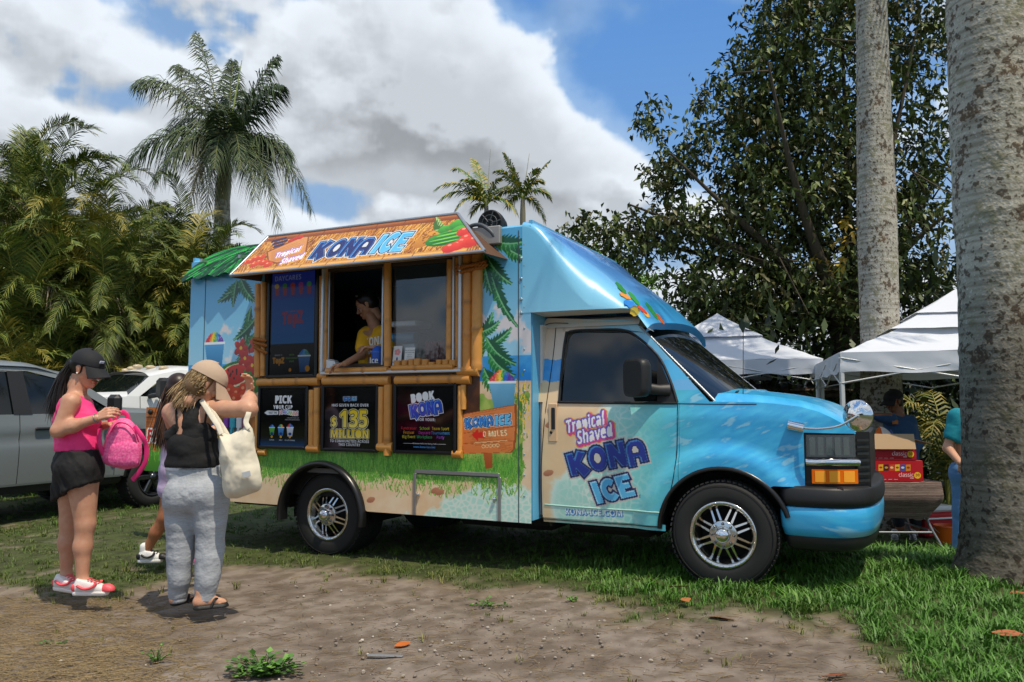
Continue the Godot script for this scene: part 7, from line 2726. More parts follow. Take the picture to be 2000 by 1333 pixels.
func flesh(b: MB, bones: Array, cell := 0.012, k := 0.025, cuts: Array = []) -> void:
	# bones: [from, to, radius, radius, flattening axis, flattening]
	var lo := Vector3.ONE * 1e9; var hi := Vector3.ONE * -1e9
	for q in bones:
		for i in 2:
			var r: float = q[2 + i] + k
			lo = Vector3(minf(lo.x, q[i].x - r), minf(lo.y, q[i].y - r), minf(lo.z, q[i].z - r))
			hi = Vector3(maxf(hi.x, q[i].x + r), maxf(hi.y, q[i].y + r), maxf(hi.z, q[i].z + r))
	var s := Flesh.new(lo, hi, cell)
	for q in bones:
		s.bone(q[0], q[1], q[2], q[3], k, q[4] if q.size() > 4 else Vector3.ZERO, q[5] if q.size() > 5 else 1.0)
	for c in cuts: s.cut(c[0], c[1])
	s.into(b)

func creased(b: MB, amp: float, fx: float, fy: float) -> MB:
	# folds pulled through cloth
	var n := FastNoiseLite.new()
	n.frequency = 1.0
	n.fractal_octaves = 3
	var nr := b.normals()
	for i in b.v.size():
		var q := b.v[i]
		b.v[i] += nr[i] * (n.get_noise_3d((q.x + q.y * .5) * fx, q.y * fy, q.z * fx) * amp)
	return b

func face_basis(forward: Vector3, tilt := 0.0) -> Basis:
	var z := forward.normalized()
	var x := Vector3.UP.cross(z).normalized()
	return Basis(x, z.cross(x), z) * Basis(Vector3(0, 0, 1), tilt)

func head(b: MB, o: Vector3, B: Basis, s := 1.0) -> void:
	# o is the middle of the skull; B.z looks out of the face
	var P := func(x: float, y: float, z: float) -> Vector3: return o + B * (Vector3(x, y, z) * s)
	var bones := [[P.call(0, .035, -.022), P.call(0, .030, .018), .082 * s, .078 * s, B.x, 1.10], [P.call(0, -.02, .028), P.call(0, -.075, .040), .064 * s, .042 * s],
		[P.call(-.03, -.045, .015), P.call(0, -.09, .052), .036 * s, .024 * s], [P.call(.03, -.045, .015), P.call(0, -.09, .052), .036 * s, .024 * s], [P.call(0, -.03, -.03), P.call(0, -.14, -.04), .055 * s, .050 * s]]
	flesh(b, bones, .006 * s, .018 * s)
	var fine := [[P.call(0, .012, .088), P.call(0, -.028, .108), .008 * s, .0125 * s], [P.call(-.012, -.030, .094), P.call(.012, -.030, .094), .008 * s, .008 * s],
		[P.call(-.018, -.056, .086), P.call(.018, -.056, .086), .008 * s, .008 * s], [P.call(-.014, -.066, .086), P.call(.014, -.066, .086), .009 * s, .009 * s], [P.call(0, -.092, .076), P.call(0, -.092, .078), .016 * s, .016 * s],
		[P.call(-.045, .022, .078), P.call(-.012, .020, .092), .009 * s, .008 * s], [P.call(.045, .022, .078), P.call(.012, .020, .092), .009 * s, .008 * s], [P.call(-.042, -.025, .064), P.call(-.04, -.03, .066), .022 * s, .02 * s], [P.call(.042, -.025, .064), P.call(.04, -.03, .066), .022 * s, .02 * s]]
	flesh(b, fine, .0045 * s, .012 * s)
	for e: float in [-1.0, 1.0]:
		var ear := [[P.call(e * .080, .008, -.012), P.call(e * .078, -.022, -.006), .020 * s, .013 * s, B.x, 2.2]]
		flesh(b, ear, .0045 * s, .006 * s)

func face_marks(parent: Node3D, o: Vector3, B: Basis, s := 1.0, lips := "9a4a48") -> void:
	for e: float in [-1.0, 1.0]:
		var w := MB.new()
		w.ball(o + B * (Vector3(e * .031, .004, .080) * s), Vector3(.013, .0075, .009) * s, 10, B)
		part(w, "eye", mat("eye_white", "d8d4d0", 0.2), parent)
		var p := MB.new()
		p.ball(o + B * (Vector3(e * .031, .003, .0865) * s), Vector3(.006, .006, .004) * s, 8, B)
		part(p, "iris", mat("iris_brown", "2a1a10", 0.1), parent)
		var br := MB.new()
		br.tube([o + B * (Vector3(e * .014, .027, .096) * s), o + B * (Vector3(e * .032, .032, .090) * s), o + B * (Vector3(e * .050, .026, .075) * s)], [.003, .0038, .002], 5)
		part(br, "eyebrow", mat("brow_dark", "2a1c14", 0.7), parent)
	var m := MB.new()
	m.ball(o + B * (Vector3(0, -.056, .0955) * s), Vector3(.022, .0045, .006) * s, 10, B)
	m.ball(o + B * (Vector3(0, -.067, .0955) * s), Vector3(.019, .0055, .006) * s, 10, B)
	part(m, "lips", mat("lip_" + lips, lips, 0.4), parent)

func hand(b: MB, wrist: Vector3, palm_dir: Vector3, back: Vector3, side: float, curl := 0.5, s := 1.0) -> void:
	# palm_dir runs from the wrist to the knuckles, back points out of the back of the hand, side is +1 for a right hand
	var d := palm_dir.normalized()
	var n := (back - d * back.dot(d)).normalized()
	var w := d.cross(n) * side
	var bones := []
	for i in 4:
		bones.append([wrist + w * (-.012 + i * .008) * s, wrist + d * .078 * s + w * (-.030 + i * .020) * s, .013 * s, .011 * s])
	for i in 4:
		var l: float = [.066, .078, .072, .055][i] * s
		var k: Vector3 = wrist + d * (.082 + [.0, .004, .002, -.006][i]) * s + w * (-.030 + i * .020) * s
		var dir := d
		var a := k
		for j in 3:
			var c: float = curl * [.55, 1.0, .7][j] + i * .04
			dir = (dir * cos(c) - n * sin(c) * 1.0).normalized() if j == 0 else (dir * cos(c) - n.lerp(d, 0.0) * sin(c)).normalized()
			var e: Vector3 = a + dir * l * [.45, .32, .25][j]
			bones.append([a, e, (.0088 - j * .0008) * s, (.0082 - j * .0008) * s])
			a = e
	var t0 := wrist + d * .02 * s - w * .026 * s
	var t1 := t0 + (d * .7 - w * .6 - n * .3).normalized() * .042 * s
	var t2 := t1 + (d * .9 - w * .1 - n * .45).normalized() * .032 * s
	bones.append([wrist + d * .015 * s, t0, .015 * s, .013 * s]); bones.append([t0, t1, .013 * s, .010 * s]); bones.append([t1, t2, .010 * s, .008 * s])
	flesh(b, bones, .0042 * s, .007 * s)

func strands(b: MB, roots: Array, ends: Array, n: int, thick: float, spread: float, sag: Vector3, cols: Array) -> void:
	for i in n:
		var t := rng.randf()
		var a: Vector3 = roots[0].lerp(roots[1], t) + Vector3(rng.randfn(), rng.randfn(), rng.randfn()) * spread * .4
		var e: Vector3 = ends[0].lerp(ends[1], t) + Vector3(rng.randfn(), rng.randfn(), rng.randfn()) * spread
		b.col = cols[rng.randi() % cols.size()] * rng.randf_range(.8, 1.2)
		b.tube(bez(a, a.lerp(e, .3) + sag, a.lerp(e, .7) + sag * .6, e, 7), [thick * .7, thick, thick, thick, thick * .9, thick * .8, thick * .5, thick * .15], 5, false)

func cap(parent: Node3D, o: Vector3, B: Basis, m: Material, s := 1.0, dip := 0.25) -> void:
	var b := MB.new()
	var rows := []
	for i in 9:
		var a := PI * 0.5 * i / 8.0
		var row := []
		for k in 28:
			var q := TAU * k / 28
			row.append(o + B * (Vector3(sin(q) * .094 * cos(a), .032 + .098 * sin(a) * (1.0 - .06 * cos(q)), cos(q) * .112 * cos(a) - .010) * s))
		rows.append(row)
	b.grid(rows, true)
	part(b, "cap_crown", m, parent)
	b = MB.new()
	var top := []; var low := []
	for i in 6:
		var r := i / 5.0
		var row := []; var row2 := []
		for k in 15:
			var a := lerpf(-1.15, 1.15, k / 14.0)
			var q := Vector3(sin(a) * lerpf(.090, .098, r), .036 - .05 * pow(sin(a), 2.0) * r * .8 - dip * r * .10, .098 * cos(a) - .010 + r * .080 * sqrt(maxf(0, cos(a))))
			row.append(o + B * (q * s))
			row2.append(o + B * ((q - Vector3(0, .006, 0)) * s))
		top.append(row); low.append(row2)
	b.grid(top, false, false, [], true)
	b.grid(low)
	var lastr: Array = top[5]; var lastl: Array = low[5]
	for k in 14: b.quad(lastr[k], lastr[k + 1], lastl[k + 1], lastl[k])
	part(b, "cap_brim", m, parent)
	b = MB.new()
	b.ball(o + B * (Vector3(0, .131, -.010) * s), Vector3(.008, .005, .008) * s, 8)
	part(b, "cap_button", m, parent)

func cloth_mat(key: String, c: String, rough := 0.85, wrinkle := 1.2, scale := 2.2) -> StandardMaterial3D:
	if mats.has(key): return mats[key]
	var m := mat(key, c, rough)
	bump(m, 0.012, 128, wrinkle, scale)
	m.rim_enabled = m.albedo_color.v > 0.2
	m.rim = 0.25
	return m

func skin_mat(key: String, c: String) -> StandardMaterial3D:
	if mats.has(key): return mats[key]
	var m := mat(key, c, 0.48)
	m.subsurf_scatter_enabled = true
	m.subsurf_scatter_strength = 0.12
	m.albedo_texture = noise_tex(0.03, 128, 3, FastNoiseLite.TYPE_SIMPLEX_SMOOTH, 8, [[0.2, "f7ebe5"], [0.8, "ffffff"]])
	m.uv1_triplanar = true
	m.uv1_scale = Vector3.ONE * 4.0
	return m

func shoe(parent: Node3D, heel: Vector3, toe: Vector3, upper: String, trim: String, sole: String) -> void:
	# heel and toe on the ground
	var s := holder("shoe", parent)
	var d := (toe - heel).normalized()
	var side := d.cross(Vector3.UP).normalized()
	var L := heel.distance_to(toe)
	var b := MB.new()
	flesh(b, [[heel + d * .04 + Vector3.UP * .016, toe - d * .045 + Vector3.UP * .018, .034, .041]], .006, .01, [[heel + Vector3.UP * .028, Vector3.UP], [heel, Vector3.DOWN]])
	part(b, "sole", mat("sole_" + sole, sole, 0.6), s)
	b = MB.new()
	flesh(b, [[heel + d * .045 + Vector3.UP * .045, heel + d * .06 + Vector3.UP * .085, .035, .034], [heel + d * .06 + Vector3.UP * .055, toe - d * .05 + Vector3.UP * .032, .038, .035], [heel + d * .10 + Vector3.UP * .075, heel + d * L * .62 + Vector3.UP * .06, .036, .032]], .006, .02, [[heel + Vector3.UP * .026, Vector3.DOWN], [heel + d * .04 + Vector3.UP * .108, (Vector3.UP + d * .25).normalized()]])
	part(b, "upper", mat("shoe_" + upper, upper, 0.5), s)
	for q in [[.02, .052, .043], [.80, .034, .041]]:
		b = MB.new()
		var o: Vector3 = heel + d * L * q[0]
		flesh(b, [[o + d * .03 + Vector3.UP * q[1], o + d * .05 + Vector3.UP * (q[1] - .008), q[2] - .004, q[2] - .008]], .006, .01, [[heel + Vector3.UP * .026, Vector3.DOWN], [heel + Vector3.UP * .072, Vector3.UP]])
		part(b, "heel_counter" if q[0] < .5 else "toe_cap", mat("shoe_" + trim, trim, 0.5), s)
	for e: float in [-1.0, 1.0]:
		b = MB.new()
		b.tube(spline([heel + d * L * .22 + side * e * .046 + Vector3.UP * .068, heel + d * L * .42 + side * e * .048 + Vector3.UP * .045, heel + d * L * .62 + side * e * .046 + Vector3.UP * .055, heel + d * L * .70 + side * e * .034 + Vector3.UP * .080], 4), .009, 6)
		part(b, "side_stripe", mat("shoe_" + trim, trim, 0.5), s)
	for k in 4:
		b = MB.new()
		var o := heel + d * (L * .46 + k * .021) + Vector3.UP * (.098 - k * .010)
		b.tube([o + side * .025, o + Vector3.UP * .006, o - side * .025], .005, 5)
		part(b, "lace", mat("shoe_" + trim, trim, 0.5), s)

func build_people() -> void:
	woman_in_pink()
	woman_in_grey()
	girl()
	server()
	man_in_blue()
	person_in_teal()

func woman_in_pink() -> void:
	var D := 5.45
	var V := func(x: float, y: float, dz := 0.0) -> Vector3: return W(x, y, D + dz)
	var t := thing("person", "woman in bright pink tank top, black shorts and dark cap, looking into a pink backpack", "person")
	var skin := skin_mat("skin_tan", "cb9a7e")
	var b := MB.new()
	var B := face_basis(Vector3(.93, -.34, .12))
	var ho: Vector3 = V.call(170, 722)
	var nk := [V.call(150, 765), V.call(160, 738), .060, .052]
	var sh: Vector3 = V.call(139, 785, -.17); var el: Vector3 = V.call(113, 842, -.20); var wr: Vector3 = V.call(190, 817, -.20)
	var sh2: Vector3 = V.call(160, 785, .16); var el2: Vector3 = V.call(180, 838, .17); var wr2: Vector3 = V.call(213, 828, .0)
	flesh(b, [nk, [V.call(137, 786, -.13), V.call(158, 786, .13), .062, .062], [V.call(146, 800), V.call(152, 870), .115, .11],
		[sh, el, .058, .043], [el, el.lerp(wr, .4), .044, .042], [el.lerp(wr, .35), wr, .041, .027], [sh2, el2, .055, .042], [el2, wr2, .042, .026],
		[V.call(153, 900, -.07), V.call(155, 915, -.07), .12, .12], [V.call(160, 930, -.07), V.call(166, 1024, -.07), .108, .062], [V.call(166, 1024, -.07), V.call(161, 1068, -.07), .060, .057], [V.call(161, 1068, -.07), V.call(160, 1135, -.07), .055, .036], [V.call(160, 1138, -.07), V.call(188, 1150, -.07), .036, .032],
		[V.call(141, 930, .10), V.call(135, 1018, .12), .106, .060], [V.call(135, 1018, .12), V.call(130, 1060, .12), .058, .055], [V.call(130, 1060, .12), V.call(129, 1122, .14), .054, .035], [V.call(129, 1125, .14), V.call(142, 1138, .14), .035, .03]], .012, .03)
	head(b, ho, B)
	hand(b, wr, Vector3(.75, .35, .1), Vector3(-.1, .5, .9), 1.0, .9)
	hand(b, wr2, Vector3(.9, .2, .2), Vector3(0, .9, .3), -1.0, .8)
	part(b, "body", skin, t)
	face_marks(t, ho, B, 1.0, "a84a50")
	var top := MB.new()
	var pink := cloth_mat("pink_knit", "f0357f", 0.7, 1.0, 2.6)
	flesh(top, [[V.call(136, 790, -.10), V.call(158, 790, .10), .070, .070], [V.call(147, 812, -.05), V.call(153, 868, -.03), .128, .130], [V.call(147, 812, .05), V.call(153, 868, .04), .128, .130], [V.call(172, 822, -.07), V.call(174, 826, .09), .078, .078], [V.call(140, 830), V.call(146, 872), .12, .12], [V.call(153, 880, -.04), V.call(154, 890, .05), .140, .142]],
		.011, .035, [[V.call(150, 880), Vector3(.03, -1, 0)], [V.call(154, 766), Vector3(.18, 1, 0)]])
	part(creased(top, .010, 5.0, 11.0), "tank_top", pink, t)
	var sh_m := cloth_mat("black_nylon", "0e0e10", 0.8, 1.4, 2.4)
	var st := MB.new()
	flesh(st, [[V.call(153, 884, -.06), V.call(153, 884, .07), .132, .132], [V.call(154, 915, -.08), V.call(156, 915, .09), .145, .142], [V.call(158, 925, -.08), V.call(163, 985, -.09), .132, .132], [V.call(142, 925, .10), V.call(139, 990, .11), .128, .124], [V.call(138, 912, -.05), V.call(139, 912, .07), .115, .115]],
		.012, .03, [[V.call(155, 877), Vector3.UP], [V.call(170, 951), Vector3(.36, -.93, 0)]])
	part(creased(st, .014, 12.0, 4.0), "shorts", sh_m, t)
	var hair := MB.new()
	var hc := [lin("1c1512"), lin("2a1e18"), lin("120d0b")]
	flesh(hair, [[ho + B * Vector3(0, .035, -.04), ho + B * Vector3(0, .02, -.02), .088, .086], [ho + B * Vector3(0, -.01, -.055), ho + B * Vector3(0, -.03, -.05), .062, .05]], .008, .02, [[ho + B * Vector3(0, 0, .012), B.z]])
	for i in hair.v.size(): hair.c[i] = hc[0]
	var tail: Vector3 = ho + B * Vector3(0, .02, -.125)
	strands(hair, [tail, tail + Vector3(0, -.02, 0)], [V.call(106, 800), V.call(118, 830)], 240, .0042, .028, Vector3(-.05, .03, 0), hc)
	strands(hair, [ho + B * Vector3(-.05, .03, .06), ho + B * Vector3(-.08, .03, .0)], [ho + B * Vector3(-.03, -.02, -.10), ho + B * Vector3(0, -.05, -.09)], 40, .005, .01, Vector3(0, 0, .01), hc)
	part(hair, "hair", vmat("hair", 0.4), t)
	cap(t, ho + B * Vector3(0, .005, .0), face_basis(Vector3(.93, -.28, .12)), mat("cap_navy", "15171d", 0.8), 1.05, .45)
	var logo := MB.new()
	logo.box(ho + B * Vector3(-.02, .085, .098), Vector3(.006, .018, .045), .002, B * Basis(Vector3.UP, PI / 2))
	part(logo, "cap_logo", mat("logo_white", "c8d0e8", 0.6), t)
	var er := MB.new()
	er.ball(ho + B * Vector3(-.084, -.032, -.004), Vector3.ONE * .007, 8)
	part(er, "earring", mat("pearl", "e8e4e0", 0.2), t)
	var br := MB.new()
	var ring := []
	var fd := (wr - el).normalized()
	var fx := fd.cross(Vector3.UP).normalized()
	for k in 17: ring.append(wr - fd * .01 + fx.rotated(fd, TAU * k / 16) * .031)
	br.tube(ring, .004, 6, false)
	part(br, "bracelet", mat("trim_silver", "8a9094", 0.3, 0.6), t)
	shoe(t, V.call(139, 1163, -.10), V.call(214, 1160, -.10), "e8e2de", "ee5a62", "efe9e4")
	shoe(t, V.call(106, 1152, .14), V.call(146, 1152, .05) + Vector3(.10, 0, .06), "e8e2de", "ee5a62", "efe9e4")
	# the backpack she holds, and the pink bottle in her hand
	var bp := thing("backpack", "bright pink mottled backpack hanging from the woman's hands", "backpack")
	var pk := mat("backpack_pink", "ffffff", 0.55)
	pk.albedo_texture = noise_tex(0.05, 256, 5, FastNoiseLite.TYPE_SIMPLEX_SMOOTH, 4, [[0.3, "e64a90"], [0.5, "ee5f9c"], [0.7, "f47aaa"]])
	pk.uv1_triplanar = true
	pk.uv1_scale = Vector3.ONE * 4.0
	pk.heightmap_enabled = true
	pk.heightmap_scale = 0.5
	pk.heightmap_texture = noise_tex(0.02, 128, 3)
	var hot := mat("strap_pink", "e62a78", 0.5)
	var bb := MB.new()
	var ringp := []
	for q in [[222, 824], [236, 817], [252, 820], [264, 832], [273, 852], [277, 880], [274, 902], [268, 912], [244, 917], [222, 913], [203, 906], [199, 892], [203, 868], [210, 842]]: ringp.append(V.call(q[0], q[1], -.06))
	pillow(bb, ringp, .075, 7)
	part(bb, "bag", pk, bp)
	var pkt := MB.new()
	var r2 := []
	for q in [[214, 868], [240, 862], [268, 868], [270, 900], [264, 908], [240, 910], [212, 904]]: r2.append(V.call(q[0], q[1], -.13))
	pillow(pkt, r2, .018, 6)
	part(pkt, "front_pocket", pk, bp)
	for s in [[[224, 822, .0], [228, 811, .0], [240, 806, .0], [248, 812, .0], [250, 826, .0]], [[262, 834, -.12], [276, 852, -.15], [285, 872, -.13], [284, 900, -.12], [272, 922, -.10], [258, 938, -.08]], [[213, 818, -.02], [218, 828, -.02], [228, 828, -.03], [234, 824, -.04]], [[194, 838, -.10], [193, 858, -.12], [196, 875, -.12], [203, 890, -.10]]]:
		var sb := MB.new()
		var pp := []
		for q in s: pp.append(V.call(q[0], q[1], q[2]))
		sb.tube(spline(pp, 4), .017, 8, true, .35, Vector3(0, 0, 1))
		part(sb, "strap", hot, bp)
	var zp := MB.new()
	var zr := []
	for q in [[216, 845], [228, 828], [246, 828], [262, 842], [270, 864]]: zr.append(V.call(q[0], q[1], -.13))
	zp.tube(spline(zr, 4), .005, 5)
	part(zp, "zip", hot, bp)
	var bt := MB.new()
	bt.tube([V.call(203, 810, -.16), V.call(213, 800, -.15)], [.028, .026], 12)
	var bo := part(bt, "pink_bottle", hot)
	tag(bo, "small pink bottle gripped in the woman's right hand", "bottle")

func woman_in_grey() -> void:
	var D := 5.10
	var V := func(x: float, y: float, dz := 0.0) -> Vector3: return W(x, y, D + dz)
	var t := thing("person", "blonde woman in black racerback top and grey sweatpants, seen from behind, arm raised", "person")
	var skin := skin_mat("skin_fair", "cf9f82")
	var b := MB.new()
	var ho: Vector3 = V.call(403, 752)
	var B := face_basis(Vector3(.80, -.52, -.42))
	var sh: Vector3 = V.call(400, 800, .02); var el: Vector3 = V.call(486, 800, -.12); var wr: Vector3 = V.call(487, 766, .10)
	var sh2: Vector3 = V.call(335, 806, .06); var el2: Vector3 = V.call(345, 850, .34); var wr2: Vector3 = V.call(400, 840, .50)
	flesh(b, [[V.call(372, 796, .04), V.call(395, 768, .03), .062, .055], [V.call(345, 808, .02), V.call(394, 806, .02), .080, .078], [V.call(372, 830, .02), V.call(374, 890, .02), .112, .112], [V.call(352, 820, .0), V.call(394, 822, .0), .066, .066], [V.call(374, 890, .02), V.call(374, 930, .02), .11, .11], [V.call(358, 940, .02), V.call(352, 1070, .03), .08, .06], [V.call(352, 1070, .03), V.call(347, 1172, .05), .06, .034], [V.call(405, 940, .02), V.call(410, 1070, .0), .08, .06], [V.call(410, 1070, .0), V.call(400, 1176, -.02), .06, .034],
		[sh, el, .064, .050], [el, wr.lerp(el, .5), .048, .044], [wr.lerp(el, .55), wr, .044, .029], [sh2, el2, .062, .046], [el2, wr2, .044, .028]], .012, .035)
	head(b, ho, B)
	hand(b, wr, Vector3(.1, .9, .35), Vector3(.5, 0, -.8), 1.0, .7)
	hand(b, wr2, Vector3(.9, .2, -.2), Vector3(0, .9, .3), -1.0, .8)
	for f in [[[340, 1180, .03], [370, 1178, .16]], [[386, 1186, -.06], [434, 1184, .02]]]:
		var a: Vector3 = V.call(f[0][0], f[0][1], f[0][2]) + Vector3.UP * .03; var e: Vector3 = V.call(f[1][0], f[1][1], f[1][2]) + Vector3.UP * .02
		flesh(b, [[a, a.lerp(e, .5) + Vector3.UP * .012, .033, .034], [a.lerp(e, .4) + Vector3.UP * .012, e, .036, .026], [a + (e - a) * .1, a + (e - a) * .1 + Vector3.UP * .07, .031, .033]], .008, .02)
		var toes := []
		var dd := (e - a).normalized(); var sd := dd.cross(Vector3.UP)
		for k in 5: toes.append([e + sd * (k - 2) * .014 - dd * .01 * absf(k - 1), e + sd * (k - 2) * .015 + dd * (.026 - .005 * k) - Vector3.UP * .006, .010 - .001 * k, .008])
		flesh(b, toes, .005, .006)
	part(b, "body", skin, t)
	for f in [[[338, 1183, .02], [378, 1180, .18]], [[381, 1191, -.08], [441, 1188, .02]]]:
		var fl := holder("flip_flop", t)
		var a: Vector3 = V.call(f[0][0], f[0][1], f[0][2]); var e: Vector3 = V.call(f[1][0], f[1][1], f[1][2])
		var s := MB.new()
		flesh(s, [[a + (e - a) * .12, e - (e - a) * .14, .036, .046]], .007, .01, [[a + Vector3.UP * .022, Vector3.UP], [a + Vector3.UP * -.004, Vector3.DOWN]])
		part(s, "sole", mat("flip_black", "161616", 0.6), fl)
		s = MB.new()
		var sd := (e - a).normalized().cross(Vector3.UP)
		var fork := a.lerp(e, .72) + Vector3.UP * .055
		s.tube(spline([a.lerp(e, .45) + sd * .045 + Vector3.UP * .015, a.lerp(e, .58) + sd * .03 + Vector3.UP * .06, fork, a.lerp(e, .80) + Vector3.UP * .02], 4), .008, 6)
		s.tube(spline([a.lerp(e, .45) - sd * .045 + Vector3.UP * .015, a.lerp(e, .58) - sd * .03 + Vector3.UP * .06, fork], 4), .008, 6)
		part(s, "thong", mat("flip_black", "161616", 0.6), fl)
	# sweatpants
	var ps := mat("heather_grey", "ffffff", 0.9)
	var pn := FastNoiseLite.new()
	pn.frequency = .02
	var hp := Pad.new(256, 256, Vector2.ZERO, Vector2.ONE, hx("a9adb2"))
	for i in 2600:
		var q := Vector2(rng.randf(), rng.randf())
		hp.line(q, q + Vector2(rng.randf_range(.02, .09), rng.randf_range(-.004, .004)), .004, hx("bcc0c6").lerp(hx("82868d"), rng.randf()))
	ps.albedo_texture = hp.tex()
	ps.uv1_triplanar = true
	ps.uv1_scale = Vector3.ONE * 3.2
	ps.heightmap_enabled = true
	ps.heightmap_scale = 0.7
	ps.heightmap_texture = noise_tex(0.014, 256, 3, FastNoiseLite.TYPE_SIMPLEX_SMOOTH, 5)
	var p := MB.new()
	flesh(p, [[V.call(362, 918, .03), V.call(395, 916, .03), .118, .115], [V.call(378, 920, .01), V.call(380, 940, .01), .108, .112], [V.call(356, 968, -.02), V.call(409, 966, -.02), .122, .122], [V.call(355, 960, .08), V.call(408, 958, .08), .10, .10], [V.call(354, 985, .01), V.call(353, 1072, .03), .112, .080], [V.call(411, 985, .0), V.call(410, 1074, .0), .114, .082],
		[V.call(353, 1070, .03), V.call(347, 1168, .05), .080, .058], [V.call(410, 1072, .0), V.call(400, 1174, -.02), .082, .060], [V.call(350, 1095, .02), V.call(350, 1130, .02), .074, .068], [V.call(408, 1095, -.02), V.call(404, 1135, -.03), .076, .070]], .012, .03, [[V.call(372, 909), Vector3.UP], [V.call(370, 1174), Vector3.DOWN]])
	var wr_n := FastNoiseLite.new()
	wr_n.frequency = 9.0
	wr_n.fractal_octaves = 2
	var nr := p.normals()
	for i in p.v.size(): p.v[i] += nr[i] * wr_n.get_noise_3d(p.v[i].x * .35, p.v[i].y * .8, p.v[i].z * .35) * .006
	part(p, "sweatpants", ps, t)
	for q in [[347, 1164, .05], [400, 1169, -.02]]:
		var cf := MB.new()
		flesh(cf, [[V.call(q[0], q[1], q[2]), V.call(q[0], q[1] + 12, q[2]), .056, .050]], .008, .01, [[V.call(q[0], q[1] + 13, q[2]), Vector3.DOWN]])
		part(cf, "cuff", ps, t)
	var wbm := MB.new()
	flesh(wbm, [[V.call(362, 912, .03), V.call(395, 910, .03), .122, .119]], .009, .02, [[V.call(372, 906), Vector3.UP], [V.call(372, 919), Vector3.DOWN]])
	part(wbm, "waistband", mat("waist_white", "d4d8e0", 0.8), t)
	# black racerback
	var blk := cloth_mat("black_rib", "121214", 0.85, .8, 3.0)
	var r := MB.new()
	flesh(r, [[V.call(359, 868, .01), V.call(391, 868, .01), .108, .108], [V.call(374, 872, .0), V.call(377, 905, .0), .124, .126], [V.call(360, 905, .02), V.call(395, 903, .02), .118, .116]], .011, .03, [[V.call(372, 913), Vector3.DOWN], [V.call(372, 838), Vector3.UP]])
	flesh(r, [[V.call(372, 862, -.07), V.call(371, 826, -.070), .075, .05, Vector3(0, 0, 1), 2.0], [V.call(371, 826, -.070), V.call(358, 786, -.04), .045, .034, Vector3(0, 0, 1), 1.6], [V.call(371, 826, -.070), V.call(390, 784, -.03), .045, .034, Vector3(0, 0, 1), 1.6], [V.call(340, 850, -.02), V.call(347, 838, -.05), .06, .04], [V.call(404, 850, -.02), V.call(398, 838, -.05), .06, .04]], .009, .02)
	part(creased(r, .008, 5.0, 12.0), "racerback_top", blk, t)
	for s in [[[346, 842, -.085], [344, 815, -.085], [343, 796, -.05]], [[398, 838, -.085], [402, 812, -.085], [405, 790, -.05]]]:
		var sb := MB.new()
		var pp := []
		for q in s: pp.append(V.call(q[0], q[1], q[2]))
		sb.tube(spline(pp, 4), .007, 6)
		part(sb, "bra_strap", blk, t)
	var hair := MB.new()
	var hc := [lin("b89c70"), lin("98784e"), lin("d0b890"), lin("7a5e40")]
	flesh(hair, [[ho + B * Vector3(0, .03, -.03), ho + B * Vector3(0, -.03, -.045), .092, .086]], .008, .02, [[ho + B * Vector3(0, 0, .02), B.z]])
	for i in hair.v.size(): hair.c[i] = hc[3]
	strands(hair, [V.call(376, 738, -.04), V.call(388, 768, -.08)], [V.call(338, 776, -.07), V.call(356, 796, -.09)], 380, .0035, .022, Vector3(-.02, .05, -.05), hc)
	strands(hair, [V.call(390, 742, -.10), V.call(398, 768, -.085)], [V.call(345, 790, .02), V.call(366, 800, -.06)], 300, .0035, .022, Vector3(-.02, .05, -.04), hc)
	for i in 900:
		var dir := Vector3(rng.randfn() * .8, rng.randf_range(-.5, .35), -rng.randf_range(.15, 1.0)).normalized()
		var a := ho + B * (dir * Vector3(.104, .112, .118) + Vector3(0, .015, -.014))
		var e := W(rng.randf_range(336, 366), rng.randf_range(772, 800), D + rng.randf_range(-.10, .05))
		hair.col = hc[rng.randi() % 4] * rng.randf_range(.75, 1.2)
		hair.tube(bez(a, a + B * dir * .02 + Vector3(-.01, -.02, 0), a.lerp(e, .6) + Vector3(0, .035, -.03), e, 6), [.0025, .0034, .0034, .003, .0026, .002, .001], 3, false)
	part(hair, "hair", vmat("hair", 0.4), t)
	cap(t, ho + B * Vector3(0, .008, .0), face_basis(Vector3(.82, -.50, -.38)), cloth_mat("cap_beige", "b89f88", 0.85, .4, 3.0), 1.12, .55)
	var bw := MB.new()
	bw.tube([wr + Vector3(.03, -.01, 0), wr + Vector3(0, -.008, .03), wr + Vector3(-.03, -.01, 0), wr + Vector3(0, -.012, -.03), wr + Vector3(.03, -.01, 0)], .005, 6)
	part(bw, "hair_tie", mat("logo_white", "c8d0e8", 0.6), t)
	# tote bag on her arm
	var tb := thing("tote_bag", "cream canvas tote bag hanging from the blonde woman's shoulder", "tote bag")
	var canvas := cloth_mat("canvas", "ddd4bf", 0.9, 2.0, 2.0)
	var m := MB.new()
	var ring := []
	for q in [[427, 842], [446, 850], [466, 840], [488, 832], [497, 870], [507, 915], [513, 945], [504, 960], [480, 968], [456, 974], [442, 972], [434, 955], [430, 915], [427, 880]]: ring.append(V.call(q[0], q[1], -.16))
	pillow(m, ring, .085, 7)
	var nb := m.normals()
	for i in m.v.size(): m.v[i] += nb[i] * wr_n.get_noise_3d(m.v[i].x, m.v[i].y * .6, m.v[i].z) * .016
	part(m, "bag", canvas, tb)
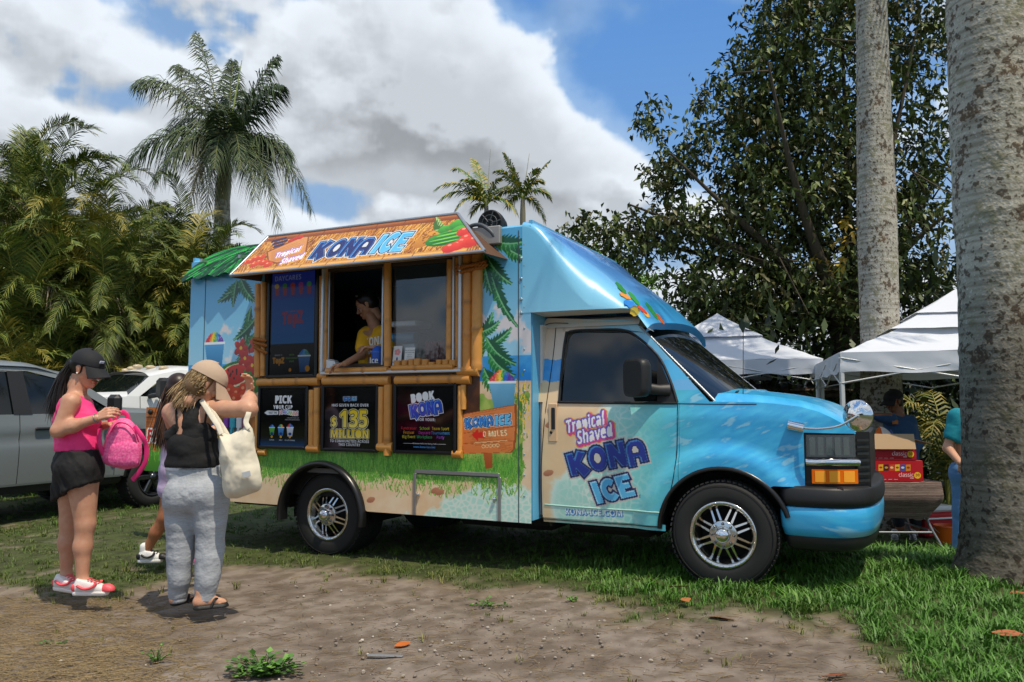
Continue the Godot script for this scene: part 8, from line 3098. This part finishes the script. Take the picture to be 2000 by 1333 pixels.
	for s in [[[432, 848, -.2], [425, 832, -.18], [412, 812, -.14], [398, 790, -.09], [392, 780, -.02], [398, 786, .06]], [[486, 838, -.2], [480, 826, -.19], [484, 812, -.18], [487, 802, -.16]], [[444, 852, -.12], [432, 832, -.10], [416, 808, -.09], [402, 790, -.05]]]:
		var sb := MB.new()
		var pp := []
		for q in s: pp.append(V.call(q[0], q[1], q[2]))
		sb.tube(spline(pp, 4), .017, 8, true, .25, Vector3(.3, 0, 1))
		part(sb, "strap", canvas, tb)
	var lb := MB.new()
	lb.box(V.call(481, 927, -.255), Vector3(.05, .035, .004), .001, Basis(Vector3(0, 0, 1), .25))
	part(lb, "label_patch", mat("patch", "b8bcc0", 0.8), tb)

func girl() -> void:
	var D := 6.5
	var V := func(x: float, y: float, dz := 0.0) -> Vector3: return W(x, y, D + dz)
	var t := thing("person", "girl with long brown hair in a lavender shirt, mostly hidden behind the blonde woman", "person")
	var b := MB.new()
	var ho: Vector3 = V.call(352, 760)
	var B := face_basis(Vector3(.7, -.2, -.7))
	flesh(b, [[V.call(350, 800), V.call(352, 778), .05, .048], [V.call(336, 810), V.call(368, 810), .05, .05], [V.call(350, 820), V.call(350, 900), .10, .11], [V.call(332, 812), V.call(322, 870, -.05), .042, .034], [V.call(322, 870, -.05), V.call(345, 890, .2), .034, .024],
		[V.call(338, 930), V.call(322, 1010, .0), .082, .054], [V.call(322, 1010, .0), V.call(304, 1040, .02), .052, .048], [V.call(304, 1040, .02), V.call(284, 1080, .04), .046, .032], [V.call(362, 930), V.call(368, 1012), .082, .054], [V.call(368, 1012), V.call(369, 1085), .05, .032]], .012, .03)
	head(b, ho, B, .95)
	hand(b, V.call(345, 890, .2), Vector3(.8, .2, .5), Vector3(0, .9, 0), -1.0, .7, .85)
	part(b, "body", skin_mat("skin_child", "a8714e"), t)
	var s := MB.new()
	flesh(s, [[V.call(336, 812), V.call(368, 812), .062, .062], [V.call(345, 830), V.call(345, 905), .118, .125], [V.call(358, 830), V.call(358, 905), .11, .12], [V.call(332, 814), V.call(326, 845, -.03), .055, .055]], .012, .03, [[V.call(350, 920), Vector3.DOWN], [V.call(350, 796), Vector3.UP]])
	part(s, "shirt", cloth_mat("lavender", "d0bfe0", 0.85), t)
	s = MB.new()
	flesh(s, [[V.call(340, 918), V.call(362, 918), .12, .12], [V.call(338, 930), V.call(332, 955), .10, .10], [V.call(362, 930), V.call(364, 955), .10, .10]], .012, .03)
	part(s, "shorts", cloth_mat("lilac_short", "b8a8cc", 0.85), t)
	var h := MB.new()
	var hc := [lin("2e1c12"), lin("4a2f1c"), lin("1e130c"), lin("5e4028")]
	flesh(h, [[ho + B * Vector3(0, .035, -.025), ho + B * Vector3(0, .0, -.03), .094, .086]], .008, .02, [[ho + B * Vector3(0, 0, .04), B.z]])
	for i in h.v.size(): h.c[i] = hc[0]
	strands(h, [V.call(334, 752, -.05), V.call(352, 765, -.08)], [V.call(304, 872, -.1), V.call(334, 862, -.12)], 300, .0045, .035, Vector3(-.04, .04, -.03), hc)
	part(h, "hair", vmat("hair", 0.4), t)
	for q in [[[266, 1100, .02], [302, 1098, .04], "e4e4e2", "1c1c1e"], [[355, 1098, .0], [378, 1102, -.12], "e8e0e4", "ee4a9a"]]:
		var a: Vector3 = V.call(q[0][0], q[0][1], q[0][2]); var e: Vector3 = V.call(q[1][0], q[1][1], q[1][2])
		a.y = maxf(a.y, .0); e.y = maxf(e.y, .0)
		shoe(t, a, a + (e - a).normalized() * .21, q[2], q[3], "e8e6e2")
		var sk := MB.new()
		flesh(sk, [[a + (e - a).normalized() * .055 + Vector3.UP * .075, a + (e - a).normalized() * .055 + Vector3.UP * .125, .033, .034]], .008, .01)
		part(sk, "sock", mat("sock_white", "e0e0de", 0.9), t)

func server() -> void:
	var zz := -.32
	var V := func(x: float, y: float, dz := 0.0) -> Vector3: return truck.transform * T(x, y, zz + dz)
	var t := thing("person", "server in a yellow shirt with dark tied-back hair, leaning inside the serving window", "person")
	var k := 1.0
	var b := MB.new()
	var ho: Vector3 = V.call(717, 597)
	var B := face_basis(truck.transform.basis * Vector3(-.80, -.45, .42))
	var sh: Vector3 = V.call(712, 655, .08); var el: Vector3 = V.call(706, 694, .22); var wr: Vector3 = V.call(672, 711, .48)
	var sh2: Vector3 = V.call(752, 650, -.08); var el2: Vector3 = V.call(764, 694, .12); var wr2: Vector3 = V.call(733, 680, .30)
	flesh(b, [[V.call(733, 640), V.call(724, 618), .058, .052], [V.call(714, 652), V.call(750, 650), .06, .06], [V.call(732, 665), V.call(736, 730), .11, .12], [sh, el, .05, .038], [el, wr, .038, .024], [sh2, el2, .05, .038], [el2, wr2, .038, .025]], .012, .03)
	head(b, ho, B)
	hand(b, wr, truck.transform.basis * Vector3(-.8, -.2, .5), Vector3.UP, 1.0, .8)
	hand(b, wr2, truck.transform.basis * Vector3(-.9, .1, .3), Vector3.UP, -1.0, .8)
	part(b, "body", skin_mat("skin_olive", "bd8c6c"), t)
	face_marks(t, ho, B)
	var s := MB.new()
	flesh(s, [[V.call(716, 652), V.call(749, 650), .070, .070], [V.call(722, 668), V.call(728, 740), .115, .125], [V.call(742, 668), V.call(748, 740), .115, .125], [V.call(712, 655, .06), V.call(708, 680, .15), .066, .068], [V.call(752, 652, -.06), V.call(760, 680, .05), .066, .068]], .011, .03, [[V.call(728, 632), Vector3(-.2, 1, 0)], [V.call(735, 752), Vector3.DOWN]])
	part(s, "shirt", cloth_mat("yellow_shirt", "eeb01c", 0.85), t)
	for w in [["KONA", 731, 667], ["ICE", 728, 684]]:
		var tm := TextMesh.new()
		tm.text = w[0]
		var fn := SystemFont.new()
		fn.font_names = PackedStringArray(["Droid Sans"])
		fn.font_weight = 700
		tm.font = fn
		tm.font_size = 16
		tm.pixel_size = .0062
		tm.depth = .004
		var tx := put(tm, "shirt_print", mat("print_white", "e8e4d8", 0.7), t)
		tx.position = V.call(w[1], w[2], .158)
		tx.rotation.y = -YAW - .25
		tx.rotation.z = .05
	var h := MB.new()
	var hc := [lin("17110f"), lin("241a16"), lin("0f0b0a")]
	flesh(h, [[ho + B * Vector3(0, .045, -.03), ho + B * Vector3(0, .01, -.035), .092, .086], [ho + B * Vector3(0, .055, .03), ho + B * Vector3(0, .05, -.02), .072, .08]], .008, .02, [[ho + B * Vector3(0, .05, .055), (B.z - B.y * .3).normalized()], [ho + B * Vector3(0, -.005, .02), (B.z - B.y).normalized()]])
	for i in h.v.size(): h.c[i] = hc[0]
	strands(h, [ho + B * Vector3(0, .03, -.12), ho + B * Vector3(0, .0, -.12)], [V.call(752, 640, -.1), V.call(758, 650, -.1)], 50, .008, .02, Vector3(0, .02, 0), hc)
	part(h, "hair", vmat("hair", 0.4), t)
	var g := MB.new()
	g.tube([ho + B * Vector3(-.06, .11, .045), ho + B * Vector3(0, .125, .055), ho + B * Vector3(.06, .11, .045)], .012, 8)
	part(g, "sunglasses", mat("glasses_dark", "222428", 0.1), t)
	# things on the sill
	var card := thing("card_reader", "white card reader on a stand at the left end of the window sill", "card reader", truck.transform * T(650, 722, .02), -YAW + .3)
	var c := MB.new()
	c.slab(PackedVector2Array([Vector2(-.055, 0), Vector2(.06, 0), Vector2(.035, .07), Vector2(-.045, .085)]), Vector3(0, 0, .05), Vector3(1, 0, 0), Vector3(0, 1, 0), .10)
	part(c, "stand", mat("reader_white", "e4e4e2", 0.35), card)
	c = MB.new()
	c.box(Vector3(-.01, .085, 0), Vector3(.085, .008, .09), .003, Basis(Vector3(0, 0, 1), -.15))
	part(c, "pad", mat("reader_grey", "c4c8cc", 0.2), card)
	c = MB.new()
	c.box(Vector3(-.012, .091, 0), Vector3(.02, .003, .03), .001, Basis(Vector3(0, 0, 1), -.15))
	part(c, "mark", mat("flip_black", "161616", 0.6), card)
	var tub := thing("ice_tub", "blue printed ice cup tub standing on the sill by the bamboo mullion", "tub", truck.transform * T(738, 721, -.02), -YAW)
	c = MB.new()
	c.lathe([Vector2(.001, .0), Vector2(.046, .0), Vector2(.058, .13), Vector2(.066, .135), Vector2(.066, .150), Vector2(.056, .155), Vector2(.045, .185), Vector2(.020, .20), Vector2(.001, .202)], Vector3.ZERO, Vector3.UP, 24)
	part(c, "cup", mat("tub_blue", "2f62c0", 0.3), tub)
	for w in [["Ice", .075, .0042], ["SHAVED", .045, .0016], ["TROPICAL", .028, .0014]]:
		var tm := TextMesh.new()
		tm.text = w[0]
		tm.font_size = 16
		tm.pixel_size = w[2]
		tm.depth = .003
		var tx := put(tm, "lettering", mat("print_white", "e8e4d8", 0.7), tub)
		tx.position = Vector3(0, w[1], .060)
	for q in [[775, 702, .044, .165, "heart"], [799, 703, .050, .155, "notes"]]:
		var pd := Pad.new(96, 160, Vector2.ZERO, Vector2(.06, .10), hx("d4d2cc"))
		if q[4] == "heart":
			for j in 5: pd.oval(Vector2(.03 + .012 * cos(j * 1.3), .068 + .010 * sin(j * 1.3)), Vector2(.010, .008), hx("d88a88"))
			pd.oval(Vector2(.03, .03), Vector2(.006, .012), hx("2a3a6a"))
			write(pd, "THANK YOU", Vector2(.03, .010), .009, hx("2a4aa0"))
		else:
			for j in 5: write(pd, ["No cash accepted", "card holders only", "tip is in", "Thank you", "for coming"][j], Vector2(.03, .082 - j * .012), .0065, hx("2a2a30"), .5, .8, 0.0, 0.0, 0.0, false)
			pd.oval(Vector2(.035, .018), Vector2(.008, .010), hx("3a4a7a"))
		var sm := StandardMaterial3D.new()
		sm.albedo_texture = pd.tex()
		sm.roughness = .6
		var cd := MB.new()
		var o := T(q[0], q[1], .058)
		cd.quad(Vector3(-q[2], -.052, 0), Vector3(-q[2], q[3] - .05, 0), Vector3(q[2], q[3] - .05, 0), Vector3(q[2], -.052, 0))
		cd.quad(Vector3(q[2], -.052, -.004), Vector3(q[2], q[3] - .05, -.004), Vector3(-q[2], q[3] - .05, -.004), Vector3(-q[2], -.052, -.004))
		var no := part(cd, "counter_card", sm)
		no.transform = truck.transform * Transform3D(Basis(Vector3(1, 0, 0), -.15), o)
		tag(no, "white card with a drawn bouquet leaning on the window glass" if q[4] == "heart" else "white card with handwritten lines leaning on the window glass", "card", "")
	# inside: framed charts on the rear wall, a steel machine and stacked red cups
	for q in [[670, 595, .26, .36], [668, 640, .36, .34], [690, 648, .12, .2]]:
		var fr := MB.new()
		fr.box(T(q[0], q[1], -1.93), Vector3(q[2], q[3], .03), .006)
		var fo := part(fr, "wall_chart", mat("chart_dark", "15161a", 0.4))
		fo.transform = truck.transform
		tag(fo, ["upper small dark chart on the truck's inner wall", "wide dark chart on the truck's inner wall", "narrow dark panel beside the inner charts"][[670, 668, 690].find(q[0])], "wall chart", "")
	var mach := thing("ice_machine", "pale blue ice shaving machine behind the fixed pane", "machine", truck.transform * (T(805, 720, -.45)), -YAW)
	c = MB.new()
	c.box(Vector3(0, .16, 0), Vector3(.24, .3, .24), .02)
	part(c, "body", mat("machine_steel", "a8b4bc", 0.3, 0.6), mach)
	c = MB.new()
	c.box(Vector3(0, .40, .02), Vector3(.28, .05, .28), .01)
	part(c, "lid", mat("machine_white", "d0d8dc", 0.3), mach)
	c = MB.new()
	c.tube([Vector3(-.13, .27, .14), Vector3(.13, .27, .14)], .05, 12)
	part(c, "drum", mat("machine_blue", "4a90b8", 0.3), mach)
	for j in 3:
		var st := MB.new()
		for i in 7: st.lathe([Vector2(.034, .0), Vector2(.042, .035), Vector2(.045, .037), Vector2(.045, .042)], Vector3(0, i * .030, 0), Vector3.UP, 14)
		var so := part(st, "cup_stack", mat("cup_red", "a02430", 0.4))
		so.position = truck.transform * T(838 + j * 13, 716, -.25)
		tag(so, ["leftmost stack of red cups behind the fixed pane", "middle stack of red cups behind the fixed pane", "rightmost stack of red cups behind the fixed pane"][j], "cups", "")
	c = MB.new()
	c.box(Vector3((-4.6 - 3.3) / 2, 1.60, -.22), Vector3(1.36, .03, .46), .005)
	var sill := part(c, "counter", mat("machine_steel", "a8b4bc", 0.3, 0.6), truck)

func man_in_blue() -> void:
	var D := 9.5
	var V := func(x: float, y: float, dz := 0.0) -> Vector3: return W(x, y, D + dz)
	var t := thing("person", "man in a black cap and dark blue sweatshirt reaching over the snack table", "person")
	var b := MB.new()
	var ho: Vector3 = V.call(1746, 785)
	var B := face_basis(Vector3(-.92, -.25, .25))
	var wr: Vector3 = V.call(1708, 812, -.1)
	flesh(b, [[V.call(1757, 815), V.call(1751, 800), .062, .056], [V.call(1740, 822), V.call(1775, 822), .07, .07], [V.call(1757, 840), V.call(1760, 900), .14, .14], [V.call(1738, 815, -.12), wr, .05, .03], [V.call(1755, 915), V.call(1755, 970), .10, .08], [V.call(1770, 915), V.call(1780, 970), .10, .08], [V.call(1755, 970), V.call(1757, 1030), .07, .05], [V.call(1780, 970), V.call(1790, 1030), .07, .05]], .014, .03)
	head(b, ho, B)
	hand(b, wr, Vector3(-.95, -.1, .1), Vector3(0, .9, .2), -1.0, .5)
	part(b, "body", skin_mat("skin_brown", "8a5a40"), t)
	face_marks(t, ho, B, 1.0, "7a4038")
	var s := MB.new()
	flesh(s, [[V.call(1738, 822), V.call(1777, 824), .085, .085], [V.call(1752, 840), V.call(1754, 905), .15, .155], [V.call(1766, 842), V.call(1768, 905), .15, .155], [V.call(1740, 818, -.1), V.call(1722, 816, -.12), .075, .055], [V.call(1722, 816, -.12), V.call(1709, 813, -.1), .055, .045], [V.call(1780, 830, .05), V.call(1792, 870, .0), .07, .06], [V.call(1792, 870, .0), V.call(1775, 895, -.15), .06, .045]], .013, .03, [[V.call(1755, 807), Vector3(-.1, 1, 0)]])
	part(s, "sweatshirt", cloth_mat("denim_blue", "27496e", 0.9, 1.4), t)
	var lg := MB.new()
	lg.box(V.call(1749, 825, -.165), Vector3(.07, .05, .006), .002)
	part(lg, "chest_print", mat("print_orange", "b06a30", 0.8), t)
	s = MB.new()
	flesh(s, [[V.call(1752, 912), V.call(1753, 972), .115, .09], [V.call(1770, 912), V.call(1781, 972), .115, .09], [V.call(1753, 972), V.call(1756, 1022), .085, .065], [V.call(1781, 972), V.call(1790, 1022), .085, .065]], .014, .03)
	part(s, "trousers", cloth_mat("dark_trousers", "1c2028", 0.9), t)
	for q in [[1748, 1032], [1783, 1034]]:
		var a: Vector3 = V.call(q[0], q[1], .05)
		shoe(t, Vector3(a.x, -.27, a.z), Vector3(a.x - .12, -.27, a.z + .24), "d0d0cc", "8a8a8c", "dcdcd8")
	cap(t, ho + B * Vector3(0, .005, 0), B, mat("cap_black", "101012", 0.8), 1.1, .3)
	var h := MB.new()
	flesh(h, [[ho + B * Vector3(0, .02, -.03), ho + B * Vector3(0, -.02, -.04), .088, .072]], .009, .02, [[ho + B * Vector3(0, 0, -.01), B.z]])
	for i in h.v.size(): h.c[i] = lin("17120f")
	part(h, "hair", vmat("hair", 0.4), t)

func person_in_teal() -> void:
	var D := 7.7
	var V := func(x: float, y: float, dz := 0.0) -> Vector3: return W(x, y, D + dz)
	var t := thing("person", "person in a teal shirt and blue jeans, half hidden by the big trunk", "person")
	var b := MB.new()
	var ho: Vector3 = V.call(1905, 752)
	var B := face_basis(Vector3(.5, -.1, -.8))
	var sh: Vector3 = V.call(1868, 815); var el: Vector3 = V.call(1852, 876, .02); var wr: Vector3 = V.call(1876, 905, -.2)
	flesh(b, [[V.call(1900, 795), V.call(1903, 770), .062, .056], [V.call(1872, 812), V.call(1932, 812), .07, .07], [V.call(1900, 840), V.call(1900, 900), .15, .15], [sh, el, .055, .044], [el, wr, .044, .03], [V.call(1885, 930), V.call(1880, 1000), .11, .07], [V.call(1925, 930), V.call(1925, 1000), .11, .07], [V.call(1880, 1000), V.call(1876, 1062), .07, .045], [V.call(1925, 1000), V.call(1925, 1062), .07, .045]], .014, .03)
	head(b, ho, B)
	hand(b, wr, Vector3(.6, -.6, -.1), Vector3(-.5, .5, .6), -1.0, .5)
	part(b, "body", skin_mat("skin_fair", "cf9f82"), t)
	var s := MB.new()
	flesh(s, [[V.call(1870, 815), V.call(1934, 815), .085, .085], [V.call(1890, 835), V.call(1890, 905), .15, .155], [V.call(1912, 835), V.call(1912, 905), .15, .155], [sh, V.call(1859, 852), .072, .072]], .013, .03, [[V.call(1855, 860), Vector3(-.45, -.9, 0)], [V.call(1900, 790), Vector3.UP]])
	part(s, "shirt", cloth_mat("teal_shirt", "0f8a9a", 0.85), t)
	s = MB.new()
	flesh(s, [[V.call(1888, 925), V.call(1912, 925), .155, .155], [V.call(1886, 940), V.call(1882, 1000), .125, .095], [V.call(1924, 940), V.call(1925, 1000), .125, .095], [V.call(1882, 1000), V.call(1878, 1068), .092, .078], [V.call(1925, 1000), V.call(1925, 1068), .092, .078]], .014, .03, [[V.call(1900, 905), Vector3.UP]])
	part(s, "jeans", cloth_mat("jeans", "5a86b8", 0.9, 1.6), t)
	for q in [1877, 1925]:
		var a: Vector3 = V.call(q, 1070)
		shoe(t, Vector3(a.x, -.16, a.z), Vector3(a.x + .05, -.16, a.z - .25), "8a8a8c", "5a5a5e", "d0d0cc")
	var h := MB.new()
	flesh(h, [[ho + B * Vector3(0, .03, -.02), ho + B * Vector3(0, 0, -.03), .094, .086]], .009, .02, [[ho + B * Vector3(0, 0, .04), B.z]])
	for i in h.v.size(): h.c[i] = lin("3a2a1c")
	part(h, "hair", vmat("hair", 0.4), t)

# ---------------------------------------------------------------- small things on the ground
func build_litter() -> void:
	# pebbles and straw lie in their hundreds; dry leaves and weeds are things
	for kind in 2:
		var t := MB.new()
		if kind == 0:
			t.ball(Vector3.ZERO, Vector3(1, .62, .8), 7)
			for i in t.v.size(): t.v[i] *= rng.randf_range(.8, 1.15)
		else:
			t.tube([Vector3(-1, 0, 0), Vector3(-.3, .04, .05), Vector3(.4, .03, -.04), Vector3(1, 0, .06)], .022, 4)
		var places := []; var tints := []
		for i in [1500, 5200][kind]:
			var q := Vector2(rng.randf_range(-80, 2050), rng.randf_range(1130, 1400))
			if kind == 0 and rng.randf() < .55: q = Vector2(rng.randfn(930, 260), rng.randfn(1240, 55))
			if kind == 1 and rng.randf() < .55: q = Vector2(rng.randf_range(-60, 430) * rng.randf_range(.5, 1), rng.randf_range(1170, 1380))
			if q.y < 1080: continue
			var p := G(q.x, q.y)
			var g := grassiness(p)
			if g > .25: continue
			p.y += .004
			if kind == 0:
				var s := .003 + .012 * pow(rng.randf(), 5.0)
				places.append(Transform3D(Basis(Vector3.UP, rng.randf() * TAU) * Basis.from_scale(Vector3(s, s, s)), p + Vector3(0, s * .25, 0)))
				tints.append(lin("80756a").lerp(lin("c4bcb0"), pow(rng.randf(), 5.0)))
			else:
				var s := rng.randf_range(.012, .06) * (1.5 if q.x < 450 else 1.0)
				places.append(Transform3D(Basis(Vector3.UP, rng.randfn(.1, .7)) * Basis(Vector3(0, 0, 1), rng.randfn() * .06) * Basis.from_scale(Vector3(s, .06, .06)), p + Vector3(0, .006, 0)))
				tints.append(lin("94815e").lerp([lin("6a5238"), lin("4a382a")][rng.randi() % 2], rng.randf() if q.x > 450 else rng.randf() * .5))
		var mm := MultiMesh.new()
		mm.transform_format = MultiMesh.TRANSFORM_3D
		mm.use_colors = true
		mm.mesh = t.mesh()
		mm.instance_count = places.size()
		for i in places.size():
			mm.set_instance_transform(i, places[i])
			mm.set_instance_color(i, tints[i])
		var o := MultiMeshInstance3D.new()
		o.name = ["gravel", "straw"][kind]
		o.multimesh = mm
		o.material_override = vmat("litter", 0.9)
		add_child(o)
		tag(o, ["pale pebbles scattered over the bare earth", "dry straw and twigs strewn over the bare earth"][kind], ["gravel", "straw"][kind], "", "stuff")
	var says := ["big orange-brown dry leaf lying flat at the edge of the grass", "curled brown leaf in the grass in front of the front wheel", "brown leaf in the grass just above the biggest leaf", "reddish leaf in the grass beside the front tyre", "dry leaf on the grass near the right edge", "dark red leaf at the bottom edge of the bare earth", "small orange leaf on the earth, lower middle", "brown leaf in the grass under the big trunk"]
	var i := 0
	for q in [[1410, 1213, .075], [1325, 1162, .06], [1340, 1188, .06], [1530, 1129, .05], [1970, 1258, .075], [1630, 1326, .06], [786, 1264, .05], [1990, 1174, .05]]:
		var b := MB.new()
		var rows := []
		for r in 5:
			var f := r / 4.0
			var w := sin(PI * (0.06 + f * .9)) * .5
			var row := []
			for k in 5:
				var e := k / 4.0 * 2.0 - 1.0
				row.append(Vector3((f - .5) * 2.0, .07 * e * e + .05 * sin(f * 5.0), e * w * 1.15))
			rows.append(row)
		b.grid(rows)
		for k in b.v.size(): b.c[k] = lin(["b8743c", "a0602c", "b0703c", "b07a5a", "a8623c", "8a4a2c", "b8601e", "9a5a30"][i]) * rng.randf_range(.85, 1.1)
		var p := G(q[0], q[1])
		var o := part(b, "dry_leaf", vmat("dry_leaf", 0.7))
		var up := .012 if q[1] > 1200 and q[0] < 1700 else .05
		o.transform = Transform3D(Basis(Vector3.UP, rng.randf() * TAU) * Basis(Vector3(1, 0, 0), rng.randfn() * .2) * Basis.from_scale(Vector3.ONE * q[2]), p + Vector3(0, up, 0))
		tag(o, says[i], "leaf", "fallen leaves")
		i += 1
	# weeds with round leaves
	var wsays := ["bushy green weed growing from the bare earth at the bottom edge", "small thin weed left of the bushy one", "trailing green weed on the earth near the grass edge, centre right", "tiny weed sprig on the straw at the lower left", "grassy sprig in the earth below the truck's door"]
	i = 0
	for q in [[515, 1322, .22, .09, 420, .028], [305, 1297, .08, .10, 46, .018], [955, 1186, .20, .04, 70, .02], [100, 1262, .12, .03, 40, .014], [1120, 1178, .05, .06, 30, .02]]:
		var p := G(q[0], q[1])
		var w := thing("weed", wsays[i], "weed", p, 0.0, "weeds on the bare earth")
		var st := MB.new(); var lf := MB.new()
		st.col = lin("4a5a2c")
		for k in int(q[4] / 6.0):
			var a := rng.randf() * TAU
			var tip := Vector3(cos(a) * q[2] * sqrt(rng.randf()), q[3] * rng.randf_range(.3, 1.0), sin(a) * q[2] * .6 * sqrt(rng.randf()))
			var path := bez(Vector3(tip.x * .2, 0, tip.z * .2), Vector3(tip.x * .3, tip.y * .6, tip.z * .3), tip * Vector3(.8, 1, .8), tip, 5)
			st.tube(path, .0022, 4)
			for j in 6:
				var c: Vector3 = path[1 + j % 5]
				var d := Vector3(rng.randfn(), rng.randf_range(0, .8), rng.randfn()).normalized()
				var s := d.cross(Vector3.UP).normalized()
				var l: float = q[5] * rng.randf_range(.8, 1.5)
				lf.col = [lin("4f7a30"), lin("3f6628"), lin("68923e")][rng.randi() % 3] * rng.randf_range(.8, 1.2)
				var v := lf.p(c); lf.p(c + d * l * .5 + s * l * .42); lf.p(c + d * l); lf.p(c + d * l * .5 - s * l * .42)
				lf.t3(v, v + 1, v + 2); lf.t3(v, v + 2, v + 3)
		part(st, "stems", vmat("crownshaft", 0.5), w)
		part(lf, "foliage", leaf_mat("weed_leaf"), w)
		i += 1
	var strip := MB.new()
	strip.box(Vector3.ZERO, Vector3(.19, .006, .03), .002)
	var so := part(strip, "grey_strip", mat("strip_grey", "7a7c80", 0.6))
	so.position = G(752, 1286) + Vector3(0, .012, 0)
	so.rotation.y = -.1
	tag(so, "flat grey strip of debris lying on the bare earth", "debris")
